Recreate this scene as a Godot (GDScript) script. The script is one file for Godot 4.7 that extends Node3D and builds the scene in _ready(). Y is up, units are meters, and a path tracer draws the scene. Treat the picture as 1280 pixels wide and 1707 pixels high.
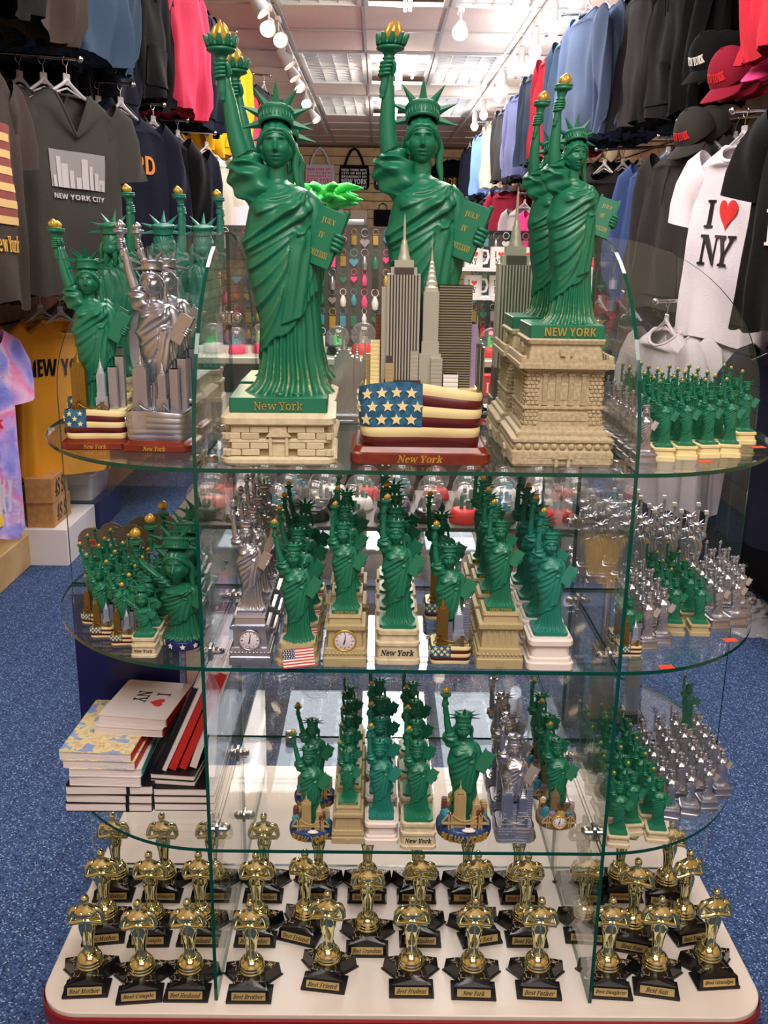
extends Node3D
# A souvenir shop: a glass display of green and silver statuettes, award trophies on its platform, garments on both walls.
var M := {}
const C_GREEN := Color(0.010, 0.166, 0.090)
const C_WASH := Color(0.55, 0.46, 0.2)
const CEIL := 3.0
const WX := 1.95
const ZB := -15.4
const ZF := 3.4

func _ready() -> void:
	var cam := Camera3D.new()
	cam.name = "camera"
	add_child(cam)
	cam.transform = Transform3D(Basis.from_euler(Vector3(deg_to_rad(-15.677), deg_to_rad(-0.540), deg_to_rad(0.857)), EULER_ORDER_YXZ), Vector3(-0.0607, 1.4189, 1.3956))
	cam.fov = 56.615
	cam.near = 0.02
	cam.current = true
	var env := Environment.new()
	env.background_mode = Environment.BG_COLOR
	env.background_color = Color(0.02, 0.02, 0.022)
	env.tonemap_mode = Environment.TONE_MAPPER_LINEAR
	env.tonemap_exposure = 1.0
	env.sdfgi_enabled = true
	env.ssao_enabled = true
	env.ssil_enabled = true
	var we := WorldEnvironment.new()
	we.name = "environment"
	we.environment = env
	add_child(we)
	materials()
	build_room()
	build_lights()
	build_case()
	stock_top()
	stock_middle()
	stock_lower()
	stock_platform()
	build_walls()
	build_far()
	build_floor_goods()

func fabric(c: Color) -> StandardMaterial3D:
	var m := paint(c, 0.95, 0.0, 0.3)
	m.rim_enabled = true
	m.rim = 0.1
	m.rim_tint = 0.6
	m.normal_enabled = true
	m.normal_texture = T.weave
	m.normal_scale = 0.22
	m.uv1_triplanar = true
	m.uv1_scale = Vector3.ONE * 5.0
	return m

var T := {}
func noise_tex(freq: float, size: int, seed_: int, ramp: Gradient = null, type := FastNoiseLite.TYPE_SIMPLEX_SMOOTH, octaves := 4) -> NoiseTexture2D:
	var n := FastNoiseLite.new()
	n.seed = seed_
	n.frequency = freq
	n.noise_type = type
	n.fractal_octaves = octaves
	var t := NoiseTexture2D.new()
	t.noise = n
	t.width = size
	t.height = size
	t.seamless = true
	if ramp: t.color_ramp = ramp
	return t

func ramp(points: Array) -> Gradient:
	var g := Gradient.new()
	var o := PackedFloat32Array()
	var c := PackedColorArray()
	for p in points:
		o.append(p[0]); c.append(p[1])
	g.offsets = o
	g.colors = c
	return g

func textured(tex: Texture2D, scale_: float, rough: float, metal := 0.0, world := false) -> StandardMaterial3D:
	var m := paint(Color.WHITE, rough, metal)
	m.albedo_texture = tex
	m.uv1_triplanar = true
	m.uv1_world_triplanar = world
	m.uv1_scale = Vector3.ONE * scale_
	return m

func carpet_image() -> ImageTexture:
	# loop pile in rows: light and dark blue tufts
	var n := 256
	var im := Image.create(n, n, false, Image.FORMAT_RGB8)
	var rng := RandomNumberGenerator.new()
	rng.seed = 5
	var cell := 4
	for y in range(0, n, cell):
		for x in range(0, n, cell):
			var k := rng.randf()
			var c := Color8(42, 68, 116).lerp(Color8(78, 110, 162), k * k)
			if rng.randf() < 0.22: c = Color8(22, 38, 78)
			if rng.randf() < 0.06: c = Color8(140, 170, 215)
			var off := (y / cell) % 2 * 2
			im.fill_rect(Rect2i((x + off) % n, y, cell, cell), c)
	return ImageTexture.create_from_image(im)

func carpet_relief() -> ImageTexture:
	# rounded loops, two texels of ridge to each tuft
	var n := 256
	var im := Image.create(n, n, false, Image.FORMAT_RGBA8)
	for y in n:
		for x in n:
			var u := (float((x + (y / 4) % 2 * 2) % 4) + 0.5) / 4.0
			var v := (float(y % 4) + 0.5) / 4.0
			var h := sin(u * PI) * sin(v * PI)
			im.set_pixel(x, y, Color(h, h, h))
	im.bump_map_to_normal_map(2.0)
	return ImageTexture.create_from_image(im)

func materials() -> void:
	T.weave = noise_tex(0.09, 256, 4)
	T.weave.as_normal_map = true
	T.weave.bump_strength = 5.0
	T.fine = noise_tex(0.06, 256, 8)
	M.green = paint(C_GREEN.linear_to_srgb(), 0.36)
	M.green_dark = paint(Color(0.007, 0.140, 0.072).linear_to_srgb(), 0.34)
	M.teal = paint(Color(0.011, 0.195, 0.150).linear_to_srgb(), 0.42)
	M.wash = paint(Color.WHITE, 0.36)
	M.wash.vertex_color_use_as_albedo = true
	M.plain_wash = M.wash
	M.gold_paint = paint(rgb8(206, 168, 76), 0.32, 0.5)
	M.gold_letter = paint(rgb8(176, 152, 76), 0.45, 0.2)
	M.pewter = paint(rgb8(184, 186, 196), 0.31, 0.9)
	M.beige = textured(noise_tex(0.03, 256, 2, ramp([[0.0, rgb8(190, 178, 146)], [0.5, rgb8(208, 197, 166)], [1.0, rgb8(220, 210, 182)]])), 6.0, 0.6)
	M.beige_b = paint(rgb8(192, 179, 148), 0.62)
	M.beige_c = paint(rgb8(204, 192, 162), 0.6)
	M.mortar = paint(rgb8(150, 134, 98), 0.8)
	M.sand = textured(noise_tex(0.05, 256, 3, ramp([[0.0, rgb8(158, 144, 114)], [0.5, rgb8(182, 168, 138)], [1.0, rgb8(204, 192, 164)]])), 9.0, 0.62)
	M.khaki = paint(rgb8(176, 162, 122), 0.5)
	M.cream = paint(rgb8(232, 216, 160), 0.42)
	M.dark_red = paint(rgb8(84, 18, 24), 0.3)
	M.flag_blue = textured(noise_tex(0.02, 256, 6, ramp([[0.0, rgb8(14, 62, 96)], [0.5, rgb8(28, 92, 132)], [1.0, rgb8(70, 128, 160)]])), 14.0, 0.4)
	M.flag_white = paint(rgb8(236, 232, 228), 0.5)
	M.flag_red = paint(rgb8(190, 40, 44), 0.5)
	M.navy_gloss = paint(rgb8(24, 30, 90), 0.4)
	M.mahogany = textured(noise_tex(0.02, 256, 11, ramp([[0.0, rgb8(100, 36, 22)], [0.5, rgb8(118, 44, 27)], [1.0, rgb8(132, 52, 32)]])), 5.0, 0.22)
	M.bronze = paint(rgb8(150, 118, 52), 0.34, 0.75)
	M.steel_blue = paint(rgb8(176, 190, 204), 0.34, 0.6)
	M.clock_white = paint(rgb8(226, 220, 232), 0.4)
	M.ink = paint(rgb8(26, 22, 22), 0.5)
	M.sea_blue = textured(noise_tex(0.03, 128, 13, ramp([[0.0, rgb8(20, 38, 88)], [0.6, rgb8(38, 70, 128)], [1.0, rgb8(120, 150, 190)]])), 30.0, 0.3)
	M.stone_brown = paint(rgb8(122, 104, 78), 0.5)
	M.tan = paint(rgb8(176, 154, 108), 0.5)
	M.brick_brown = paint(rgb8(104, 62, 44), 0.5)
	M.aqua = paint(rgb8(64, 150, 172), 0.45)
	M.lilac = paint(rgb8(150, 130, 168), 0.5)
	M.white_ped = paint(rgb8(232, 222, 218), 0.45)
	M.tower_grey = paint(rgb8(132, 128, 106), 0.45, 0.3)
	M.tower_dark = paint(rgb8(74, 68, 66), 0.5, 0.3)
	M.tower_pale = paint(rgb8(178, 180, 166), 0.42, 0.35)
	M.black_gloss = paint(rgb8(22, 20, 21), 0.22)
	M.marble = textured(noise_tex(0.02, 512, 17, ramp([[0.0, rgb8(18, 16, 17)], [0.45, rgb8(20, 18, 19)], [0.48, rgb8(206, 172, 100)], [0.50, rgb8(190, 188, 192)], [0.53, rgb8(24, 21, 22)], [1.0, rgb8(16, 15, 16)]]), FastNoiseLite.TYPE_SIMPLEX_SMOOTH, 5), 4.0, 0.12)
	M.plate_gold = paint(rgb8(206, 182, 120), 0.35, 0.45)
	M.trophy_gold = paint(rgb8(214, 212, 164), 0.1, 1.0)
	M.paper = paint(rgb8(224, 218, 220), 0.8)
	M.steel = paint(rgb8(186, 184, 180), 0.22, 1.0)
	M.chrome = paint(rgb8(190, 188, 186), 0.2, 1.0)
	M.laminate = paint(rgb8(226, 218, 212), 0.32)
	M.red_rim = paint(rgb8(136, 14, 26), 0.4)
	M.black_matt = paint(rgb8(20, 20, 22), 0.7)
	M.glass = paint(Color(0.6, 0.85, 0.78, 0.014), 0.0)
	M.glass.metallic_specular = 0.43
	M.glass.transparency = BaseMaterial3D.TRANSPARENCY_ALPHA
	M.glass_edge = paint(rgb8(2, 70, 58), 0.06)
	M.globe_glass = paint(Color(0.95, 0.98, 1.0, 0.05), 0.02)
	M.globe_glass.transparency = BaseMaterial3D.TRANSPARENCY_ALPHA
	M.clear_plastic = paint(Color(0.86, 0.84, 0.86, 0.45), 0.15)
	M.clear_plastic.transparency = BaseMaterial3D.TRANSPARENCY_ALPHA
	M.cover_white = paint(rgb8(228, 222, 226), 0.4)
	M.cover_black = paint(rgb8(20, 19, 21), 0.4)
	M.cover_red = paint(rgb8(196, 40, 30), 0.45)
	M.cover_blue = paint(rgb8(24, 32, 66), 0.4)
	M.cover_teal = paint(rgb8(78, 178, 160), 0.4)
	M.map_print = textured(noise_tex(0.018, 512, 19, ramp([[0.0, rgb8(136, 164, 220)], [0.36, rgb8(150, 176, 224)], [0.40, rgb8(238, 216, 160)], [0.56, rgb8(240, 222, 172)], [0.6, rgb8(180, 214, 168)], [0.66, rgb8(236, 214, 160)], [0.72, rgb8(222, 150, 120)], [0.75, rgb8(240, 222, 176)], [1.0, rgb8(236, 220, 180)]])), 2.6, 0.4)
	M.navy_board = paint(rgb8(22, 26, 96), 0.35)
	M.orange_tag = paint(rgb8(244, 84, 36), 0.6)
	M.heart_red = paint(rgb8(214, 36, 34), 0.8)
	M.slat = textured(noise_tex(0.01, 512, 23, ramp([[0.0, rgb8(186, 150, 100)], [0.5, rgb8(206, 172, 120)], [1.0, rgb8(218, 186, 136)]])), 0.7, 0.55)
	M.groove = paint(rgb8(84, 64, 42), 0.8)
	M.tile = textured(noise_tex(0.09, 256, 29, ramp([[0.0, rgb8(212, 186, 166)], [0.5, rgb8(226, 202, 183)], [1.0, rgb8(232, 210, 194)]])), 2.0, 0.85)
	M.tbar = paint(rgb8(178, 172, 168), 0.5)
	M.carpet = textured(null, 5.0, 0.95, 0.0, true)
	M.carpet.albedo_texture = carpet_image()
	M.carpet.normal_enabled = true
	M.carpet.normal_texture = carpet_relief()
	M.carpet.normal_scale = 0.8
	M.cardboard = textured(noise_tex(0.03, 256, 31, ramp([[0.0, rgb8(168, 122, 72)], [1.0, rgb8(196, 148, 94)]])), 3.0, 0.8)
	M.white_board = paint(rgb8(232, 226, 228), 0.55)
	M.white_plastic = paint(rgb8(228, 228, 226), 0.4)
	M.foam_green = paint(rgb8(64, 214, 96), 0.7)
	M.pink = paint(rgb8(236, 60, 130), 0.6)
	M.red_box = paint(rgb8(206, 44, 48), 0.5)
# ---------------------------------------------------------------- mesh helpers
class MB:
	var v := PackedVector3Array()
	var ix := PackedInt32Array()
	var c := PackedColorArray()
	var uv := PackedVector2Array()
	var col := Color.WHITE
	var colored := false
	func add(p: Vector3) -> int:
		v.append(p)
		c.append(col)
		return v.size() - 1
	func tri(a: int, b: int, d: int) -> void:
		ix.append(a); ix.append(b); ix.append(d)
	func quad(a: Vector3, b: Vector3, d: Vector3, e: Vector3) -> void:
		# a b d e run clockwise seen from the front
		var i := add(a); add(b); add(d); add(e)
		tri(i, i + 1, i + 2); tri(i, i + 2, i + 3)
	func grid(pts: PackedVector3Array, nu: int, nv: int, closed := true, flip := false) -> void:
		# nu columns (around), nv rows; pts[j * nu + i]
		var b := v.size()
		v.append_array(pts)
		for k in pts.size(): c.append(col)
		var lim := nu if closed else nu - 1
		for j in nv - 1:
			for i in lim:
				var i2 := (i + 1) % nu
				var a := b + j * nu + i
				var d := b + j * nu + i2
				var e := b + (j + 1) * nu + i
				var f := b + (j + 1) * nu + i2
				if flip:
					ix.append(a); ix.append(d); ix.append(e); ix.append(d); ix.append(f); ix.append(e)
				else:
					ix.append(a); ix.append(e); ix.append(d); ix.append(d); ix.append(e); ix.append(f)
	func ring(y: float, hx: float, hz: float, r: float, n: int, o: Vector3) -> PackedVector3Array:
		# rounded rectangle, starting at front, towards +x
		var out := PackedVector3Array()
		r = minf(r, minf(hx, hz))
		var q := [[1, 1, 0.0], [1, -1, 90.0], [-1, -1, 180.0], [-1, 1, 270.0]]
		for k in q:
			for i in n + 1:
				var t: float = deg_to_rad(k[2] + 90.0 * i / n)
				out.append(o + Vector3(k[0] * (hx - r) + sin(t) * r, y, k[1] * (hz - r) + cos(t) * r))
		return out
	func loft(rings: Array, n := 2, o := Vector3.ZERO, caps := true) -> void:
		# rings: [y, hx, hz, r]; bands keep hard edges between them
		for k in rings.size() - 1:
			var a := ring(rings[k][0], rings[k][1], rings[k][2], rings[k][3], n, o)
			var b := ring(rings[k + 1][0], rings[k + 1][1], rings[k + 1][2], rings[k + 1][3], n, o)
			a.append_array(b)
			grid(a, b.size(), 2)
		if caps:
			var l: Array = rings[rings.size() - 1]
			fan(ring(l[0], l[1], l[2], l[3], n, o), true)
			l = rings[0]
			fan(ring(l[0], l[1], l[2], l[3], n, o), false)
	func fan(pts: PackedVector3Array, up: bool) -> void:
		var m := Vector3.ZERO
		for p in pts: m += p
		m /= pts.size()
		var b := add(m)
		for p in pts: add(p)
		for i in pts.size():
			var i2 := (i + 1) % pts.size()
			if up: tri(b, b + 1 + i2, b + 1 + i)
			else: tri(b, b + 1 + i, b + 1 + i2)
	func box(o: Vector3, s: Vector3, bevel := 0.0) -> void:
		# o is the centre
		var h := s / 2
		if bevel > 0.0:
			loft([[-h.y, h.x - bevel, h.z - bevel, bevel], [-h.y + bevel, h.x, h.z, bevel], [h.y - bevel, h.x, h.z, bevel], [h.y, h.x - bevel, h.z - bevel, bevel]], 1, o)
			return
		var p := []
		for k in 8: p.append(o + Vector3(h.x * (1 if k & 1 else -1), h.y * (1 if k & 2 else -1), h.z * (1 if k & 4 else -1)))
		quad(p[4], p[6], p[7], p[5]); quad(p[1], p[3], p[2], p[0]); quad(p[5], p[7], p[3], p[1])
		quad(p[0], p[2], p[6], p[4]); quad(p[6], p[2], p[3], p[7]); quad(p[0], p[4], p[5], p[1])
	func lathe(prof: Array, n: int, o := Vector3.ZERO, sx := 1.0, sz := 1.0, hard := false) -> void:
		# prof: [r, y] from bottom to top
		if hard:
			for k in prof.size() - 1: lathe([prof[k], prof[k + 1]], n, o, sx, sz)
			return
		var pts := PackedVector3Array()
		for q in prof:
			for i in n:
				var t := TAU * i / n
				pts.append(o + Vector3(sin(t) * q[0] * sx, q[1], cos(t) * q[0] * sz))
		grid(pts, n, prof.size())
	func tube(path: Array, rad: Array, n: int, caps := true, fx := 1.0) -> void:
		var pts := PackedVector3Array()
		var up := Vector3(0, 0, 1)
		var m := path.size()
		var rows := m
		for k in m:
			var t: Vector3 = (path[mini(k + 1, m - 1)] - path[maxi(k - 1, 0)]).normalized()
			if k == 0 and absf(t.dot(up)) > 0.95: up = Vector3(1, 0, 0)
			up = (up - t * t.dot(up)).normalized()
			var side := up.cross(t)
			if k == 0 and caps:
				for i in n: pts.append(path[0])
				rows += 1
			for i in n:
				var a := TAU * i / n
				pts.append(path[k] + (up * cos(a) - side * sin(a) * fx) * rad[k])
			if k == m - 1 and caps:
				for i in n: pts.append(path[k])
				rows += 1
		grid(pts, n, rows, true, true)
	func ball(o: Vector3, r: Vector3, n := 12, m := 8) -> void:
		var pts := PackedVector3Array()
		for j in m + 1:
			var f := PI * j / m
			for i in n:
				var t := TAU * i / n
				pts.append(o + Vector3(sin(t) * sin(f) * r.x, -cos(f) * r.y, cos(t) * sin(f) * r.z))
		grid(pts, n, m + 1)
	func poly(pts: PackedVector2Array, z0: float, z1: float, o := Vector3.ZERO) -> void:
		# outline in x, y pushed from z0 (back) to z1 (front)
		var id := Geometry2D.triangulate_polygon(pts)
		var b := v.size()
		for p in pts: add(o + Vector3(p.x, p.y, z1))
		var b2 := v.size()
		for p in pts: add(o + Vector3(p.x, p.y, z0))
		for k in range(0, id.size(), 3):
			var a := pts[id[k]]; var e := pts[id[k + 1]]; var f := pts[id[k + 2]]
			var cw := (e - a).cross(f - a) < 0.0
			if cw:
				tri(b + id[k], b + id[k + 1], b + id[k + 2]); tri(b2 + id[k], b2 + id[k + 2], b2 + id[k + 1])
			else:
				tri(b + id[k], b + id[k + 2], b + id[k + 1]); tri(b2 + id[k], b2 + id[k + 1], b2 + id[k + 2])
		var ccw := not Geometry2D.is_polygon_clockwise(pts)
		for k in pts.size():
			var p := pts[k]; var q := pts[(k + 1) % pts.size()]
			if not ccw:
				var w := p; p = q; q = w
			quad(o + Vector3(p.x, p.y, z0), o + Vector3(p.x, p.y, z1), o + Vector3(q.x, q.y, z1), o + Vector3(q.x, q.y, z0))
	func turn(from: int, t: Transform3D) -> void:
		for k in range(from, v.size()): v[k] = t * v[k]
	func scale_all(s: float) -> void:
		for k in v.size(): v[k] *= s
	func done() -> ArrayMesh:
		var n := PackedVector3Array()
		n.resize(v.size())
		for k in range(0, ix.size(), 3):
			var a := v[ix[k]]
			var w := (v[ix[k + 2]] - a).cross(v[ix[k + 1]] - a)
			n[ix[k]] += w; n[ix[k + 1]] += w; n[ix[k + 2]] += w
		for k in n.size():
			n[k] = n[k].normalized() if n[k].length_squared() > 1e-24 else Vector3.UP
		var arr := []
		arr.resize(Mesh.ARRAY_MAX)
		arr[Mesh.ARRAY_VERTEX] = v
		arr[Mesh.ARRAY_NORMAL] = n
		arr[Mesh.ARRAY_INDEX] = ix
		if colored: arr[Mesh.ARRAY_COLOR] = c
		if uv.size() == v.size(): arr[Mesh.ARRAY_TEX_UV] = uv
		var m := ArrayMesh.new()
		m.add_surface_from_arrays(Mesh.PRIMITIVE_TRIANGLES, arr)
		return m

var fonts := {}
func font(face: String, weight := 400) -> Font:
	var key := face + str(weight)
	if not fonts.has(key):
		var f := SystemFont.new()
		f.font_names = PackedStringArray([face])
		f.font_weight = weight
		fonts[key] = f
	return fonts[key]

var text_cache := {}
func text_arrays(s: String, face := "Droid Sans", weight := 700) -> Array:
	# [positions, indices]: lettering one unit high, centred, front at z = 0.5, back at z = -0.5
	var key := s + face + str(weight)
	if text_cache.has(key): return text_cache[key]
	var t := TextMesh.new()
	t.text = s
	t.font = font(face, weight)
	t.font_size = 32
	t.pixel_size = 0.01
	t.curve_step = 4.0
	t.depth = 1.0
	var a := t.get_mesh_arrays()
	var v: PackedVector3Array = a[Mesh.ARRAY_VERTEX]
	var bb := AABB(v[0], Vector3.ZERO)
	for p in v: bb = bb.expand(p)
	var mid := bb.get_center()
	for k in v.size(): v[k] = Vector3((v[k].x - mid.x) / bb.size.y, (v[k].y - mid.y) / bb.size.y, v[k].z)
	text_cache[key] = [v, a[Mesh.ARRAY_INDEX] if a[Mesh.ARRAY_INDEX] != null else PackedInt32Array(range(v.size())), bb.size.x / bb.size.y]
	return text_cache[key]

func write(mb: MB, s: String, width: float, height: float, depth: float, at: Transform3D, face := "Droid Sans", weight := 700, slant := 0.0) -> void:
	# lettering laid on the x, y plane of «at», centred
	var t := text_arrays(s, face, weight)
	var b := mb.v.size()
	var sx: float = width / t[2] if width > 0.0 else height
	for p in t[0]: mb.add(at * Vector3(p.x * sx + p.y * height * slant, p.y * height, p.z * depth))
	for i in t[1]: mb.ix.append(b + i)

# ---------------------------------------------------------------- nodes
var taken := {}
func numbered(called: String) -> String:
	var n: int = taken.get(called, 0)
	taken[called] = n + 1
	return called if n == 0 else "%s_%03d" % [called, n]

func tag(o: Node3D, label: String, category: String, group := "", kind := "") -> Node3D:
	if label: o.set_meta("label", label)
	if category: o.set_meta("category", category)
	if group: o.set_meta("group", group)
	if kind: o.set_meta("kind", kind)
	return o

func thing(called: String, label: String, category: String, at := Vector3.ZERO, turn := 0.0, group := "") -> Node3D:
	var o := Node3D.new()
	o.name = numbered(called)
	add_child(o)
	o.position = at
	o.rotation_degrees.y = turn
	tag(o, label, category, group)
	return o

func single(called: String, mesh: Mesh, m: Material, label: String, category: String, at := Vector3.ZERO, turn := 0.0, group := "", kind := "") -> MeshInstance3D:
	var o := MeshInstance3D.new()
	o.name = numbered(called)
	o.mesh = mesh
	o.material_override = m
	add_child(o)
	o.position = at
	o.rotation_degrees.y = turn
	tag(o, label, category, group, kind)
	return o

func part(parent: Node3D, called: String, mesh: Mesh, m: Material, at := Transform3D.IDENTITY, label := "") -> MeshInstance3D:
	var o := MeshInstance3D.new()
	o.name = called
	o.mesh = mesh
	o.material_override = m
	o.transform = at
	parent.add_child(o, true)
	if label: o.set_meta("label", label)
	return o

func structure(called: String, mesh: Mesh, m: Material, label := "") -> MeshInstance3D:
	return single(called, mesh, m, label, "", Vector3.ZERO, 0.0, "", "structure")

func at(x: float, y: float, z: float, s := 1.0, ry := 0.0) -> Transform3D:
	return Transform3D(Basis(Vector3.UP, deg_to_rad(ry)).scaled(Vector3.ONE * s), Vector3(x, y, z))

func paint(c: Color, rough := 0.6, metal := 0.0, spec := 0.5) -> StandardMaterial3D:
	var m := StandardMaterial3D.new()
	m.albedo_color = c
	m.roughness = rough
	m.metallic = metal
	m.metallic_specular = spec
	return m

func rgb8(r: int, g: int, b: int) -> Color:
	return Color(r / 255.0, g / 255.0, b / 255.0)

func tab(t: Array, y: float, k := 1) -> float:
	# smooth table look-up on the first column
	if y <= t[0][0]: return t[0][k]
	for i in t.size() - 1:
		if y <= t[i + 1][0]:
			var f: float = (y - t[i][0]) / (t[i + 1][0] - t[i][0])
			var p0: float = t[maxi(i - 1, 0)][k]; var p1: float = t[i][k]; var p2: float = t[i + 1][k]; var p3: float = t[mini(i + 2, t.size() - 1)][k]
			return clampf(cubic_interpolate(p1, p2, p0, p3, f), minf(p1, p2) - 8.0, maxf(p1, p2) + 8.0)
	return t[t.size() - 1][k]

func gauss(d: float, s: float) -> float:
	return exp(-d * d / (s * s))

const ORD := ["front", "second", "third", "fourth", "fifth", "sixth", "seventh", "eighth", "ninth", "tenth", "eleventh", "twelfth", "thirteenth", "fourteenth", "fifteenth", "sixteenth", "seventeenth", "eighteenth"]
const NTH := ["first", "second", "third", "fourth", "fifth", "sixth", "seventh", "eighth", "ninth", "tenth", "eleventh", "twelfth", "thirteenth", "fourteenth", "fifteenth", "sixteenth", "seventeenth", "eighteenth"]
func ordinal(k: int) -> String:
	return ORD[k] if k == 0 else ORD[k] + " from the front"
# ---------------------------------------------------------------- the statue: figure, crown, torch, flame, tablet; one unit high from sole to flame tip
const U := 1.0 / 1415.0
const SIDES := [[-5, -165, 170, 128, 0], [20, -150, 166, 124, 0], [60, -127, 155, 112, 0], [140, -114, 136, 102, 0], [260, -107, 126, 98, 0], [310, -118, 122, 98, 0], [380, -133, 120, 100, 0], [440, -147, 114, 100, 2], [510, -155, 108, 98, 4], [560, -168, 102, 96, 4], [610, -158, 99, 94, 4], [650, -150, 98, 94, 4], [700, -135, 104, 92, 4], [735, -112, 96, 78, 2], [762, -88, 62, 58, 0], [785, -76, 10, 46, 0], [805, -75, 3, 42, 2], [850, -72, 0, 38, 6], [880, -68, -4, 34, 8]]
const HEM := [[-180, 150], [-120, 120], [-80, 140], [-40, 195], [-8, 232], [6, 246], [25, 300], [45, 345], [75, 390], [110, 320], [150, 220], [180, 150]]

var sn := FastNoiseLite.new()
var statue_sets := {}
const FOLDS := [[86, 742, -50, 640, -176, 556, 16, 12], [104, 700, -20, 606, -172, 530, 14, 11], [40, 622, -60, 556, -160, 512, 6, 8], [32, 600, -75, 500, -156, 462, 9, 10], [28, 572, -55, 440, -146, 392, 5, 12], [22, 546, -30, 396, -130, 318, 9, 12], [8, 480, -26, 320, -116, 232, 5, 12], [-10, 400, -40, 270, -112, 190, 6, 9], [66, 742, -20, 700, -118, 664, 5, 7], [60, 750, -30, 722, -112, 716, 4, 6], [100, 650, 60, 600, 30, 596, 6, 7], [102, 560, 96, 480, 80, 400, 5, 6]]

func fold_tables() -> Array:
	# each fold of the mantle as a curve y(x) on the front, with its slope, height, width and end fade
	var out := []
	for f in FOLDS:
		var ys := []; var cs := []; var es := []
		for k in 61:
			var x := -190.0 + k * 5.0
			var t := 0.0
			var ok: bool = x <= f[0] + 6.0 and x >= f[4] - 6.0
			var lo := 0.0; var hi := 1.0
			for i in 24:
				t = (lo + hi) / 2
				var bx: float = (1 - t) * (1 - t) * f[0] + 2 * t * (1 - t) * f[2] + t * t * f[4]
				if bx > x: lo = t
				else: hi = t
			var by: float = (1 - t) * (1 - t) * f[1] + 2 * t * (1 - t) * f[3] + t * t * f[5]
			var tx: float = 2 * (1 - t) * (f[2] - f[0]) + 2 * t * (f[4] - f[2])
			var ty: float = 2 * (1 - t) * (f[3] - f[1]) + 2 * t * (f[5] - f[3])
			ys.append(by if ok else -999.0)
			cs.append(absf(tx) / maxf(Vector2(tx, ty).length(), 0.01))
			es.append(smoothstep(0.0, 0.16, t) * smoothstep(1.0, 0.9, t) if ok else 0.0)
		for k in 60:
			if ys[k] > -900.0 and ys[k + 1] < -900.0: ys[k + 1] = ys[k]
		for k in range(60, 0, -1):
			if ys[k] > -900.0 and ys[k - 1] < -900.0: ys[k - 1] = ys[k]
		out.append([ys, cs, f[6], f[7], es])
	return out


const LIFT := 56.0
const HEAD := 1.12
func up_body(y: float) -> float:
	return y * 1.07 if y < 800.0 else y + LIFT

func up_arm(y: float) -> float:
	return y * 1.07 if y < 800.0 else 856.0 + (y - 800.0) * 0.909

func lift(mb: MB, small: bool) -> void:
	for k in mb.v.size(): mb.v[k] = (mb.v[k] - Vector3(-36, 822, 6)) * (Vector3(1.06, HEAD, 1.06) if not small else Vector3(1.28, 1.34, 1.28)) + Vector3(-36, 822 + LIFT + (14.0 if not small else 0.0), 6)

func lean_arm(mb: MB, from: int, lean: float) -> void:
	for k in range(from, mb.v.size()):
		var p := mb.v[k]
		if p.y > 840.0: mb.v[k] = Vector3(p.x + lean * (p.y - 840.0) / 400.0, p.y, p.z)

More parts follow.
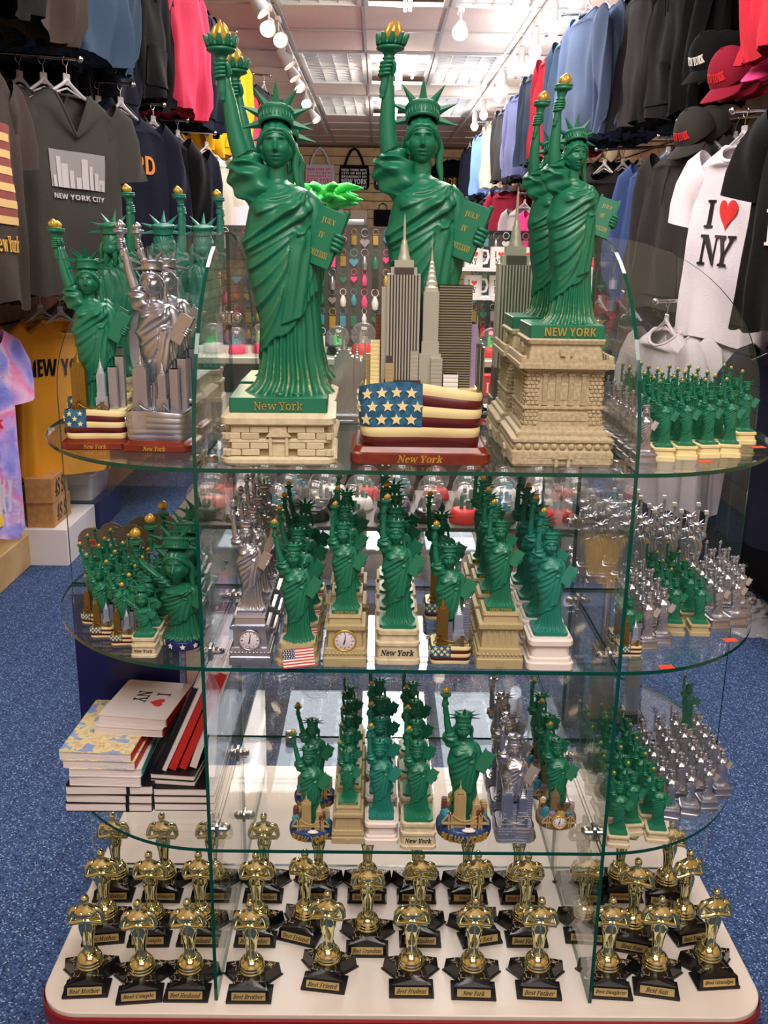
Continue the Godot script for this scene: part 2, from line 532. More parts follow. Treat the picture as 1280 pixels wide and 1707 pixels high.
func figure_mesh(nu: int, nv: int, wash: bool, green: Color, gold: Color, lean: float, chibi := false) -> ArrayMesh:
	sn.seed = 7
	sn.frequency = 0.012
	var mb := MB.new()
	mb.col = green
	mb.colored = wash
	var folds := fold_tables()
	var wider := 1.0 if nu > 200 else 1.35
	var pts := PackedVector3Array()
	var wcol := PackedColorArray()
	var y1 := 876.0
	for j in nv:
		var f := float(j) / (nv - 1)
		var y := -5.0 + (y1 + 5.0) * f
		var xl := tab(SIDES, y, 1); var xr := tab(SIDES, y, 2); var rz := tab(SIDES, y, 3); var cz := tab(SIDES, y, 4)
		var cx := (xl + xr) / 2; var rx := (xr - xl) / 2
		for i in nu:
			var th := TAU * i / nu
			if th > PI: th -= TAU
			var s := sin(th); var c := cos(th)
			var x := cx + rx * s
			var hem := tab(HEM, rad_to_deg(th)) + 5.0 * sin(th * 9.0)
			var d := 0.0
			var w := 0.0
			var nz := sn.get_noise_2d(th * 60.0, y * 0.35)
			if y < 775.0:
				var m := smoothstep(hem - 7.0, hem + 7.0, y)
				# pleats of the long gown
				var k := th * 21.0 + 1.5 * sin(th * 3.0 + 1.0) + 1.6 * sn.get_noise_2d(th * 40.0, y * 0.12)
				var p := 0.5 + 0.5 * cos(k)
				p = p * p * (1.6 - 0.6 * p)
				var low := smoothstep(330.0, 20.0, y)
				d += (1.0 - m) * ((p - 0.5) * (9.0 + 9.0 * low) - 4.0)
				var fl := smoothstep(46.0, -5.0, y)
				d += fl * (10.0 + 16.0 * p)
				w = (1.0 - m) * smoothstep(0.75, 1.0, p) * smoothstep(170.0, 20.0, y)
				# mantle
				var front := smoothstep(-0.25, 0.35, c)
				d += m * 9.0
				var fh := 0.0
				var ridge := 0.0
				var xi := clampf((x + 190.0) / 300.0, 0.0, 1.0) * 60.0
				var x0 := mini(int(xi), 59)
				for fo in folds:
					var yc: float = lerpf(fo[0][x0], fo[0][x0 + 1], xi - x0)
					if yc < -900.0: continue
					var dd: float = (y - yc) * fo[1][x0] / (fo[3] * wider)
					if dd > 3.5 or dd < -3.0: continue
					var g: float = exp(-dd * dd * (0.45 if dd > 0.0 else 1.5)) - 0.42 * exp(-(dd + 1.7) * (dd + 1.7) * 1.6)
					var e: float = fo[4][x0]
					fh += g * fo[2] * e
					ridge = maxf(ridge, g * e)
				d += front * fh
				var lx := clampf((x + 178.0) / 255.0, 0.0, 1.0)
				var dl := y - (556.0 + lx * 196.0 - 26.0 * sin(PI * lx))
				# bodice
				var above := smoothstep(8.0, 22.0, dl) * front
				d += front * (24.0 * gauss(x + 80.0, 36.0) * gauss(y - 690.0, 34.0) + 24.0 * gauss(x - 30.0, 36.0) * gauss(y - 688.0, 34.0))
				var rn := sqrt((x + 36.0) * (x + 36.0) + (y - 800.0) * (y - 800.0))
				d += above * 2.0 * cos(rn * 0.33) * smoothstep(40.0, 62.0, rn) * smoothstep(120.0, 80.0, rn)
				# shoulder knot and folds falling from it
				var kd := atan2(y - 765.0, x - 66.0)
				d += front * smoothstep(10.0, 60.0, x) * 5.0 * cos(kd * 15.0) * smoothstep(600.0, 680.0, y) * smoothstep(770.0, 740.0, y)
				d += front * 14.0 * gauss(x - 62.0, 17.0) * gauss(y - 752.0, 13.0)
				# the fall over the arm
				var el := 34.0 - (600.0 - y) * 0.155
				var er := 84.0 - (540.0 - y) * 0.05
				var pb := 268.0 + (x - el) * 0.42
				var inp := smoothstep(el - 6.0, el + 6.0, x) * smoothstep(er + 4.0, er - 4.0, x) * smoothstep(pb - 4.0, pb + 4.0, y) * smoothstep(625.0, 600.0, y) * front
				d += inp * (12.0 + 3.5 * cos((x - el) * 0.19 + y * 0.004))
				d += front * (10.0 * gauss(x - 36.0, 12.0) * gauss(y - 604.0, 16.0) + 8.0 * gauss(x - 60.0, 10.0) * gauss(y - 575.0, 40.0))
				# side cascade and back
				var sr := smoothstep(70.0, 100.0, x) * m
				d += sr * 6.0 * cos(th * 26.0 + y * 0.012) * smoothstep(640.0, 520.0, y)
				var back := smoothstep(0.1, -0.5, c)
				d += back * m * (7.0 * cos(th * 9.0 + y * 0.017) + 3.0 * cos(th * 17.0 - y * 0.01))
				d += 1.6 * nz
				if wash: w = maxf(w, front * smoothstep(0.88, 1.0, ridge) * 0.16)
			else:
				d += 4.0 * smoothstep(790.0, 775.0, y)
			var nrm := Vector3(s * rz, 0.0, c * rx).normalized()
			pts.append(Vector3(x, maxf(y - 0.12 * d, 0.0) if y < 40.0 else y - 0.12 * d, cz + rz * c) + nrm * d)
			if wash:
				var g := clampf(w * (0.45 + 0.9 * sn.get_noise_2d(x * 4.0, y * 4.0 + th * 30.0)), 0.0, 0.8)
				wcol.append(green.lerp(gold, g))
	mb.grid(pts, nu, nv)
	if wash:
		for k in wcol.size(): mb.c[k] = wcol[k]
	var body0 := mb.v.size()
	for k in body0: mb.v[k].y = up_body(mb.v[k].y)
	# sleeve of the raised arm
	var q := maxi(nu / 5, 9)
	var ax := [Vector3(-70, 690, 0), Vector3(-98, 735, 0), Vector3(-126, 780, 3), Vector3(-150, 825, 5), Vector3(-166, 862, 6), Vector3(-174, 884, 7), Vector3(-176, 880, 7), Vector3(-172, 862, 7)]
	var ar := [52.0, 66.0, 72.0, 70.0, 63.0, 54.0, 40.0, 34.0]
	var ns := maxi(nv / 5, 12)
	pts = PackedVector3Array()
	for j in ns:
		var f := float(j) / (ns - 1) * (ax.size() - 1)
		var a := mini(int(f), ax.size() - 2)
		var o: Vector3 = ax[a].lerp(ax[a + 1], f - a)
		var r: float = lerpf(ar[a], ar[a + 1], f - a)
		var dir := Vector3(-0.5, 0.86, 0.02).normalized()
		var sx := Vector3(dir.y, -dir.x, 0).normalized()
		for i in q * 2:
			var t := TAU * i / (q * 2)
			var rr := r
			if f < 5.2:
				var ph := 5.0 * t + 3.0 * f + 1.3 * sin(f * 1.7 + t)
				rr += 15.0 * (pow(0.5 + 0.5 * cos(ph), 1.7) - 0.35) * smoothstep(0.2, 1.6, f)
				rr += 6.0 * cos(f * 4.6 + 2.0 * sin(t))
				rr += 16.0 * pow(maxf(0.0, -sin(t + 0.35)), 2.0) * smoothstep(0.6, 3.0, f) * smoothstep(5.0, 3.6, f)
			pts.append(o + sx * sin(t) * rr + Vector3(0, 0, 1) * cos(t) * rr * 0.86)
	mb.grid(pts, q * 2, ns)
	# raised arm
	var arm0 := mb.v.size()
	var an := maxi(nu / 8, 8)
	mb.tube([Vector3(-150, 815, 6), Vector3(-172, 880, 7), Vector3(-192, 955, 6), Vector3(-204, 1020, 6), Vector3(-212, 1075, 7), Vector3(-220, 1130, 8), Vector3(-226, 1168, 9), Vector3(-230, 1195, 9)], [36, 37, 35, 31, 29, 24, 20, 22], an)
	mb.ball(Vector3(-232, 1212, 10), Vector3(23, 31, 19), an, maxi(an / 2, 5))
	var fn := maxi(nu / 20, 5)
	for k in 4:
		var fy := 1190.0 + k * 15.5
		var ps := []
		var fr := []
		for i in 6:
			var t := deg_to_rad(205.0 + 38.0 * i)
			ps.append(Vector3(-238 + sin(t) * 25.0, fy + i * 1.5, 26 + cos(t) * 24.0))
			fr.append([9.0, 9.5, 9.5, 9.0, 8.0, 6.0][i])
		mb.tube(ps, fr, fn)
	mb.tube([Vector3(-222, 1190, 18), Vector3(-211, 1210, 28), Vector3(-214, 1236, 34), Vector3(-222, 1252, 36)], [9, 10, 9, 6], fn)
	lean_arm(mb, arm0, lean)
	for k in range(body0, mb.v.size()): mb.v[k].y = up_arm(mb.v[k].y)
	var left0 := mb.v.size()
	# arm with the tablet
	mb.tube([Vector3(70, 738, 0), Vector3(98, 700, 0), Vector3(114, 650, 4), Vector3(122, 600, 12), Vector3(128, 562, 24), Vector3(140, 545, 36), Vector3(160, 550, 44)], [36, 46, 46, 44, 40, 32, 20], an)
	mb.tube([Vector3(118, 560, 10), Vector3(122, 500, 12), Vector3(116, 430, 10), Vector3(112, 372, 6)], [34, 30, 26, 14], an)
	mb.tube([Vector3(140, 548, 34), Vector3(176, 566, 42), Vector3(206, 590, 48)], [22, 19, 20], an)
	# neck roll, feet
	mb.ball(Vector3(-28, 8, 136), Vector3(22, 13, 22), an, 6)
	mb.ball(Vector3(42, 8, 128), Vector3(20, 12, 20), an, 6)
	for k in range(left0, mb.v.size()): mb.v[k].y = up_body(mb.v[k].y)
	var h0 := mb.v.size()
	head_shape(mb, clampi(nu / 3, 16, 76))
	for k in range(h0, mb.v.size()): mb.v[k] = (mb.v[k] - Vector3(-36, 822, 6)) * (HEAD if nu > 200 or chibi else 1.34) + Vector3(-36, 822 + LIFT + (14.0 if nu > 200 else 0.0), 6)
	if chibi:
		for k in h0: mb.v[k] = chibi_body(mb.v[k])
		for k in range(h0, mb.v.size()): mb.v[k] = chibi_head(mb.v[k])
	mb.scale_all(U)
	return mb.done()

func chibi_body(p: Vector3) -> Vector3:
	# short body of the big-headed souvenir
	return Vector3(p.x * 1.15 - 150.0 * smoothstep(820.0, 1200.0, p.y), p.y * 0.68, p.z * 1.1)

func chibi_head(p: Vector3) -> Vector3:
	return (p - Vector3(-36, 815 + LIFT, 8)) * 1.9 + Vector3(-30, 600, 14)

func head_shape(mb: MB, n: int) -> void:
	var o := Vector3(-36, 893, 12)
	var nv := n
	var pts := PackedVector3Array()
	for j in nv + 1:
		var f := PI * j / nv
		for i in n * 2:
			var t := TAU * i / (n * 2)
			# gather columns towards the face
			t = t - 0.35 * sin(t)
			var hx := sin(t) * sin(f); var hy := -cos(f); var hz := cos(t) * sin(f)
			var p := Vector3(hx * 54.0, hy * 84.0, hz * 66.0)
			p.x *= 1.0 - 0.20 * smoothstep(-0.2, -1.0, hy)
			var x := p.x; var y := p.y
			var face := smoothstep(0.18, 0.34, hz) * smoothstep(0.56, 0.50, hy + 0.22 * absf(hx)) * smoothstep(0.95, 0.86, absf(hx))
			if face > 0.0:
				var z := 0.0
				z += 17.0 * gauss(x, 6.5) * smoothstep(22.0, -16.0, y) * smoothstep(-25.0, -17.0, y)
				z += 5.0 * gauss(x, 12.0) * gauss(y + 18.0, 6.0)
				for s in [-1.0, 1.0]:
					z -= 11.0 * gauss(x - s * 21.0, 13.0) * gauss(y - 9.0, 8.5)
					z += 7.5 * gauss(x - s * 21.0, 9.0) * gauss(y - 8.0, 5.0)
					z -= 2.5 * gauss(x - s * 21.0, 11.0) * gauss(y - 2.0, 2.0)
					z += 5.0 * gauss(x - s * 22.0, 14.0) * gauss(y - 24.0, 5.0)
					z += 3.5 * gauss(x - s * 30.0, 13.0) * gauss(y + 16.0, 13.0)
				z += 5.5 * gauss(x, 13.0) * gauss(y + 36.0, 4.0) + 5.0 * gauss(x, 11.0) * gauss(y + 46.0, 4.5) - 4.0 * gauss(x, 15.0) * gauss(y + 40.5, 2.2)
				z += 6.0 * gauss(x, 14.0) * gauss(y + 66.0, 10.0)
				p.z += z * face * 1.3
			var hair := (1.0 - face) * smoothstep(-0.72, -0.5, hy)
			var wv := 1.8 * cos(atan2(hx, hy + 0.2) * 14.0 + hz * 5.0)
			p += Vector3(hx, hy * 0.6, hz).normalized() * hair * (7.0 + wv)
			pts.append(o + p)
	mb.grid(pts, n * 2, nv + 1)
	var k := maxi(n / 6, 5)
	# parted hair over the brow
	for s in [-1.0, 1.0]:
		mb.tube([Vector3(-36, 944, 66), Vector3(-36 + s * 22, 942, 66), Vector3(-36 + s * 42, 926, 54), Vector3(-36 + s * 54, 902, 34), Vector3(-36 + s * 57, 876, 12), Vector3(-36 + s * 52, 854, -6)], [7, 10, 12, 13, 12, 8], k)
		mb.tube([Vector3(-36, 932, 68), Vector3(-36 + s * 24, 930, 66), Vector3(-36 + s * 42, 914, 52)], [4, 7, 6], k)
	# ringlets beside the neck, knot at the back, ears
	mb.tube([Vector3(22, 900, 0), Vector3(30, 865, -6), Vector3(27, 830, -4), Vector3(33, 795, 0), Vector3(38, 762, 6)], [12, 17, 13, 12, 6], k)
	mb.tube([Vector3(-94, 900, 0), Vector3(-101, 868, -6), Vector3(-97, 835, -4), Vector3(-90, 806, -2)], [12, 15, 11, 7], k)
	mb.ball(Vector3(-36, 870, -56), Vector3(40, 30, 26), k * 2, k)
	mb.tube([Vector3(-60, 860, -48), Vector3(-64, 815, -44), Vector3(-58, 775, -46)], [16, 15, 8], k)
	mb.tube([Vector3(-16, 860, -48), Vector3(-10, 815, -44), Vector3(-14, 775, -46)], [16, 15, 8], k)
	mb.ball(Vector3(18, 886, 22), Vector3(6, 14, 9), k, k)
	mb.ball(Vector3(-90, 886, 22), Vector3(6, 14, 9), k, k)

func crown_band(n: int) -> ArrayMesh:
	var mb := MB.new()
	var o := Vector3(-36, 0, 6)
	mb.lathe([[56, 948], [62, 950], [64, 956], [60, 960], [61, 983], [66, 987], [69, 995], [67, 1001], [58, 1002], [36, 1008], [0.5, 1012]], n, o, 1.0, 1.1)
	if n >= 24:
		for k in 26:
			var t := TAU * k / 26
			mb.tube([o + Vector3(sin(t) * 60, 960, cos(t) * 66), o + Vector3(sin(t) * 63, 968, cos(t) * 69), o + Vector3(sin(t) * 62, 983, cos(t) * 68)], [3.0, 3.6, 3.0], 5)
	mb.turn(0, Transform3D(Basis(Vector3.RIGHT, deg_to_rad(-20.0 if n >= 24 else -7.0)), Vector3(0, 979, 0)) * Transform3D(Basis(), Vector3(0, -975, 0)))
	lift(mb, n < 24)
	mb.scale_all(U)
	return mb.done()

func spike_one(mb: MB, k: int, wide: float, flat := false) -> void:
	var a := deg_to_rad(-13.0 + 34.4 * k)
	var t := Vector3(0, 0.93, 0.16) if not flat else Vector3(0, 0.74, 0.56)
	var dir := (Vector3.LEFT * cos(a) + t * sin(a)).normalized()
	var o := Vector3(-36, (1010.0 if not flat else 1030.0) + LIFT, 4)
	var r0 := 60.0 if not flat else 68.0
	var r1 := 150.0 if not flat else 190.0
	var sd := (Vector3.LEFT * -sin(a) + t * cos(a)).normalized()
	var nr := dir.cross(sd).normalized()
	var b := o + dir * r0
	var tip := o + dir * r1
	var ring := [b + sd * wide, b + nr * wide * 0.6, b - sd * wide, b - nr * wide * 0.6]
	for i in 4:
		var p: Vector3 = ring[i]; var q: Vector3 = ring[(i + 1) % 4]
		var i0 := mb.add(p); mb.add(tip); mb.add(q)
		mb.tri(i0, i0 + 1, i0 + 2)
	mb.quad(ring[0], ring[1], ring[2], ring[3])

func torch_mesh(n: int, ornate: bool, lean: float) -> ArrayMesh:
	var mb := MB.new()
	var o := Vector3(-240, 0, 26)
	mb.lathe([[2, 1098], [9, 1100], [13, 1108], [9, 1114], [14, 1124], [17, 1140], [15, 1150], [17, 1175], [18, 1230], [20, 1252], [26, 1256], [26, 1262], [21, 1267], [24, 1276]], n, o)
	if ornate:
		mb.lathe([[24, 1276], [30, 1284], [48, 1290], [55, 1296], [55, 1304], [48, 1308], [50, 1318], [53, 1330], [49, 1330], [40, 1326], [1, 1326]], n, o)
		for k in 10:
			var t := TAU * k / 10
			var c := Vector3(sin(t), 0, cos(t))
			mb.tube([o + c * 50 + Vector3(0, 1312, 0), o + c * 54 + Vector3(0, 1330, 0), o + c * 60 + Vector3(0, 1347, 0), o + c * 66 + Vector3(0, 1353, 0)], [9, 11, 9, 5], maxi(n / 3, 5))
			var c2 := Vector3(sin(t + 0.314), 0, cos(t + 0.314))
			mb.ball(o + c2 * 52 + Vector3(0, 1316, 0), Vector3(8, 9, 8), maxi(n / 3, 5), 4)
	else:
		mb.lathe([[24, 1276], [28, 1290], [30, 1305], [46, 1312], [52, 1318], [52, 1328], [48, 1331], [52, 1335], [54, 1342], [50, 1346], [38, 1344], [1, 1344]], n, o)
	lean_arm(mb, 0, lean)
	for k in mb.v.size(): mb.v[k].y = up_arm(mb.v[k].y)
	mb.scale_all(U)
	return mb.done()

func flame_mesh(n: int, ornate: bool, lean: float) -> ArrayMesh:
	var mb := MB.new()
	var o := Vector3(-240, 0, 26)
	var y0 := 1322.0 if ornate else 1338.0
	mb.lathe([[1, y0], [22, y0 + 2], [31, y0 + 16], [33, y0 + 32], [29, y0 + 48], [20, y0 + 62], [10, y0 + 72], [1, y0 + 76]], n, o)
	var tips := [[0.0, 10.0, 1415.0], [1.3, 20.0, 1404.0], [2.6, 22.0, 1398.0], [3.9, 20.0, 1406.0], [5.1, 22.0, 1399.0]]
	for k in tips:
		var c := Vector3(sin(k[0]), 0, cos(k[0]))
		mb.tube([o + c * 18.0 + Vector3(0, y0 + 14, 0), o + c * 25.0 + Vector3(0, y0 + 40, 0), o + c * k[1] * 0.9 + Vector3(0, lerpf(y0 + 40, k[2], 0.6), 0), o + c * k[1] * 0.6 + Vector3(0, k[2], 0)], [14, 15, 9, 1], maxi(n / 2, 5))
	lean_arm(mb, 0, lean)
	for k in mb.v.size(): mb.v[k].y = up_arm(mb.v[k].y)
	mb.scale_all(U)
	return mb.done()

func tablet_frame(small := false) -> Transform3D:
	if small: return Transform3D(Basis.from_euler(Vector3(deg_to_rad(-14), deg_to_rad(-16), deg_to_rad(-26)), EULER_ORDER_YXZ).scaled(Vector3.ONE * 0.98), Vector3(180, 640, 70))
	return Transform3D(Basis.from_euler(Vector3(deg_to_rad(-10), deg_to_rad(-22), deg_to_rad(-19)), EULER_ORDER_YXZ), Vector3(156, 626, 66))

func tablet_mesh(n: int) -> ArrayMesh:
	var mb := MB.new()
	var t := tablet_frame(n < 30)
	mb.box(Vector3.ZERO, Vector3(126, 226, 24), 2.5)
	for s in [-1.0, 1.0]: mb.box(Vector3(s * 56, 118, 0), Vector3(14, 14, 24), 2.0)
	mb.turn(0, t)
	mb.scale_all(U)
	return mb.done()

func hand_mesh(n: int) -> ArrayMesh:
	var mb := MB.new()
	for k in 4:
		var y := -34.0 + k * 18.0
		var e: float = [0.86, 1.0, 1.0, 0.9][k]
		mb.tube([Vector3(44, y, -20), Vector3(64, y + 1, -16), Vector3(70, y + 3, 2), Vector3(64, y + 5, 17), Vector3(64 - 22 * e, y + 7, 20), Vector3(64 - 32 * e, y + 8, 17)], [9, 10, 10, 9.5, 8.5, 6], n)
	mb.ball(Vector3(46, -8, -24), Vector3(24, 36, 13), n * 2, n)
	for k in mb.v.size(): mb.v[k].x += 7.0
	mb.turn(0, tablet_frame(n < 10))
	mb.scale_all(U)
	return mb.done()

func tablet_text() -> ArrayMesh:
	var mb := MB.new()
	write(mb, "JULY", 62, 26, 4, Transform3D(Basis(), Vector3(-4, 62, 12)), "Droid Serif", 700)
	write(mb, "IV", 24, 24, 4, Transform3D(Basis(), Vector3(-14, 6, 12)), "Droid Serif", 700)
	write(mb, "MDCCLXXVI", 92, 24, 4, Transform3D(Basis(), Vector3(-4, -66, 12)), "Droid Serif", 700)
	mb.turn(0, tablet_frame())
	mb.scale_all(U)
	return mb.done()

func chibi_set() -> Dictionary:
	if statue_sets.has("chibi"): return statue_sets.chibi
	var d := {}
	d.figure = figure_mesh(120, 160, false, C_GREEN, C_WASH, 0.0, true)
	var band := crown_band(30)
	var spikes := MB.new()
	for k in 7: spike_one(spikes, k, 16.0)
	for k in spikes.v.size(): spikes.v[k] = chibi_head(spikes.v[k]) * U
	d.spikes = spikes.done()
	var bm := MB.new()
	var a := band.surface_get_arrays(0)
	for q in a[Mesh.ARRAY_VERTEX]: bm.add(chibi_head(q / U) * U)
	bm.ix = a[Mesh.ARRAY_INDEX]
	d.band = bm.done()
	var shift := chibi_body(Vector3(-238, 1200, 20)) - Vector3(-238, 1200, 20)
	for n in ["torch", "flame"]:
		var src: ArrayMesh = torch_mesh(14, false, 0.0) if n == "torch" else flame_mesh(12, false, 0.0)
		var ar := src.surface_get_arrays(0)
		var m := MB.new()
		for q in ar[Mesh.ARRAY_VERTEX]:
			var r: Vector3 = q / U
			m.add((r + shift + (r - Vector3(-240, 1200, 26)) * (0.25 if n == "torch" else 0.5)) * U)
		m.ix = ar[Mesh.ARRAY_INDEX]
		d[n] = m.done()
	for n in ["tablet", "hand"]:
		var src: ArrayMesh = tablet_mesh(40) if n == "tablet" else hand_mesh(10)
		var ar := src.surface_get_arrays(0)
		var m := MB.new()
		for q in ar[Mesh.ARRAY_VERTEX]: m.add(chibi_body(q / U) * U)
		m.ix = ar[Mesh.ARRAY_INDEX]
		d[n] = m.done()
	statue_sets.chibi = d
	return d

func add_chibi(root: Node3D, tall: float, y: float, m: Material) -> void:
	# tall: metres from sole to the crown
	var d := chibi_set()
	var t := at(0.0, y, 0, tall / (1010.0 * U))
	part(root, "figure", d.figure, m, t)
	var b := part(root, "crown", d.band, m, t)
	part(b, "spikes", d.spikes, m)
	var tr := part(root, "torch", d.torch, m, t)
	part(tr, "flame", d.flame, M.gold_paint, Transform3D.IDENTITY, "gold flame")
	part(root, "tablet", d.tablet, m, t)
	part(root, "hand", d.hand, m, t)

func statue_set(lod: int, ornate: bool, wash: bool, lean: float) -> Dictionary:
	var key := "%d%s%s%d" % [lod, ornate, wash, int(lean)]
	if statue_sets.has(key): return statue_sets[key]
	var nu: int = [240, 140, 96][lod]
	var nv: int = [320, 190, 130][lod]
	var n: int = [32, 18, 10][lod]
	var d := {}
	d.figure = figure_mesh(nu, nv, wash, C_GREEN, C_WASH, lean)
	d.band = crown_band([48, 18, 10][lod])
	var all := MB.new()
	d.spikes = []
	for k in 7:
		var one := MB.new()
		spike_one(one, k, 18.0)
		one.scale_all(U)
		d.spikes.append(one.done())
		spike_one(all, k, 20.0, true)
	all.scale_all(U)
	d.all_spikes = all.done()
	d.torch = torch_mesh(n, ornate, lean)
	d.flame = flame_mesh([20, 12, 8][lod], ornate, lean)
	d.tablet = tablet_mesh(n)
	d.hand = hand_mesh([10, 6, 4][lod])
	if lod == 0: d.text = tablet_text()
	statue_sets[key] = d
	return d

func add_statue(root: Node3D, lod: int, tall: float, y: float, m: Material, flame: Material, letter: Material, ornate := false, wash_m: Material = null, lean := 60.0, turn := 0.0, dx := 0.0, dz := 0.0) -> void:
	# the figure and its parts, «tall» metres from sole to flame tip, standing at height y in the thing
	var d := statue_set(lod, ornate, wash_m != null, lean)
	var t := at(dx, y, dz, tall, turn)
	part(root, "figure", d.figure, wash_m if wash_m else m, t)
	var b := part(root, "crown", d.band, m, t)
	if lod == 0:
		for k in 7: part(b, "spike", d.spikes[k], m)
	else:
		part(b, "spikes", d.all_spikes, m)
	var tr := part(root, "torch", d.torch, m, t)
	if flame == M.white_plastic:
		part(tr, "cube_light", cached("cubetip%d" % int(lean), func():
			var mb := MB.new()
			mb.box(Vector3(-240, 1378, 26), Vector3(90, 90, 90), 8.0)
			lean_arm(mb, 0, lean)
			mb.scale_all(U)
			return mb.done()), flame, Transform3D.IDENTITY, "clear white cube")
	else: part(tr, "flame", d.flame, flame, Transform3D.IDENTITY, "gold flame" if flame == M.gold_paint else "")
	var tb := part(root, "tablet", d.tablet, m, t)
	part(root, "hand", d.hand, m, t)
	if d.has("text") and letter: part(tb, "lettering", d.text, letter, Transform3D.IDENTITY, "raised date lettering")
# ---------------------------------------------------------------- towers
func esb_tower(mb: MB, o: Vector3, w: float, h: float, ribs := 5, spire := true, rib_mb: MB = null) -> void:
	# stepped tower with upright ribs and a needle
	var d := w * 0.8
	var body := h * 0.66
	mb.box(o + Vector3(0, h * 0.03, 0), Vector3(w * 1.2, h * 0.06, d * 1.2))
	mb.box(o + Vector3(0, h * 0.1, 0), Vector3(w * 1.08, h * 0.2, d * 1.08))
	mb.box(o + Vector3(0, body / 2, 0), Vector3(w, body, d))
	mb.box(o + Vector3(0, body * 0.5 + h * 0.02, 0), Vector3(w * 0.62, body + h * 0.04, d * 1.1))
	if rib_mb == null: rib_mb = mb
	rib_mb.box(o + Vector3(0, body + h * 0.02, 0), Vector3(w * 0.84, h * 0.04, d * 0.84))
	rib_mb.box(o + Vector3(0, body + h * 0.055, 0), Vector3(w * 0.62, h * 0.05, d * 0.66))
	rib_mb.box(o + Vector3(0, body + h * 0.001, 0), Vector3(w * 1.06, h * 0.006, d * 1.08))
	for k in ribs:
		var x := (float(k) / (ribs - 1) - 0.5) * w * 0.96
		for s in [-1.0, 1.0]:
			rib_mb.box(o + Vector3(x, body * 0.5, s * (d * 0.5 if absf(x) > w * 0.32 else d * 0.56)), Vector3(w * 0.045, body, w * 0.06))
		for s in [-1.0, 1.0]:
			rib_mb.box(o + Vector3(s * w * 0.5, body * 0.5, x * d / w), Vector3(w * 0.06, body, w * 0.045))
	if spire:
		rib_mb.lathe([[w * 0.22, body + h * 0.08], [w * 0.2, body + h * 0.1], [w * 0.17, body + h * 0.11], [w * 0.12, body + h * 0.165], [w * 0.1, body + h * 0.17], [w * 0.085, body + h * 0.19], [w * 0.055, body + h * 0.195], [w * 0.04, h * 0.95], [0.0001, h]], 10, o)

func chrysler_tower(mb: MB, o: Vector3, w: float, h: float) -> void:
	# slim shaft, crown of stacked arches, long needle
	mb.box(o + Vector3(0, h * 0.12, 0), Vector3(w * 1.5, h * 0.24, w * 1.3))
	mb.box(o + Vector3(0, h * 0.16, 0), Vector3(w * 1.2, h * 0.32, w * 1.15))
	mb.box(o + Vector3(0, h * 0.32, 0), Vector3(w, h * 0.64, w))
	for k in 5:
		var x := (k / 4.0 - 0.5) * w * 0.9
		for s in [-1.0, 1.0]:
			mb.box(o + Vector3(x, h * 0.32, s * w * 0.5), Vector3(w * 0.07, h * 0.64, w * 0.07))
			mb.box(o + Vector3(s * w * 0.5, h * 0.32, x), Vector3(w * 0.07, h * 0.64, w * 0.07))
	var y := h * 0.64
	var r := w * 0.5
	for k in 6:
		var hh := h * (0.042 - 0.003 * k)
		mb.loft([[y, r, r, r * 0.2], [y + hh * 0.6, r * 0.96, r * 0.96, r * 0.4], [y + hh, r * 0.78, r * 0.78, r * 0.6]], 2, o)
		y += hh * 0.92
		r *= 0.8
	mb.lathe([[r, y - h * 0.01], [r * 0.5, y + h * 0.05], [r * 0.2, y + h * 0.08], [0.0001, h]], 8, o)

func slab_tower(mb: MB, o: Vector3, w: float, d: float, h: float, n: int, bands: MB = null) -> void:
	# plain slab with cross lines
	mb.box(o + Vector3(0, h / 2, 0), Vector3(w, h, d))
	if bands == null: bands = mb
	for k in n:
		bands.box(o + Vector3(0, h * (k + 0.5) / n, 0), Vector3(w * 1.03, h / n * 0.5, d * 1.08))
	mb.box(o + Vector3(0, h - h * 0.01, 0), Vector3(w * 1.04, h * 0.02, d * 1.06))

func small_bridge(mb: MB, o: Vector3, w: float, h: float) -> void:
	for s in [-1.0, 1.0]:
		for q in [-1.0, 1.0]: mb.box(o + Vector3(s * w * 0.32 + q * w * 0.03, h / 2, 0), Vector3(w * 0.03, h, w * 0.05))
		mb.box(o + Vector3(s * w * 0.32, h * 0.97, 0), Vector3(w * 0.1, h * 0.06, w * 0.05))
	mb.box(o + Vector3(0, h * 0.38, 0), Vector3(w, h * 0.08, w * 0.06))
	var ps := []
	var rs := []
	for k in 13:
		var x := (k / 12.0 - 0.5)
		var y := h * (0.5 + 0.5 * pow(absf(x) / 0.32, 2.0)) if absf(x) < 0.32 else h * lerpf(1.0, 0.45, (absf(x) - 0.32) / 0.18)
		ps.append(o + Vector3(x * w, y, 0)); rs.append(w * 0.02)
	mb.tube(ps, rs, 5)
	for k in 9:
		var x := (k / 8.0 - 0.5) * 0.58
		var y := h * (0.5 + 0.5 * pow(absf(x) / 0.32, 2.0))
		mb.box(o + Vector3(x * w, (y + h * 0.38) / 2, 0), Vector3(w * 0.008, y - h * 0.38, w * 0.008))

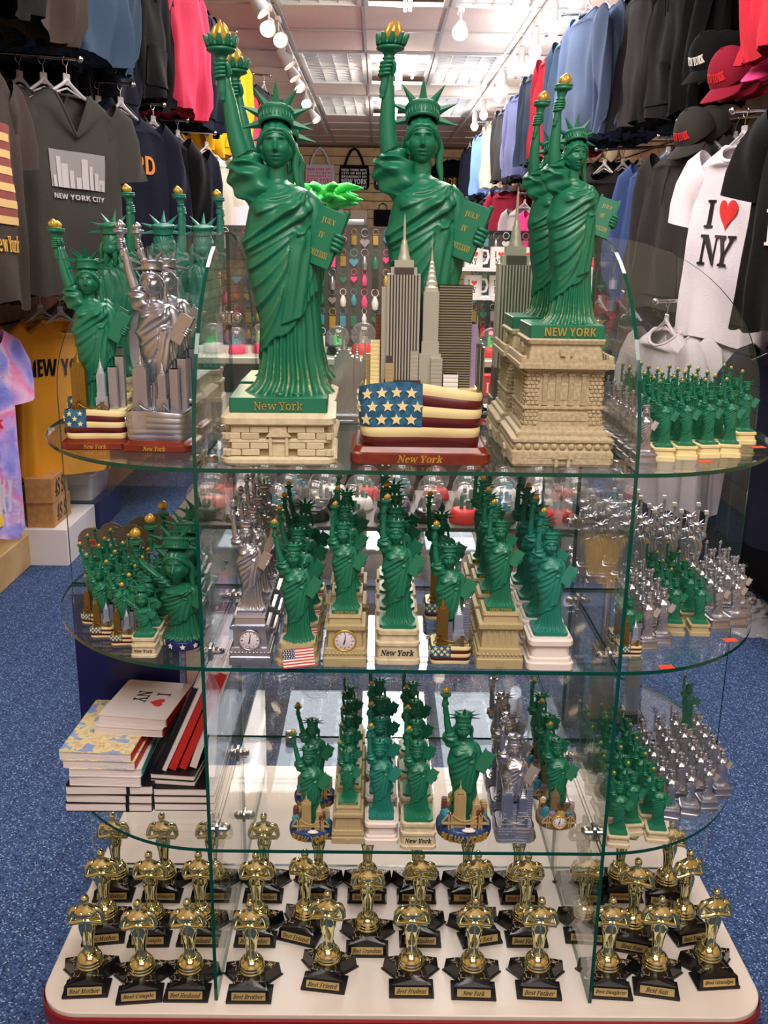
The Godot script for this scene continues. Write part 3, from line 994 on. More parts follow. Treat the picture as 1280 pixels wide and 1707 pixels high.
# ---------------------------------------------------------------- flag wrapped round a block
func flag_point(u: float, v: float, hx: float, hz: float, h: float, r: float, wave: float) -> Vector3:
	# u runs 0..1 round the block from the back, v 0..1 upwards; u = 0.5 is the middle of the front
	var per := 4.0 * (hx + hz)
	var s := (u - 0.5) * per
	var p: Vector2
	var n: Vector2
	var sg := signf(s)
	var a := absf(s)
	if a <= hx: p = Vector2(a, hz); n = Vector2(0, 1)
	elif a <= hx + 2 * hz: p = Vector2(hx, hz - (a - hx)); n = Vector2(1, 0)
	else: p = Vector2(hx - (a - hx - 2 * hz), -hz); n = Vector2(0, -1)
	# round the corner
	var c := Vector2(hx - r, hz - r)
	var q := Vector2(maxf(p.x - c.x, 0.0), maxf(absf(p.y) - c.y, 0.0))
	if q.x > 0.0 and q.y > 0.0:
		n = q.normalized()
		p = Vector2(c.x + n.x * r, (c.y + n.y * r) * signf(p.y))
		n.y *= signf(p.y)
	p.x *= sg; n.x *= sg
	var wv := wave * (sin(u * 34.0 + v * 3.0) * 0.6 + sin(u * 19.0 - v * 4.0) * 0.4)
	var top := 1.0 + 0.10 * sin(u * 14.0 + 1.5) * wave / 0.003
	var bulge := 0.004 * sin(v * PI) * h / 0.1
	return Vector3(p.x + n.x * (wv + bulge), h * v * (1.0 + (top - 1.0) * v), p.y + n.y * (wv + bulge))

func flag_patch(mb: MB, u0: float, u1: float, v0: float, v1: float, nu: int, nv: int, hx: float, hz: float, h: float, r: float, wave: float, puff: float) -> void:
	var pts := PackedVector3Array()
	for j in nv:
		for i in nu:
			var u := lerpf(u0, u1, float(i) / (nu - 1))
			var fv := float(j) / (nv - 1)
			var v := lerpf(v0, v1, fv)
			var p := flag_point(u, v, hx, hz, h, r, wave)
			var e := 0.002
			var t := flag_point(u + e, v, hx, hz, h, r, wave) - flag_point(u - e, v, hx, hz, h, r, wave)
			var n := Vector3(-t.z, 0, t.x).normalized()
			pts.append(p - n * puff * (1.0 - sin(fv * PI)))
	mb.grid(pts, nu, nv, false)

func star_poly(r: float, inner := 0.45, turn := 0.0) -> PackedVector2Array:
	var out := PackedVector2Array()
	for k in 10:
		var a := turn + PI / 2 + TAU * k / 10
		var q := r if k % 2 == 0 else r * inner
		out.append(Vector2(cos(a), sin(a)) * q)
	return out

func flag_star(hx: float, hz: float, h: float, r: float, wave: float, u: float, v: float, size: float) -> MB:
	var mb := MB.new()
	mb.poly(star_poly(size), -size * 0.5, size * 0.22)
	var p := flag_point(u, v, hx, hz, h, r, wave)
	var e := 0.004
	var tx := (flag_point(u + e, v, hx, hz, h, r, wave) - flag_point(u - e, v, hx, hz, h, r, wave)).normalized()
	var ty := (flag_point(u, v + e, hx, hz, h, r, wave) - flag_point(u, v - e, hx, hz, h, r, wave)).normalized()
	mb.turn(0, Transform3D(Basis(tx, ty, tx.cross(ty)), p))
	return mb

func flag_block(root: Node3D, y: float, hx: float, hz: float, h: float, cu: float, silver: bool, big: bool, star_rows: Array) -> void:
	# the canton covers u 0.27 .. cu on the front left, the stripes the rest
	var r := minf(hx, hz) * 0.32
	var wave := 0.003 * h / 0.1 * (1.0 if big else 0.7)
	var cream: Material = M.pewter if silver else M.cream
	var red: Material = M.pewter if silver else M.dark_red
	var blue: Material = M.pewter if silver else M.flag_blue
	var ns := 6 if cu > 0.5 else 5
	var n := 60 if big else 26
	var t := at(0, y, 0)
	var core := MB.new()
	core.loft([[0, hx * 0.93, hz * 0.93, r], [h * 0.96, hx * 0.93, hz * 0.93, r]], 3)
	var b := part(root, "flag_block", core.done(), cream, t)
	for k in ns:
		var v0 := float(k) / ns
		var v1 := float(k + 1) / ns
		var full := k < 2
		var mb := MB.new()
		flag_patch(mb, 0.0 if full else cu, 1.0, v0, v1, n, 7 if big else 4, hx, hz, h, r, wave, h * 0.016)
		if not full: flag_patch(mb, 0.0, 0.2, v0, v1, maxi(n / 5, 6), 7 if big else 4, hx, hz, h, r, wave, h * 0.016)
		part(b, "stripe", mb.done(), red if k % 2 == (0 if ns == 6 else 1) else cream)
	var mc := MB.new()
	flag_patch(mc, 0.2, cu, 2.0 / ns, 1.0, n, 16 if big else 6, hx, hz, h, r, wave, h * 0.008)
	var cn := part(b, "canton", mc.done(), blue, Transform3D.IDENTITY, "" if silver else "blue field with raised stars")
	for s in star_rows:
		part(cn, "star", flag_star(hx, hz, h, r, wave, s[0], s[1], s[2]).done(), cream)

# ---------------------------------------------------------------- pedestals
var base_cache := {}
func cached(key: String, make: Callable) -> Mesh:
	if not base_cache.has(key): base_cache[key] = make.call()
	return base_cache[key]

func tiers(levels: Array, corner: float) -> ArrayMesh:
	# levels: [y, half width, half depth]
	var mb := MB.new()
	var r := []
	for l in levels: r.append([l[0], l[1], l[2], corner])
	mb.loft(r, 1)
	return mb.done()

func clock_face(root: Node3D, y: float, z: float, r: float, rim: Material) -> void:
	var face := cached("clock%f" % r, func():
		var mb := MB.new()
		mb.lathe([[r * 0.86, -0.002], [r * 0.86, 0.001], [0.0001, 0.0012]], 24)
		mb.turn(0, Transform3D(Basis(Vector3.RIGHT, PI / 2), Vector3.ZERO))
		return mb.done())
	var ring := cached("clockrim%f" % r, func():
		var mb := MB.new()
		mb.lathe([[r * 0.84, 0.0005], [r * 0.86, 0.0025], [r * 0.95, 0.003], [r, 0.001], [r * 1.02, -0.003]], 28)
		mb.turn(0, Transform3D(Basis(Vector3.RIGHT, PI / 2), Vector3.ZERO))
		return mb.done())
	var ticks := cached("clockticks%f" % r, func():
		var mb := MB.new()
		for k in 12:
			var a := TAU * k / 12
			var c := MB.new()
			c.box(Vector3(0, r * 0.68, 0.0014), Vector3(r * 0.05, r * (0.18 if k % 3 == 0 else 0.1), 0.0006))
			c.turn(0, Transform3D(Basis(Vector3.BACK, a), Vector3.ZERO))
			var b0 := mb.v.size()
			for p in c.v: mb.add(p)
			for i in c.ix: mb.ix.append(b0 + i)
		return mb.done())
	var hands := cached("clockhands%f" % r, func():
		var mb := MB.new()
		var q := mb.v.size()
		mb.box(Vector3(0, r * 0.24, 0.0018), Vector3(r * 0.07, r * 0.62, 0.0006))
		mb.turn(q, Transform3D(Basis(Vector3.BACK, -0.12), Vector3.ZERO))
		q = mb.v.size()
		mb.box(Vector3(0, r * 0.12, 0.0018), Vector3(r * 0.1, r * 0.42, 0.0006))
		mb.turn(q, Transform3D(Basis(Vector3.BACK, PI - 0.3), Vector3.ZERO))
		return mb.done())
	var t := at(0, y, z)
	var f := part(root, "clock_face", face, M.clock_white, t, "round white clock dial")
	part(f, "bezel", ring, rim)
	part(f, "hour_mark", ticks, M.ink)
	part(f, "clock_hand", hands, M.ink)

func brick_pedestal(root: Node3D) -> float:
	# cream stone base of the tallest statue: slabs, single bricks, gabled doorway
	var w := 0.0875
	var core := MB.new()
	core.box(Vector3(0, 0.0355, 0), Vector3(0.150, 0.047, 0.150))
	part(root, "pedestal_core", core.done(), M.mortar)
	part(root, "bottom_slab", tiers([[0, w, w], [0.003, w + 0.002, w + 0.002], [0.009, w + 0.002, w + 0.002], [0.012, w - 0.001, w - 0.001]], 0.014), M.beige)
	part(root, "top_slab", tiers([[0.059, 0.080, 0.080], [0.063, w, w], [0.072, w, w], [0.0785, 0.0765, 0.0765]], 0.010), M.beige)
	part(root, "string_course", tiers([[0.033, 0.079, 0.079], [0.0345, 0.081, 0.081], [0.0375, 0.081, 0.081], [0.039, 0.079, 0.079]], 0.003), M.beige)
	var rng := RandomNumberGenerator.new()
	rng.seed = 3
	var variants := []
	for k in 5:
		var mb := MB.new()
		mb.box(Vector3.ZERO, Vector3(0.0272 + 0.0004 * (k % 3), 0.0099, 0.008), 0.0009)
		variants.append(mb.done())
	for row in 4:
		var y: float = [0.0182, 0.0285, 0.0436, 0.0537][row]
		for side in 3:
			var off := 0.0 if row % 2 == 0 else 0.0135
			for k in 6:
				var x := -0.0675 + k * 0.0285 + off - 0.004
				if absf(x) > 0.074: continue
				var t := Transform3D(Basis(), Vector3(x, y, 0.0765 + rng.randf() * 0.0012))
				t = Transform3D(Basis(Vector3.UP, [0.0, PI / 2, -PI / 2][side]), Vector3.ZERO) * t
				if side == 0 and absf(x) < 0.017 and row < 3: continue
				part(root, "brick", variants[rng.randi() % 5], [M.beige, M.beige_b, M.beige_c][rng.randi() % 3], t)
	var door := MB.new()
	var zz := 0.0785
	door.box(Vector3(-0.0125, 0.028, zz), Vector3(0.005, 0.032, 0.008), 0.0008)
	door.box(Vector3(0.0125, 0.028, zz), Vector3(0.005, 0.032, 0.008), 0.0008)
	door.poly(PackedVector2Array([Vector2(-0.019, 0.043), Vector2(0.019, 0.043), Vector2(0.015, 0.048), Vector2(0, 0.0575), Vector2(-0.015, 0.048)]), zz - 0.004, zz + 0.0055)
	door.box(Vector3(0, 0.028, zz - 0.0025), Vector3(0.02, 0.031, 0.003))
	part(root, "doorway", door.done(), M.beige)
	part(root, "plinth", tiers([[0.0785, 0.0735, 0.0735], [0.0795, 0.0745, 0.0745], [0.1005, 0.0745, 0.0745], [0.1015, 0.0735, 0.0735]], 0.003), M.green)
	var t := MB.new()
	write(t, "New York", 0.074, 0.0125, 0.004, Transform3D(Basis(), Vector3(0, 0.0895, 0.0745)), "Droid Serif", 400)
	part(root, "lettering", t.done(), M.gold_letter, Transform3D.IDENTITY, "raised gold words New York")
	return 0.1

func monument_pedestal(root: Node3D) -> float:
	# tall tiered stone base with bosses, pilasters, rough corners and parapet
	part(root, "lower_base", tiers([[0, 0.077, 0.077], [0.004, 0.0785, 0.0785], [0.022, 0.0785, 0.0785], [0.0245, 0.076, 0.076], [0.036, 0.075, 0.075], [0.037, 0.0785, 0.0785], [0.042, 0.0785, 0.0785], [0.046, 0.072, 0.072], [0.052, 0.071, 0.071], [0.054, 0.066, 0.066], [0.060, 0.065, 0.065]], 0.003), M.sand)
	part(root, "main_stage", tiers([[0.060, 0.0605, 0.0605], [0.086, 0.0605, 0.0605], [0.087, 0.0635, 0.0635], [0.0905, 0.0635, 0.0635], [0.0915, 0.0600, 0.0600], [0.146, 0.0585, 0.0585]], 0.002), M.sand)
	part(root, "cornice", tiers([[0.144, 0.060, 0.060], [0.148, 0.066, 0.066], [0.150, 0.0735, 0.0735], [0.157, 0.0735, 0.0735], [0.158, 0.070, 0.070]], 0.002), M.sand)
	part(root, "upper_stage", tiers([[0.157, 0.056, 0.056], [0.160, 0.058, 0.058], [0.184, 0.0555, 0.0555], [0.186, 0.059, 0.059], [0.1915, 0.0605, 0.0605], [0.194, 0.0575, 0.0575]], 0.004), M.sand)
	var boss := MB.new()
	boss.ball(Vector3.ZERO, Vector3(0.0056, 0.0056, 0.0042), 12, 8)
	var bm := boss.done()
	var merlon := MB.new()
	merlon.box(Vector3.ZERO, Vector3(0.0085, 0.012, 0.005), 0.0008)
	var mm := merlon.done()
	var pil := MB.new()
	pil.box(Vector3(0, 0, 0), Vector3(0.0075, 0.044, 0.005), 0.0008)
	pil.box(Vector3(0, 0.023, 0), Vector3(0.0105, 0.004, 0.007), 0.0006)
	pil.box(Vector3(0, -0.0225, 0), Vector3(0.0098, 0.0035, 0.0065), 0.0006)
	for k in 3: pil.box(Vector3(-0.0022 + k * 0.0022, 0.0, 0.0028), Vector3(0.0009, 0.04, 0.001))
	var pm := pil.done()
	var pan := MB.new()
	pan.box(Vector3.ZERO, Vector3(0.0125, 0.026, 0.002), 0.0006)
	var pn := pan.done()
	var rng := RandomNumberGenerator.new()
	rng.seed = 9
	var turns := [0.0, -PI / 2, PI / 2]
	for side in 3:
		var rt := Transform3D(Basis(Vector3.UP, turns[side]), Vector3.ZERO)
		for k in 11: part(root, "boss", bm, M.sand, rt * at(-0.0675 + k * 0.0135, 0.0305, 0.0755))
		for k in 4: part(root, "pilaster", pm, M.sand, rt * at(-0.030 + k * 0.020, 0.117, 0.0598))
		for k in 3: part(root, "wall_panel", pn, M.sand, rt * at(-0.020 + k * 0.020, 0.113, 0.0596))
		part(root, "recess_panel", cached("recess", func():
			var q := MB.new()
			q.box(Vector3.ZERO, Vector3(0.074, 0.014, 0.002), 0.0008)
			return q.done()), M.sand, rt * at(0, 0.0745, 0.0607))
		for k in 9:
			if side == 0 and k % 2 == 1:
				continue
			part(root, "parapet_block", mm, M.sand, rt * at(-0.066 + k * 0.0165, 0.163, 0.069))
		if side == 0:
			var rail := MB.new()
			rail.box(Vector3(0, 0.1605, 0.069), Vector3(0.13, 0.006, 0.003))
			part(root, "parapet_rail", rail.done(), M.sand)
		# rough stones of the corners and the courses: too small to pick apart
		var st := MB.new()
		for q in [-1.0, 1.0]:
			for r in 13:
				for c in 3:
					var y := 0.0645 + r * 0.0062
					if y > 0.085 and y < 0.0925: continue
					var x: float = q * (0.0575 - c * 0.0068 - (0.002 if r % 2 else 0.0)) * 0.98
					st.box(Vector3(x, y, 0.0602 - (y - 0.06) * 0.015 + rng.randf() * 0.0018), Vector3(0.0058, 0.0052, 0.003), 0.001)
		for r in 4:
			for c in 13:
				st.box(Vector3(-0.072 + c * 0.0118 + (0.004 if r % 2 else 0.0), [0.007, 0.0165, 0.0395, 0.049][r], [0.0783, 0.0783, 0.0783, 0.0712][r]), Vector3(0.0112, [0.0085, 0.0085, 0.0042, 0.0042][r], 0.0016), 0.0004)
		st.turn(0, rt)
		var stone := part(root, "stone_courses", st.done(), M.sand)
		stone.set_meta("kind", "stuff")
		var porch := MB.new()
		porch.poly(PackedVector2Array([Vector2(-0.016, 0.012), Vector2(0.016, 0.012), Vector2(0.016, 0.015), Vector2(0, 0.021), Vector2(-0.016, 0.015)]), 0.078, 0.083)
		for q in [-1.0, 1.0]: porch.box(Vector3(q * 0.0095, 0.006, 0.080), Vector3(0.005, 0.012, 0.005))
		part(root, "porch", porch.done(), M.sand, rt)
		var gab := MB.new()
		gab.poly(PackedVector2Array([Vector2(-0.009, 0.168), Vector2(0.009, 0.168), Vector2(0.0105, 0.177), Vector2(0, 0.184), Vector2(-0.0105, 0.177)]), 0.055, 0.061)
		part(root, "gable_niche", gab.done(), M.sand, rt)
	part(root, "plinth", tiers([[0.1935, 0.056, 0.056], [0.1945, 0.057, 0.057], [0.213, 0.057, 0.057], [0.214, 0.056, 0.056]], 0.002), M.green)
	var t := MB.new()
	write(t, "NEW YORK", 0.078, 0.0125, 0.004, Transform3D(Basis(), Vector3(0.004, 0.2042, 0.057)), "Droid Sans", 700)
	part(root, "lettering", t.done(), M.gold_letter, Transform3D.IDENTITY, "raised gold words NEW YORK")
	return 0.2125

func wood_base(root: Node3D, hx: float, hz: float, h: float) -> void:
	part(root, "wood_base", tiers([[0, hx, hz], [h * 0.1, hx + 0.001, hz + 0.001], [h * 0.62, hx + 0.001, hz + 0.001], [h * 0.7, hx - 0.003, hz - 0.003], [h, hx - 0.008, hz - 0.008]], 0.012), M.mahogany)
	var t := MB.new()
	write(t, "New York", hx * 0.64, h * 0.44, 0.0016, Transform3D(Basis(), Vector3(0, h * 0.36, hz + 0.001)), "Droid Serif", 700, 0.22)
	part(root, "lettering", t.done(), M.gold_paint, Transform3D.IDENTITY, "gold script words New York")

# small pedestals: each returns the height its figure stands at
func small_base(root: Node3D, kind: String, w: float, pm: Material, fig: Material, letter: Material) -> float:
	var h := w / 2
	match kind:
		"clock", "monument":
			var m := cached("ped_clock%d" % int(w * 1e4), func(): return tiers([[0, h, h], [w * 0.2, h, h], [w * 0.22, h * 0.96, h * 0.96], [w * 0.42, h * 0.92, h * 0.92], [w * 0.44, h * 0.82, h * 0.82], [w * 0.86, h * 0.76, h * 0.76], [w * 0.88, h * 0.9, h * 0.9], [w * 0.98, h * 0.9, h * 0.9], [w * 1.0, h * 0.76, h * 0.76], [w * 1.14, h * 0.72, h * 0.72], [w * 1.16, h * 0.78, h * 0.78], [w * 1.22, h * 0.74, h * 0.74]], w * 0.03))
			part(root, "pedestal", m, pm)
			var det := cached("ped_clock_d%s%d" % [kind, int(w * 1e4)], func():
				var mb := MB.new()
				for side in 3:
					var b0 := mb.v.size()
					for k in 11: mb.ball(Vector3((k / 10.0 - 0.5) * w * 0.86, w * 0.31, h * 0.94), Vector3.ONE * w * 0.035, 8, 5)
					for k in 9: mb.box(Vector3((k / 8.0 - 0.5) * w * 0.84, w * 0.93, h * 0.9), Vector3(w * 0.05, w * 0.09, w * 0.03))
					if kind == "monument" or side > 0:
						for k in 5: mb.box(Vector3((k / 4.0 - 0.5) * w * 0.5, w * 0.68, h * 0.785), Vector3(w * 0.05, w * 0.3, w * 0.03))
					mb.box(Vector3(0, w * 0.1, h), Vector3(w * 0.16, w * 0.12, w * 0.03))
					mb.turn(b0, Transform3D(Basis(Vector3.UP, [0.0, -PI / 2, PI / 2][side]), Vector3.ZERO))
				return mb.done())
			part(root, "relief", det, pm)
			if kind == "clock": clock_face(root, w * 0.62, h * 0.86, w * 0.27, M.gold_paint if pm != M.pewter else M.pewter)
			var pl := cached("ped_pl%d" % int(w * 1e4), func(): return tiers([[w * 1.21, h * 0.6, h * 0.6], [w * 1.31, h * 0.6, h * 0.6]], w * 0.02))
			part(root, "plinth", pl, fig)
			if letter: part(root, "lettering", cached("ped_tx%d" % int(w * 1e4), func():
				var t := MB.new()
				write(t, "NEW YORK", w * 0.46, w * 0.055, w * 0.02, Transform3D(Basis(), Vector3(0, w * 1.262, h * 0.6)), "Droid Sans", 700)
				return t.done()), letter)
			return w * 1.3
		"name":
			part(root, "pedestal", cached("ped_name%d" % int(w * 1e4), func(): return tiers([[0, h, h], [w * 0.1, h, h], [w * 0.12, h * 0.95, h * 0.95], [w * 0.4, h * 0.92, h * 0.92], [w * 0.43, h * 0.98, h * 0.98], [w * 0.5, h * 0.98, h * 0.98], [w * 0.52, h * 0.88, h * 0.88], [w * 0.66, h * 0.86, h * 0.86], [w * 0.69, h * 0.94, h * 0.94], [w * 0.78, h * 0.94, h * 0.94], [w * 0.8, h * 0.84, h * 0.84]], w * 0.1)), pm)
			part(root, "plinth", cached("ped_namep%d" % int(w * 1e4), func(): return tiers([[w * 0.79, h * 0.8, h * 0.8], [w * 0.87, h * 0.8, h * 0.8]], w * 0.08)), fig)
			part(root, "lettering", cached("ped_namet%d" % int(w * 1e4), func():
				var t := MB.new()
				write(t, "New York", w * 0.72, w * 0.13, w * 0.02, Transform3D(Basis(), Vector3(0, w * 0.27, h * 0.945)), "Droid Serif", 700, 0.2)
				return t.done()), M.ink, Transform3D.IDENTITY, "dark script words New York")
			return w * 0.865
		"white":
			part(root, "pedestal", cached("ped_white%d" % int(w * 1e4), func(): return tiers([[0, h, h], [w * 0.14, h, h], [w * 0.16, h * 0.92, h * 0.92], [w * 0.24, h * 0.9, h * 0.9], [w * 0.26, h * 0.84, h * 0.84], [w * 0.5, h * 0.8, h * 0.8], [w * 0.54, h * 0.94, h * 0.94], [w * 0.64, h * 0.94, h * 0.94], [w * 0.67, h * 0.84, h * 0.84], [w * 0.71, h * 0.82, h * 0.82]], w * 0.09)), pm)
			part(root, "plinth", cached("ped_whitep%d" % int(w * 1e4), func(): return tiers([[w * 0.7, h * 0.72, h * 0.72], [w * 0.79, h * 0.72, h * 0.72]], w * 0.05)), fig)
			return w * 0.785
		"low":
			part(root, "pedestal", cached("ped_low%d" % int(w * 1e4), func(): return tiers([[0, h, h], [w * 0.16, h, h], [w * 0.2, h * 0.9, h * 0.9], [w * 0.4, h * 0.86, h * 0.86], [w * 0.44, h * 0.96, h * 0.96], [w * 0.52, h * 0.96, h * 0.96], [w * 0.55, h * 0.84, h * 0.84]], w * 0.1)), pm)
			part(root, "plinth", cached("ped_lowp%d" % int(w * 1e4), func(): return tiers([[w * 0.54, h * 0.74, h * 0.74], [w * 0.62, h * 0.74, h * 0.74]], w * 0.05)), fig)
			return w * 0.615
		"flag":
			part(root, "pedestal", cached("ped_flag%d" % int(w * 1e4), func(): return tiers([[0, h, h], [w * 0.1, h, h], [w * 0.16, h * 0.92, h * 0.92], [w * 0.34, h * 0.9, h * 0.9], [w * 0.38, h * 0.86, h * 0.86], [w * 0.5, h * 0.82, h * 0.82]], w * 0.14)), pm)
			var fl := part(root, "flag", cached("flagtile", func():
				var mb := MB.new()
				mb.box(Vector3.ZERO, Vector3(0.05, 0.030, 0.0015))
				return mb.done()), M.flag_white, Transform3D(Basis.from_euler(Vector3(-0.5, 0.0, 0.12)), Vector3(0.004, w * 0.27, h + 0.006)), "small stars and stripes flag")
			part(fl, "stripe", cached("flagstripes", func():
				var mb := MB.new()
				for k in 7: mb.box(Vector3(0.010 if k > 2 else 0.0, -0.0138 + k * 0.0046, 0.0008), Vector3(0.03 if k > 2 else 0.05, 0.0023, 0.0006))
				return mb.done()), M.flag_red)
			part(fl, "canton", cached("flagcanton", func():
				var mb := MB.new()
				mb.box(Vector3(-0.015, 0.0070, 0.0008), Vector3(0.02, 0.0162, 0.0007))
				return mb.done()), M.navy_gloss)
			part(fl, "star", cached("flagstars", func():
				var mb := MB.new()
				for r in 5:
					for c in 5: mb.poly(star_poly(0.0013), 0.0011, 0.0015, Vector3(-0.023 + c * 0.004 + (0.001 if r % 2 else 0.0), 0.0008 + r * 0.0031, 0))
				return mb.done()), M.flag_white)
			return w * 0.5
		"skyline":
			var silver: bool = pm == M.pewter
			flag_block(root, 0.0, h, h * 0.86, w * 0.46, 0.5, silver, false, SMALL_STARS.map(func(s): return [s[0], s[1], w * 0.055]))
			part(root, "ribbed_tower", cached("sk_esb%d" % int(w * 1e4), func():
				var mb := MB.new()
				esb_tower(mb, Vector3(-h * 0.42, w * 0.42, h * 0.4), w * 0.26, w * 1.4)
				return mb.done()), M.pewter if silver else M.bronze)
			part(root, "spired_tower", cached("sk_chr%d" % int(w * 1e4), func():
				var mb := MB.new()
				chrysler_tower(mb, Vector3(h * 0.38, w * 0.42, h * 0.36), w * 0.2, w * 1.25)
				return mb.done()), M.pewter if silver else M.steel_blue)
			part(root, "plain_tower", cached("sk_slab%d" % int(w * 1e4), func():
				var mb := MB.new()
				slab_tower(mb, Vector3(h * 0.74, w * 0.4, h * 0.05), w * 0.16, w * 0.16, w * 0.98, 14)
				slab_tower(mb, Vector3(h * 0.86, w * 0.4, -h * 0.3), w * 0.14, w * 0.16, w * 1.15, 14)
				slab_tower(mb, Vector3(-h * 0.05, w * 0.4, h * 0.2), w * 0.14, w * 0.14, w * 0.62, 10)
				return mb.done()), M.pewter)
			part(root, "bridge", cached("sk_br%d" % int(w * 1e4), func():
				var mb := MB.new()
				small_bridge(mb, Vector3(0, w * 0.42, h * 0.76), w * 0.86, w * 0.3)
				return mb.done()), M.pewter if silver else M.bronze)
			return w * 0.42
	return 0.0
const SMALL_STARS := [[0.40, 0.88], [0.44, 0.88], [0.48, 0.88], [0.38, 0.72], [0.42, 0.72], [0.46, 0.72], [0.40, 0.56], [0.44, 0.56], [0.48, 0.56], [0.34, 0.80], [0.34, 0.62], [0.29, 0.72]]

func wave_base(root: Node3D, w: float, collage: bool) -> float:
	# painted city on an oval wave, as a ring of blocks round the figure
	var h := w / 2
	var key := "%d%s" % [int(w * 1e4), collage]
	part(root, "oval_base", cached("wv_o" + key, func():
		var mb := MB.new()
		mb.lathe([[h * 0.9, 0], [h * 1.0, w * 0.03], [h * 1.04, w * 0.12], [h * 1.02, w * 0.22], [h * 0.94, w * 0.27], [h * 0.5, w * 0.28], [0.0001, w * 0.3]], 28, Vector3.ZERO, 1.0, 0.86)
		return mb.done()), M.sea_blue if not collage else M.stone_brown, Transform3D.IDENTITY, "" if collage else "blue painted water")
	var rng := RandomNumberGenerator.new()
	rng.seed = 21 if collage else 12
	var cols: Array = [M.tan, M.brick_brown, M.aqua, M.tan, M.lilac, M.stone_brown, M.flag_white, M.tan]
	var n := 22 if collage else 13
	for k in n:
		var a := TAU * (k + 0.5) / n
		if not collage and absf(wrapf(a, -PI, PI)) < 0.5: continue
		var hh := w * rng.randf_range(0.22, 0.46) if not collage else w * rng.randf_range(0.16, 0.42)
		if collage and absf(wrapf(a, -PI, PI)) < 0.9: hh *= 0.62
		var ww := w * rng.randf_range(0.13, 0.2)
		var m := cached("wv_b%s%d" % [key, k], func():
			var mb := MB.new()
			mb.box(Vector3(0, hh / 2, 0), Vector3(ww, hh, ww * 0.8), ww * 0.04)
			mb.box(Vector3(0, hh + ww * 0.08, 0), Vector3(ww * 0.7, ww * 0.16, ww * 0.6))
			for r in 4: mb.box(Vector3(0, hh * (0.2 + 0.2 * r), 0), Vector3(ww * 1.04, hh * 0.05, ww * 0.84))
			return mb.done())
		part(root, "small_building", m, cols[k % cols.size()], at(sin(a) * h * 0.74, w * 0.22, cos(a) * h * 0.64, 1.0, rad_to_deg(a)))
	var twin: Material = M.tan if not collage else M.stone_brown
	part(root, "ribbed_tower", cached("wv_e" + key, func():
		var mb := MB.new()
		esb_tower(mb, Vector3(-w * 0.1, w * 0.28, h * 0.42), w * 0.2, w * 0.95)
		return mb.done()), twin)
	part(root, "spired_tower", cached("wv_c" + key, func():
		var mb := MB.new()
		chrysler_tower(mb, Vector3(w * 0.2, w * 0.28, h * 0.46), w * 0.14, w * 0.72)
		return mb.done()), M.pewter if collage else M.tan)
	part(root, "bridge", cached("wv_r" + key, func():
		var mb := MB.new()
		small_bridge(mb, Vector3(0, w * (0.25 if not collage else 0.1), h * (0.62 if not collage else 0.8)), w * 0.86, w * 0.34)
		return mb.done()), M.tan)
	if collage:
		clock_face(root, w * 0.3, h * 0.92, w * 0.19, M.gold_paint)
		part(root, "lettering", cached("wv_tc" + key, func():
			var t := MB.new()
			write(t, "NY", w * 0.34, w * 0.2, w * 0.03, Transform3D(Basis(), Vector3(w * 0.1, w * 0.62, h * 0.62)), "Droid Serif", 700, 0.3)
			return t.done()), M.bronze)
	else:
		part(root, "boat", cached("wv_bt" + key, func():
			var mb := MB.new()
			mb.ball(Vector3(w * 0.06, w * 0.29, h * 0.82), Vector3(w * 0.13, w * 0.035, w * 0.05), 12, 6)
			mb.box(Vector3(w * 0.06, w * 0.32, h * 0.82), Vector3(w * 0.14, w * 0.03, w * 0.05), w * 0.005)
			return mb.done()), M.flag_white, Transform3D.IDENTITY, "little white ferry")
		part(root, "lettering", cached("wv_t" + key, func():
			var t := MB.new()
			for k in 7:
				var ch: String = ["N", "E", "W", "Y", "O", "R", "K"][k]
				var x: float = [-0.37, -0.26, -0.13, 0.05, 0.16, 0.27, 0.37][k]
				var a := asin(x * w / (h * 1.02))
				write(t, ch, 0.0, w * 0.13, w * 0.05, Transform3D(Basis(Vector3.UP, a) * Basis(Vector3.BACK, 0.12 * sin(k * 2.0)), Vector3(x * w, w * 0.12, cos(a) * h * 0.90 + w * 0.008)), "Droid Sans", 700, 0.2)
			return t.done()), M.gold_paint, Transform3D.IDENTITY, "gold wavy words NEW YORK")
	return w * 0.28
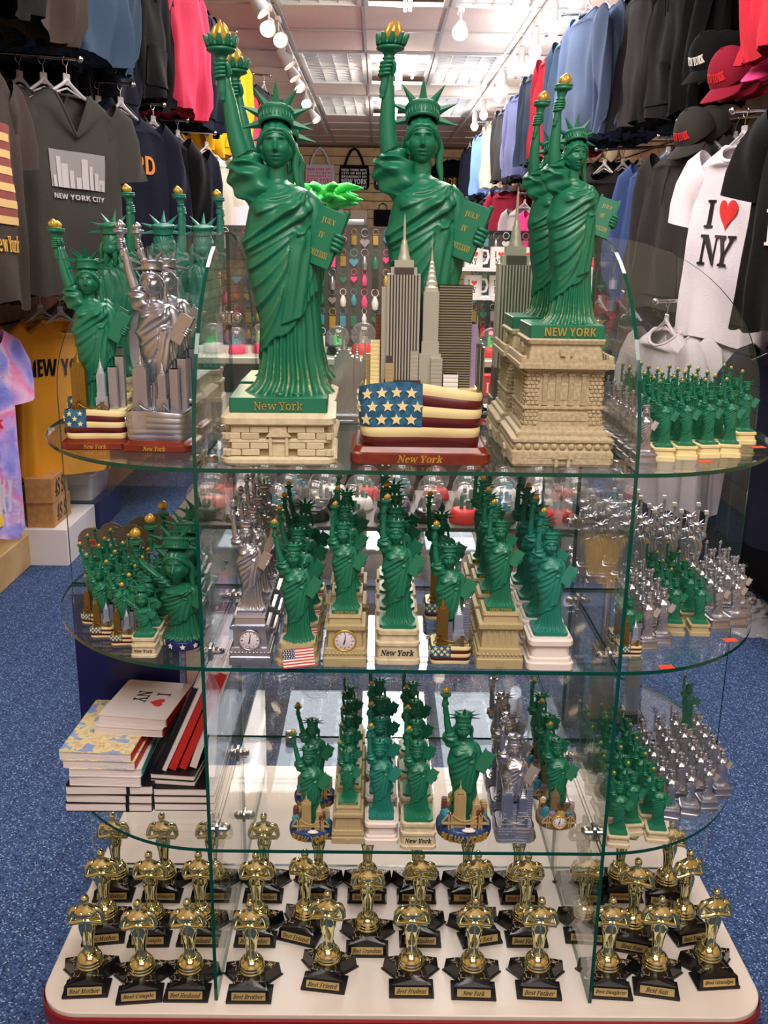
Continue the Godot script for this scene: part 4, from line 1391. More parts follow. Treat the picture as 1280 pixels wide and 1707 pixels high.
# ---------------------------------------------------------------- trophies
func trophy_figure() -> ArrayMesh:
	# standing figure with folded arms, 0.15 m high from its feet
	var mb := MB.new()
	var t := [[0.0, 0.0145, 0.012, 0.001], [0.006, 0.0135, 0.013, 0.002], [0.012, 0.0115, 0.0095, 0.0], [0.024, 0.0125, 0.0095, 0.0], [0.036, 0.0135, 0.0105, 0.001], [0.05, 0.0155, 0.012, 0.002], [0.062, 0.0185, 0.0135, 0.001], [0.07, 0.0195, 0.0145, 0.0], [0.078, 0.0175, 0.0125, 0.0], [0.088, 0.0205, 0.0125, 0.001], [0.098, 0.0265, 0.0145, 0.002], [0.108, 0.0295, 0.0148, 0.002], [0.116, 0.0275, 0.0125, 0.0], [0.1215, 0.017, 0.0095, 0.0], [0.126, 0.0075, 0.007, 0.0], [0.131, 0.0065, 0.0068, 0.001]]
	var pts := PackedVector3Array()
	var nu := 28
	for r in t:
		for i in nu:
			var a := TAU * i / nu
			var split := 1.0
			var y: float = r[0]
			if y < 0.066 and y > 0.004: split = 1.0 - 0.42 * pow(absf(cos(a)), 9.0) * smoothstep(0.066, 0.05, y)
			var mus := 1.0 + 0.06 * cos(a * 2.0) * smoothstep(0.09, 0.105, y)
			pts.append(Vector3(sin(a) * r[1] * mus, y, r[3] + cos(a) * r[2] * split))
	mb.grid(pts, nu, t.size())
	mb.ball(Vector3(0, 0.1405, 0.002), Vector3(0.0094, 0.0122, 0.0104), 16, 12)
	for s in [-1.0, 1.0]:
		mb.tube([Vector3(s * 0.018, 0.1165, 0), Vector3(s * 0.0275, 0.112, 0.000), Vector3(s * 0.0335, 0.101, 0.001), Vector3(s * 0.0365, 0.0885, 0.004), Vector3(s * 0.0325, 0.084, 0.008), Vector3(s * 0.02, 0.0885, 0.0125), Vector3(s * 0.008, 0.0935, 0.0155), Vector3(s * 0.001, 0.096, 0.0165)], [0.008, 0.0085, 0.0075, 0.0062, 0.006, 0.0058, 0.0052, 0.0045], 10)
		mb.ball(Vector3(s * 0.009, 0.107, 0.0125), Vector3(0.0095, 0.007, 0.005), 10, 6)
	mb.tube([Vector3(0, 0.096, 0.0175), Vector3(0, 0.05, 0.0165), Vector3(0, 0.006, 0.016)], [0.0028, 0.0024, 0.0016], 6)
	return mb.done()

func trophy_drum() -> ArrayMesh:
	var mb := MB.new()
	mb.lathe([[0.026, 0], [0.0275, 0.002], [0.0275, 0.005], [0.026, 0.0065], [0.0255, 0.008], [0.026, 0.0085], [0.0265, 0.010], [0.0255, 0.0125], [0.0245, 0.0135], [0.025, 0.015], [0.0245, 0.018], [0.0215, 0.023], [0.0165, 0.028], [0.0125, 0.030], [0.0001, 0.0305]], 28)
	return mb.done()

func star_base() -> ArrayMesh:
	# five-armed star standing on a wider foot, its front closed by a sloping plate block
	var mb := MB.new()
	var ro := 0.0545
	var ri := 0.0285
	var lv := [[0.0, 1.06], [0.004, 1.06], [0.0045, 1.0], [0.029, 0.93]]
	var ring := func(k: float) -> PackedVector3Array:
		var out := PackedVector3Array()
		for i in 10:
			var a := PI + TAU * i / 10
			var r: float = (ro if i % 2 == 0 else ri) * k
			out.append(Vector3(sin(a) * r, 0, cos(a) * r))
		return out
	for k in lv.size() - 1:
		var a: PackedVector3Array = ring.call(lv[k][1])
		var b: PackedVector3Array = ring.call(lv[k + 1][1])
		for i in 10:
			var i2 := (i + 1) % 10
			mb.quad(a[i] + Vector3(0, lv[k][0], 0), b[i] + Vector3(0, lv[k + 1][0], 0), b[i2] + Vector3(0, lv[k + 1][0], 0), a[i2] + Vector3(0, lv[k][0], 0))
	# block across the two front arms
	var z := 0.052
	mb.loft([[0.0, 0.0405, 0.022, 0.001], [0.004, 0.0405, 0.022, 0.001]], 1, Vector3(0, 0, 0.032))
	mb.quad(Vector3(-0.038, 0.004, z + 0.001), Vector3(-0.0355, 0.024, z - 0.004), Vector3(0.0355, 0.024, z - 0.004), Vector3(0.038, 0.004, z + 0.001))
	mb.quad(Vector3(0.038, 0.004, z + 0.001), Vector3(0.0355, 0.024, z - 0.004), Vector3(0.020, 0.0285, 0.018), Vector3(0.022, 0.004, 0.018))
	mb.quad(Vector3(-0.022, 0.004, 0.018), Vector3(-0.020, 0.0285, 0.018), Vector3(-0.0355, 0.024, z - 0.004), Vector3(-0.038, 0.004, z + 0.001))
	mb.quad(Vector3(-0.0355, 0.024, z - 0.004), Vector3(-0.020, 0.0285, 0.018), Vector3(0, 0.031, 0.026), Vector3(0, 0.0285, z - 0.012))
	mb.quad(Vector3(0.0355, 0.024, z - 0.004), Vector3(0, 0.0285, z - 0.012), Vector3(0, 0.031, 0.026), Vector3(0.020, 0.0285, 0.018))
	var i0 := mb.add(Vector3(-0.0355, 0.024, z - 0.004)); mb.add(Vector3(0, 0.0285, z - 0.012)); mb.add(Vector3(0.0355, 0.024, z - 0.004))
	mb.tri(i0, i0 + 1, i0 + 2)
	return mb.done()

func star_top() -> ArrayMesh:
	var mb := MB.new()
	var pts := PackedVector3Array()
	for i in 10:
		var a := PI + TAU * i / 10
		var r := (0.0545 if i % 2 == 0 else 0.0285) * 0.93
		pts.append(Vector3(sin(a) * r, 0.0292, cos(a) * r))
	mb.fan(pts, true)
	return mb.done()

func trophy(x: float, z: float, turn: float, words: String, label: String) -> void:
	var o := thing("star_trophy", label, "trophy", Vector3(x, PLAT, z), turn, "gold award trophies on the white platform")
	var b := part(o, "star_base", cached("trstar", star_base), M.black_gloss)
	part(b, "marbled_top", cached("trtop", star_top), M.marble, Transform3D.IDENTITY, "black top with gold and grey veins")
	var slope := Transform3D(Basis(Vector3.RIGHT, -0.245), Vector3(0, 0.0138, 0.0509))
	var p := part(o, "name_plate", cached("trplate", func():
		var mb := MB.new()
		mb.box(Vector3.ZERO, Vector3(0.060, 0.0135, 0.0012))
		return mb.done()), M.plate_gold, slope, "gold plate with black script")
	part(p, "lettering", cached("trtext" + words, func():
		var t := MB.new()
		write(t, words, minf(0.0048 * words.length(), 0.053), 0.0085, 0.0006, Transform3D(Basis(), Vector3(0, 0, 0.0007)), "Droid Serif", 700, 0.35)
		return t.done()), M.ink)
	part(o, "drum", cached("trdrum", trophy_drum), M.trophy_gold, at(0, 0.0285, 0, 0.9))
	part(o, "figure", cached("trfig", trophy_figure), M.trophy_gold, at(0, 0.0545, 0, 0.8))

# ---------------------------------------------------------------- snow globes, cubes, books
func snow_globe(at_: Vector3, r: float, base: Material, label: String, group: String, inside: Material) -> void:
	var o := thing("snow_globe", label, "snow globe", at_, 0.0, group)
	var n := int(r * 1e4)
	part(o, "globe_base", cached("sgb%d" % n, func():
		var mb := MB.new()
		mb.lathe([[r * 0.95, 0], [r * 1.0, r * 0.1], [r * 0.92, r * 0.5], [r * 0.8, r * 0.75], [r * 0.6, r * 0.8], [0.0001, r * 0.82]], 20)
		return mb.done()), base)
	part(o, "globe", cached("sgg%d" % n, func():
		var mb := MB.new()
		mb.ball(Vector3(0, r * 1.5, 0), Vector3.ONE * r, 24, 16)
		return mb.done()), M.globe_glass, Transform3D.IDENTITY, "clear glass ball")
	part(o, "city_scene", cached("sgs%d" % n, func():
		var mb := MB.new()
		esb_tower(mb, Vector3(-r * 0.2, r * 0.78, 0), r * 0.22, r * 1.25, 3)
		mb.box(Vector3(r * 0.2, r * 1.05, 0.0), Vector3(r * 0.25, r * 0.6, r * 0.25))
		mb.box(Vector3(r * 0.45, r * 0.95, 0.1 * r), Vector3(r * 0.2, r * 0.4, r * 0.2))
		return mb.done()), inside)

func book(o_at: Vector3, size: Vector3, turn: Basis, cover: Material, spine: Material, label: String, group: String, called := "notebook") -> Node3D:
	# size: x along the pages' short edge, y thickness, z long edge; spine on +x
	var o := thing(called, label, "notebook", o_at, 0.0, group)
	o.basis = turn
	var key := "%d_%d_%d" % [int(size.x * 1e4), int(size.y * 1e4), int(size.z * 1e4)]
	part(o, "pages", cached("bkp" + key, func():
		var mb := MB.new()
		mb.box(Vector3(0, size.y / 2, 0), Vector3(size.x - 0.003, size.y - 0.002, size.z - 0.003))
		for k in 5: mb.box(Vector3(0, size.y * (0.2 + 0.15 * k), 0), Vector3(size.x - 0.0022, 0.0003, size.z - 0.0022))
		return mb.done()), M.paper)
	part(o, "cover", cached("bkc" + key, func():
		var mb := MB.new()
		mb.loft([[0, size.x / 2, size.z / 2, 0.004], [0.0009, size.x / 2, size.z / 2, 0.004]], 2)
		mb.loft([[size.y - 0.0009, size.x / 2, size.z / 2, 0.004], [size.y, size.x / 2, size.z / 2, 0.004]], 2)
		return mb.done()), cover)
	part(o, "spine", cached("bks" + key, func():
		var mb := MB.new()
		mb.box(Vector3(size.x / 2, size.y / 2, 0), Vector3(0.0016, size.y, size.z - 0.006), 0.0004)
		return mb.done()), spine)
	return o

func heart_poly(r: float) -> PackedVector2Array:
	var out := PackedVector2Array()
	for k in 28:
		var t := TAU * k / 28
		out.append(Vector2(16.0 * pow(sin(t), 3.0), 13.0 * cos(t) - 5.0 * cos(2 * t) - 2.0 * cos(3 * t) - cos(4 * t)) * r / 16.0)
	return out

func clamp_mesh() -> ArrayMesh:
	# oval plate with two screws on a small bridge that grips the glass
	var mb := MB.new()
	mb.loft([[0, 0.0225, 0.0095, 0.0095], [0.004, 0.0225, 0.0095, 0.0095], [0.006, 0.020, 0.007, 0.007]], 6)
	for s in [-1.0, 1.0]:
		mb.lathe([[0.0062, 0.0055], [0.0062, 0.0072], [0.005, 0.008], [0.0001, 0.0081]], 14, Vector3(s * 0.0125, 0, 0))
		mb.box(Vector3(s * 0.0125, 0.0082, 0), Vector3(0.008, 0.0005, 0.0012))
	mb.loft([[-0.010, 0.004, 0.011, 0.002], [0.011, 0.004, 0.011, 0.002], [0.014, 0.0025, 0.008, 0.002]], 3)
	return mb.done()
# ---------------------------------------------------------------- the glass display
const PLAT := 0.12
const S1 := 0.431
const S2 := 0.7653
const S3 := 1.0918
const HW := 0.33
const DEP := 0.3824
const OUT := 0.66
const TOP := 1.439
const TG := 0.006

func glass_plate(parent: Node3D, called: String, outline: PackedVector2Array, frame: Transform3D, th: float) -> void:
	# outline in the frame's x, y; the faces are clear, the cut edge is green
	var id := Geometry2D.triangulate_polygon(outline)
	var mb := MB.new()
	for z in [0.0, -th]:
		var b := mb.v.size()
		for p in outline: mb.add(frame * Vector3(p.x, p.y, z))
		for k in range(0, id.size(), 3):
			if z == 0.0: mb.tri(b + id[k], b + id[k + 1], b + id[k + 2])
			else: mb.tri(b + id[k], b + id[k + 2], b + id[k + 1])
	var o := part(parent, called, mb.done(), M.glass)
	var e := MB.new()
	var n := outline.size()
	for k in n:
		var p := outline[k]; var q := outline[(k + 1) % n]
		e.quad(frame * Vector3(p.x, p.y, -th), frame * Vector3(p.x, p.y, 0), frame * Vector3(q.x, q.y, 0), frame * Vector3(q.x, q.y, -th))
	part(o, "cut_edge", e.done(), M.glass_edge, Transform3D.IDENTITY, "green cut edge of the glass")

func quarter(rx: float, ry: float, sx: float, sy: float, c: Vector2, n := 22) -> PackedVector2Array:
	var out := PackedVector2Array([c])
	for k in n + 1:
		var a := PI / 2 * k / n
		out.append(c + Vector2(cos(a) * rx * sx, sin(a) * ry * sy))
	return out

func build_case() -> void:
	var o := thing("display_case", "glass display with rounded shelves on a white platform with red rim", "display case", Vector3.ZERO)
	var zb := -DEP * 2.0 - 0.03
	var hx := 0.648
	var plat := MB.new()
	var zc := (0.03 + zb) / 2
	var hz := (0.03 - zb) / 2
	plat.loft([[PLAT - 0.012, hx, hz, 0.075], [PLAT - 0.002, hx, hz, 0.075], [PLAT, hx - 0.002, hz - 0.002, 0.073]], 10, Vector3(0, 0, zc))
	part(o, "platform_top", plat.done(), M.laminate, Transform3D.IDENTITY, "white laminate top")
	var rim := MB.new()
	rim.loft([[PLAT - 0.045, hx + 0.003, hz + 0.003, 0.078], [PLAT - 0.040, hx + 0.005, hz + 0.005, 0.08], [PLAT - 0.012, hx + 0.005, hz + 0.005, 0.08], [PLAT - 0.008, hx + 0.002, hz + 0.002, 0.077]], 10, Vector3(0, 0, zc), false)
	part(o, "platform_rim", rim.done(), M.red_rim, Transform3D.IDENTITY, "dark red rim")
	var kick := MB.new()
	kick.loft([[0, hx - 0.08, hz - 0.08, 0.05], [PLAT - 0.03, hx - 0.08, hz - 0.08, 0.05]], 4, Vector3(0, 0, zc))
	part(o, "platform_foot", kick.done(), M.black_matt)
	var flat := Basis(Vector3.RIGHT, Vector3(0, 0, -1), Vector3.UP)   # outline y runs to -z, thickness down
	for y in [S1, S2, S3]:
		var tk := 0.0065
		glass_plate(o, "shelf", PackedVector2Array([Vector2(-HW, 0), Vector2(HW, 0), Vector2(HW, DEP - 0.002), Vector2(-HW, DEP - 0.002)]), Transform3D(flat, Vector3(0, y, 0)), tk)
		glass_plate(o, "shelf", PackedVector2Array([Vector2(-HW, DEP + TG), Vector2(HW, DEP + TG), Vector2(HW, 2 * DEP), Vector2(-HW, 2 * DEP)]), Transform3D(flat, Vector3(0, y, 0)), tk)
		for s in [-1.0, 1.0]:
			var c := Vector2(s * (HW + TG), DEP - 0.002)
			glass_plate(o, "wing_shelf", quarter(OUT - HW - TG, DEP - 0.004, s, -1.0, c), Transform3D(flat, Vector3(0, y, 0)), tk)
			c.y = DEP + TG
			glass_plate(o, "wing_shelf", quarter(OUT - HW - TG, DEP - 0.006, s, 1.0, c), Transform3D(flat, Vector3(0, y, 0)), tk)
	# upright panes
	var up := Basis(Vector3(0, 0, -1), Vector3.UP, Vector3(1, 0, 0))   # outline x runs to -z
	for s in [-1.0, 1.0]:
		var x: float = s * (HW + TG / 2) + TG / 2
		for back in [false, true]:
			var ol := PackedVector2Array()
			var z0 := DEP if not back else DEP + TG
			var z1 := 0.0 if not back else 2 * DEP
			ol.append(Vector2(z0, PLAT + 0.0005)); ol.append(Vector2(z1, PLAT + 0.0005))
			ol.append(Vector2(z1, S3 + 0.004))
			for k in 17:
				var a := PI / 2 * k / 16
				ol.append(Vector2(z0 + (z1 - z0) * cos(a), S3 + 0.004 + (TOP - S3 - 0.004) * sin(a)))
			glass_plate(o, "side_pane", ol, Transform3D(up, Vector3(x, 0, 0)), TG)
	var rear := PackedVector2Array([Vector2(-HW, PLAT + 0.0005), Vector2(HW, PLAT + 0.0005), Vector2(HW, TOP), Vector2(-HW, TOP)])
	glass_plate(o, "rear_pane", rear, Transform3D(Basis(), Vector3(0, 0, -DEP)), TG)
	for s in [-1.0, 1.0]:
		var ol := PackedVector2Array([Vector2(s * (HW + TG), PLAT + 0.0005), Vector2(s * OUT, PLAT + 0.0005)])
		for k in 19:
			var a := PI / 2 * k / 18
			ol.append(Vector2(s * (HW + TG + (OUT - HW - TG) * cos(a)), S3 + 0.05 + (TOP - S3 - 0.05) * sin(a)))
		glass_plate(o, "wing_pane", ol, Transform3D(Basis(), Vector3(0, 0, -DEP)), TG)
	# steel clamps
	var cm := clamp_mesh()
	var cl := []
	for s in [-1.0, 1.0]:
		for y in [S1, S2, S3]:
			cl.append([Vector3(s * HW, y, -0.06), 0])
			cl.append([Vector3(s * HW, y, -0.315), 0])
		cl.append([Vector3(s * HW, 0.13 + PLAT, -DEP + 0.006), 1])
		cl.append([Vector3(s * HW, S3 + 0.195, -DEP + 0.006), 1])
		cl.append([Vector3(s * HW, S2 + 0.14, -DEP + 0.006), 1])
	cl.append([Vector3(-0.23, S1 + 0.004, -DEP + 0.006), 2])
	for c in cl:
		var b := Basis()
		if c[1] == 1: b = Basis(Vector3.RIGHT, PI / 2)
		if c[1] == 2: b = Basis(Vector3.UP, PI / 2) * Basis(Vector3.BACK, 0.0)
		part(o, "clamp", cm, M.steel, Transform3D(b, c[0]))
# ---------------------------------------------------------------- garments on hangers: origin at the hook, facing +z
class Cut:
	var long := 0.72
	var hw := 0.225
	var sleeve := "short"
	var v_neck := false
	var hood := false
	var rib := false
	var seed := 1
	var thick := 0.045
	var fold := 0.028
	func neck(th: float) -> float:
		var c := cos(th)
		if v_neck: return -0.10 - (0.15 * maxf(0.0, 1.0 - absf(sin(th)) * 1.25) if c > 0 else 0.0)
		return -0.10 - (0.055 * c if c > 0 else 0.0)
	func point(th: float, f: float) -> Vector3:
		# f 0 at the hem .. 0.86 below the shoulders .. 1 at the collar
		var s := sin(th); var c := cos(th)
		if f <= 0.86:
			var g := f / 0.86
			var yt := -0.175
			if v_neck and c > 0.0: yt = minf(yt, neck(th) - 0.015)
			var y := lerpf(-0.10 - long, yt, g)
			var a := hw + 0.02 * (1.0 - g) - (0.025 * smoothstep(0.09, 0.0, g) if rib else 0.0)
			if g > 0.85: a -= 0.008 * (g - 0.85) / 0.15
			var b := lerpf(thick, thick * 0.72, g) + 0.012 * sin(g * PI)
			var w := fold * (1.0 - 0.8 * g)
			var k := float(seed)
			var d := w * (0.7 * sin(th * 4.0 + k * 1.7 + g * 2.2) + 0.5 * sin(th * 8.0 + k * 0.9 - g * 1.9) + 0.32 * sin(th * 13.0 + k * 2.3 + g * 3.0)) + fold * 0.18 * sin(g * 13.0 + th * 3.0 + k) * (1.0 - absf(g - 0.5))
			var sq := signf(s) * pow(absf(s), 0.75)
			return Vector3(a * sq, y + (1.0 - g) * (0.012 * sin(th * 5.0 + k) + 0.008 * sin(th * 3.0 + 2.0 * k)), b * signf(c) * pow(absf(c), 0.8) + d * (0.35 + 0.65 * absf(c)))
		var q := (f - 0.86) / 0.14
		var lo := point(th, 0.86)
		var hi := Vector3(0.098 * s, neck(th), 0.042 * c)
		var p := lo.lerp(hi, q)
		p.z += 0.008 * sin(q * PI) * signf(c)
		return p
	func front(x: float, y: float) -> float:
		var g := clampf((y - (-0.10 - long)) / (long - 0.075), 0.0, 1.0)
		var a := hw + 0.02 * (1.0 - g)
		var sq := clampf(x / a, -0.98, 0.98)
		var th := asin(signf(sq) * pow(absf(sq), 1.0 / 0.75))
		return point(th, g * 0.86).z

func garment(cut: Cut) -> ArrayMesh:
	var mb := MB.new()
	var nu := 44
	var rows := [0.0, 0.02, 0.05, 0.1, 0.17, 0.25, 0.33, 0.41, 0.49, 0.57, 0.65, 0.72, 0.78, 0.82, 0.86, 0.89, 0.93, 0.97, 1.0]
	var pts := PackedVector3Array()
	for f in rows:
		for i in nu: pts.append(cut.point(TAU * i / nu, f))
	mb.grid(pts, nu, rows.size())
	# collar band
	var ring := []
	var rr := []
	for i in 23:
		var th := TAU * i / 22
		ring.append(cut.point(th, 1.0) + Vector3(0, -0.003, 0)); rr.append(0.007)
	mb.tube(ring, rr, 6, false)
	var long := cut.sleeve == "long"
	for s in [-1.0, 1.0]:
		var p: Array
		var w: Array
		var k: float = float(cut.seed) * 1.3 + s
		if long:
			p = [Vector2(0.19, -0.17), Vector2(0.245, -0.215), Vector2(0.278, -0.30), Vector2(0.292, -0.40), Vector2(0.300, -0.50), Vector2(0.300, -0.60), Vector2(0.296, -0.68), Vector2(0.294, -0.715), Vector2(0.293, -0.76)]
			w = [0.085, 0.092, 0.085, 0.078, 0.072, 0.066, 0.06, 0.044, 0.042]
		else:
			p = [Vector2(0.17, -0.17), Vector2(0.215, -0.205), Vector2(0.246, -0.26), Vector2(0.264, -0.32), Vector2(0.274, -0.385)]
			w = [0.08, 0.09, 0.092, 0.094, 0.096]
		pts = PackedVector3Array()
		var ns := 18
		for j in p.size():
			var t: Vector2 = (p[mini(j + 1, p.size() - 1)] - p[maxi(j - 1, 0)]).normalized()
			var side := Vector2(-t.y, t.x)
			for i in ns:
				var a := TAU * i / ns
				var fd := 0.014 * sin(a * 3.0 + k + j * 1.3) * (1.0 if j > 0 else 0.0)
				var q: Vector2 = p[j] + side * sin(a) * w[j]
				pts.append(Vector3(q.x * s, q.y + 0.1 * fd, cos(a) * w[j] * 0.42 + fd + (0.012 * sin(j * 0.8 + k) if long else 0.0)))
		mb.grid(pts, ns, p.size(), true, s < 0)
	if cut.hood:
		var hp := PackedVector3Array()
		for j in 11:
			var f := j / 10.0
			for i in 24:
				var t := TAU * i / 24
				var r := 0.105 * sin(PI * (0.12 + 0.8 * f))
				hp.append(Vector3(sin(t) * r * 1.15, -0.205 + f * 0.16 + 0.012 * sin(t * 4.0 + f * 5.0), -0.045 + cos(t) * r * 0.62))
		mb.grid(hp, 24, 11)
		for s in [-1.0, 1.0]:
			mb.tube([Vector3(s * 0.04, -0.16, 0.045), Vector3(s * 0.042, -0.25, cut.front(s * 0.042, -0.25) + 0.006), Vector3(s * 0.045, -0.33, cut.front(s * 0.045, -0.33) + 0.006)], [0.003, 0.003, 0.003], 5)
		# front pouch
		var ph := PackedVector3Array()
		for j in 5:
			for i in 9:
				var x := (i / 8.0 - 0.5) * lerpf(0.30, 0.20, j / 4.0)
				var y := -0.10 - cut.long + 0.06 + j * 0.045
				ph.append(Vector3(x, y, cut.front(x, y) + 0.008))
		mb.grid(ph, 9, 5, false)
	return mb.done()

func drape(mb: MB, cut: Cut, from: int, x: float, y: float) -> void:
	# lays lettering or shapes drawn on the plane onto the front of the garment
	for k in range(from, mb.v.size()):
		var p := mb.v[k]
		mb.v[k] = Vector3(p.x + x, p.y + y, cut.front(p.x + x, p.y + y) + 0.004 + p.z)

func fine_write(mb: MB, cut: Cut, s: String, w: float, h: float, x: float, y: float, face := "Droid Serif", weight := 700) -> void:
	var b := mb.v.size()
	write(mb, s, w, h, 0.003, Transform3D(), face, weight)
	drape(mb, cut, b, x, y)

func fine_heart(mb: MB, cut: Cut, r: float, x: float, y: float) -> void:
	var b := mb.v.size()
	var hp := heart_poly(r)
	# a fan of rings, so that the shape follows the cloth
	for ring in 4:
		for k in hp.size():
			mb.add(Vector3(hp[k].x, hp[k].y, 0) * ((ring + 1) / 4.0))
	var c := mb.add(Vector3.ZERO)
	var n := hp.size()
	for k in n:
		var k2 := (k + 1) % n
		mb.tri(c, b + k, b + k2)
		for ring in 3:
			mb.tri(b + ring * n + k, b + (ring + 1) * n + k, b + (ring + 1) * n + k2)
			mb.tri(b + ring * n + k, b + (ring + 1) * n + k2, b + ring * n + k2)
	drape(mb, cut, b, x, y)

func fine_patch(mb: MB, cut: Cut, w: float, h: float, x: float, y: float, lift := 0.0) -> void:
	var b := mb.v.size()
	var pts := PackedVector3Array()
	for j in 7:
		for i in 7: pts.append(Vector3((i / 6.0 - 0.5) * w, (j / 6.0 - 0.5) * h, lift))
	mb.grid(pts, 7, 7, false)
	drape(mb, cut, b, x, y)

func hanger_plastic() -> ArrayMesh:
	var mb := MB.new()
	for s in [-1.0, 1.0]:
		mb.tube([Vector3(0, -0.055, 0), Vector3(s * 0.018, -0.072, 0), Vector3(s * 0.07, -0.105, 0), Vector3(s * 0.15, -0.138, 0), Vector3(s * 0.205, -0.165, 0)], [0.009, 0.007, 0.0065, 0.006, 0.005], 6)
	mb.tube([Vector3(-0.06, -0.108, 0), Vector3(0, -0.085, 0), Vector3(0.06, -0.108, 0)], [0.004, 0.004, 0.004], 5)
	mb.box(Vector3(0, -0.055, 0), Vector3(0.03, 0.04, 0.006), 0.002)
	return mb.done()

func hanger_hook() -> ArrayMesh:
	var mb := MB.new()
	var ps := [Vector3(0, -0.05, 0), Vector3(0, -0.012, 0)]
	for k in 9:
		var a := deg_to_rad(-60.0 + 30.0 * k)
		ps.append(Vector3(sin(a) * -0.0 + cos(a + PI * 0.5) * 0.016, 0.006 + sin(a + PI * 0.5) * 0.016, 0))
	var rs := []
	for p in ps: rs.append(0.0018)
	mb.tube(ps, rs, 6)
	return mb.done()

var cuts := {}
func cut_of(kind: String, v: int) -> Array:
	# [cut, mesh] of a kind of garment, four variants each
	var key := kind + str(v % 4)
	if not cuts.has(key):
		var c := Cut.new()
		c.seed = v % 4 + 1
		match kind:
			"tee": c.long = 0.70
			"vneck": c.long = 0.72; c.v_neck = true; c.fold = 0.022
			"long tee": c.long = 0.80; c.hw = 0.24; c.v_neck = true; c.sleeve = "short"
			"sweatshirt": c.long = 0.66; c.sleeve = "long"; c.rib = true; c.thick = 0.055
			"hoodie": c.long = 0.68; c.sleeve = "long"; c.rib = true; c.hood = true; c.thick = 0.06
		if kind == "hoodie" or kind == "sweatshirt":
			c.hw = 0.25
			c.fold = 0.036
		cuts[key] = [c, garment(c)]
	return cuts[key]

var hook_count := 0
func hang(kind: String, v: int, m: Material, label: String, group: String, p: Vector3, yaw: float, tilt := 0.0, hanger := true) -> Node3D:
	var g := cut_of(kind, v)
	var called: String = {"tee": "t_shirt", "vneck": "t_shirt", "long tee": "t_shirt", "sweatshirt": "sweatshirt", "hoodie": "hoodie"}[kind]
	var o := thing(called, label, {"t_shirt": "t-shirt", "sweatshirt": "sweatshirt", "hoodie": "hoodie"}[called], p, yaw, group)
	o.rotation_degrees.z = tilt
	part(o, "cloth", g[1], m)
	if hanger:
		var h := thing("clothes_hanger", ("clear plastic hanger with steel hook, holding the " + label).replace("  ", " "), "hanger", p, yaw, "clear plastic hangers on the arms")
		var words: PackedStringArray = ("clear hanger of the " + label).split(" ", false)
		h.set_meta("label", " ".join(words.slice(0, 16)))
		h.rotation_degrees.z = tilt
		part(h, "hanger_body", cached("hangp", hanger_plastic), M.clear_plastic)
		part(h, "hook", cached("hangh", hanger_hook), M.steel)
	return o

func print_on(o: Node3D, kind: String, v: int, called: String, m: Material, draw: Callable, label := "") -> void:
	var c: Cut = cut_of(kind, v)[0]
	var mb := MB.new()
	draw.call(mb, c)
	part(o, called, mb.done(), m, Transform3D.IDENTITY, label)

func arm_rail(p0: Vector3, p1: Vector3, label: String) -> void:
	var mb := MB.new()
	mb.tube([p0, p0.lerp(p1, 0.5), p1], [0.008, 0.008, 0.008], 8)
	mb.ball(p1, Vector3.ONE * 0.013, 10, 6)
	mb.box(p0, Vector3(0.012, 0.07, 0.035))
	single("garment_rail", mb.done(), M.chrome, label, "rail", Vector3.ZERO, 0.0, "steel garment arms on the slat walls")

func cap(p: Vector3, yaw: float, pitch: float, m: Material, words: String, letter: Material, label: String, group: String) -> void:
	var o := thing("baseball_cap", label, "cap", p, yaw, group)
	o.rotation_degrees.x = pitch
	part(o, "dome", cached("capdome", func():
		var mb := MB.new()
		var pts := PackedVector3Array()
		for j in 9:
			var f := j / 8.0 * PI / 2
			for i in 30:
				var t := TAU * i / 30
				var r := cos(f)
				var seam := 1.0 - 0.012 * pow(absf(cos(t * 3.0)), 12.0)
				pts.append(Vector3(sin(t) * 0.083 * r * seam, sin(f) * 0.115, cos(t) * 0.098 * r * seam))
		mb.grid(pts, 30, 9)
		mb.ball(Vector3(0, 0.116, 0), Vector3(0.007, 0.004, 0.007), 8, 5)
		return mb.done()), m)
	part(o, "brim", cached("capbrim", func():
		var mb := MB.new()
		for lay in [0.0, -0.003]:
			var pts := PackedVector3Array()
			for j in 6:
				for i in 17:
					var t := deg_to_rad(-68.0 + 136.0 * i / 16.0)
					var k := j / 5.0
					var ext := 0.075 * k * pow(cos(t), 0.7)
					pts.append(Vector3(sin(t) * (0.083 + 0.012 * k * cos(t)), -0.028 * sin(t) * sin(t) - 0.012 * k + 0.006 + lay, cos(t) * 0.098 + ext))
			mb.grid(pts, 17, 6, false, lay == 0.0)
		return mb.done()), m)
	part(o, "lettering", cached("captext" + words, func():
		var mb := MB.new()
		write(mb, words, 0.105, 0.03, 0.006, Transform3D(), "Droid Serif", 700)
		for k in mb.v.size():
			var q := mb.v[k]
			var a := q.x / 0.088
			var y := 0.045 + q.y
			var r := sqrt(maxf(0.0, 1.0 - pow(y / 0.115, 2.0)))
			mb.v[k] = Vector3(sin(a) * 0.083 * r, y, cos(a) * 0.098 * r + 0.002 + q.z * 0.4)
		return mb.done()), letter)
# ---------------------------------------------------------------- room shell, ceiling, lamps
func slab(lo: Vector3, hi: Vector3) -> ArrayMesh:
	var mb := MB.new()
	mb.box((lo + hi) / 2, hi - lo)
	return mb.done()

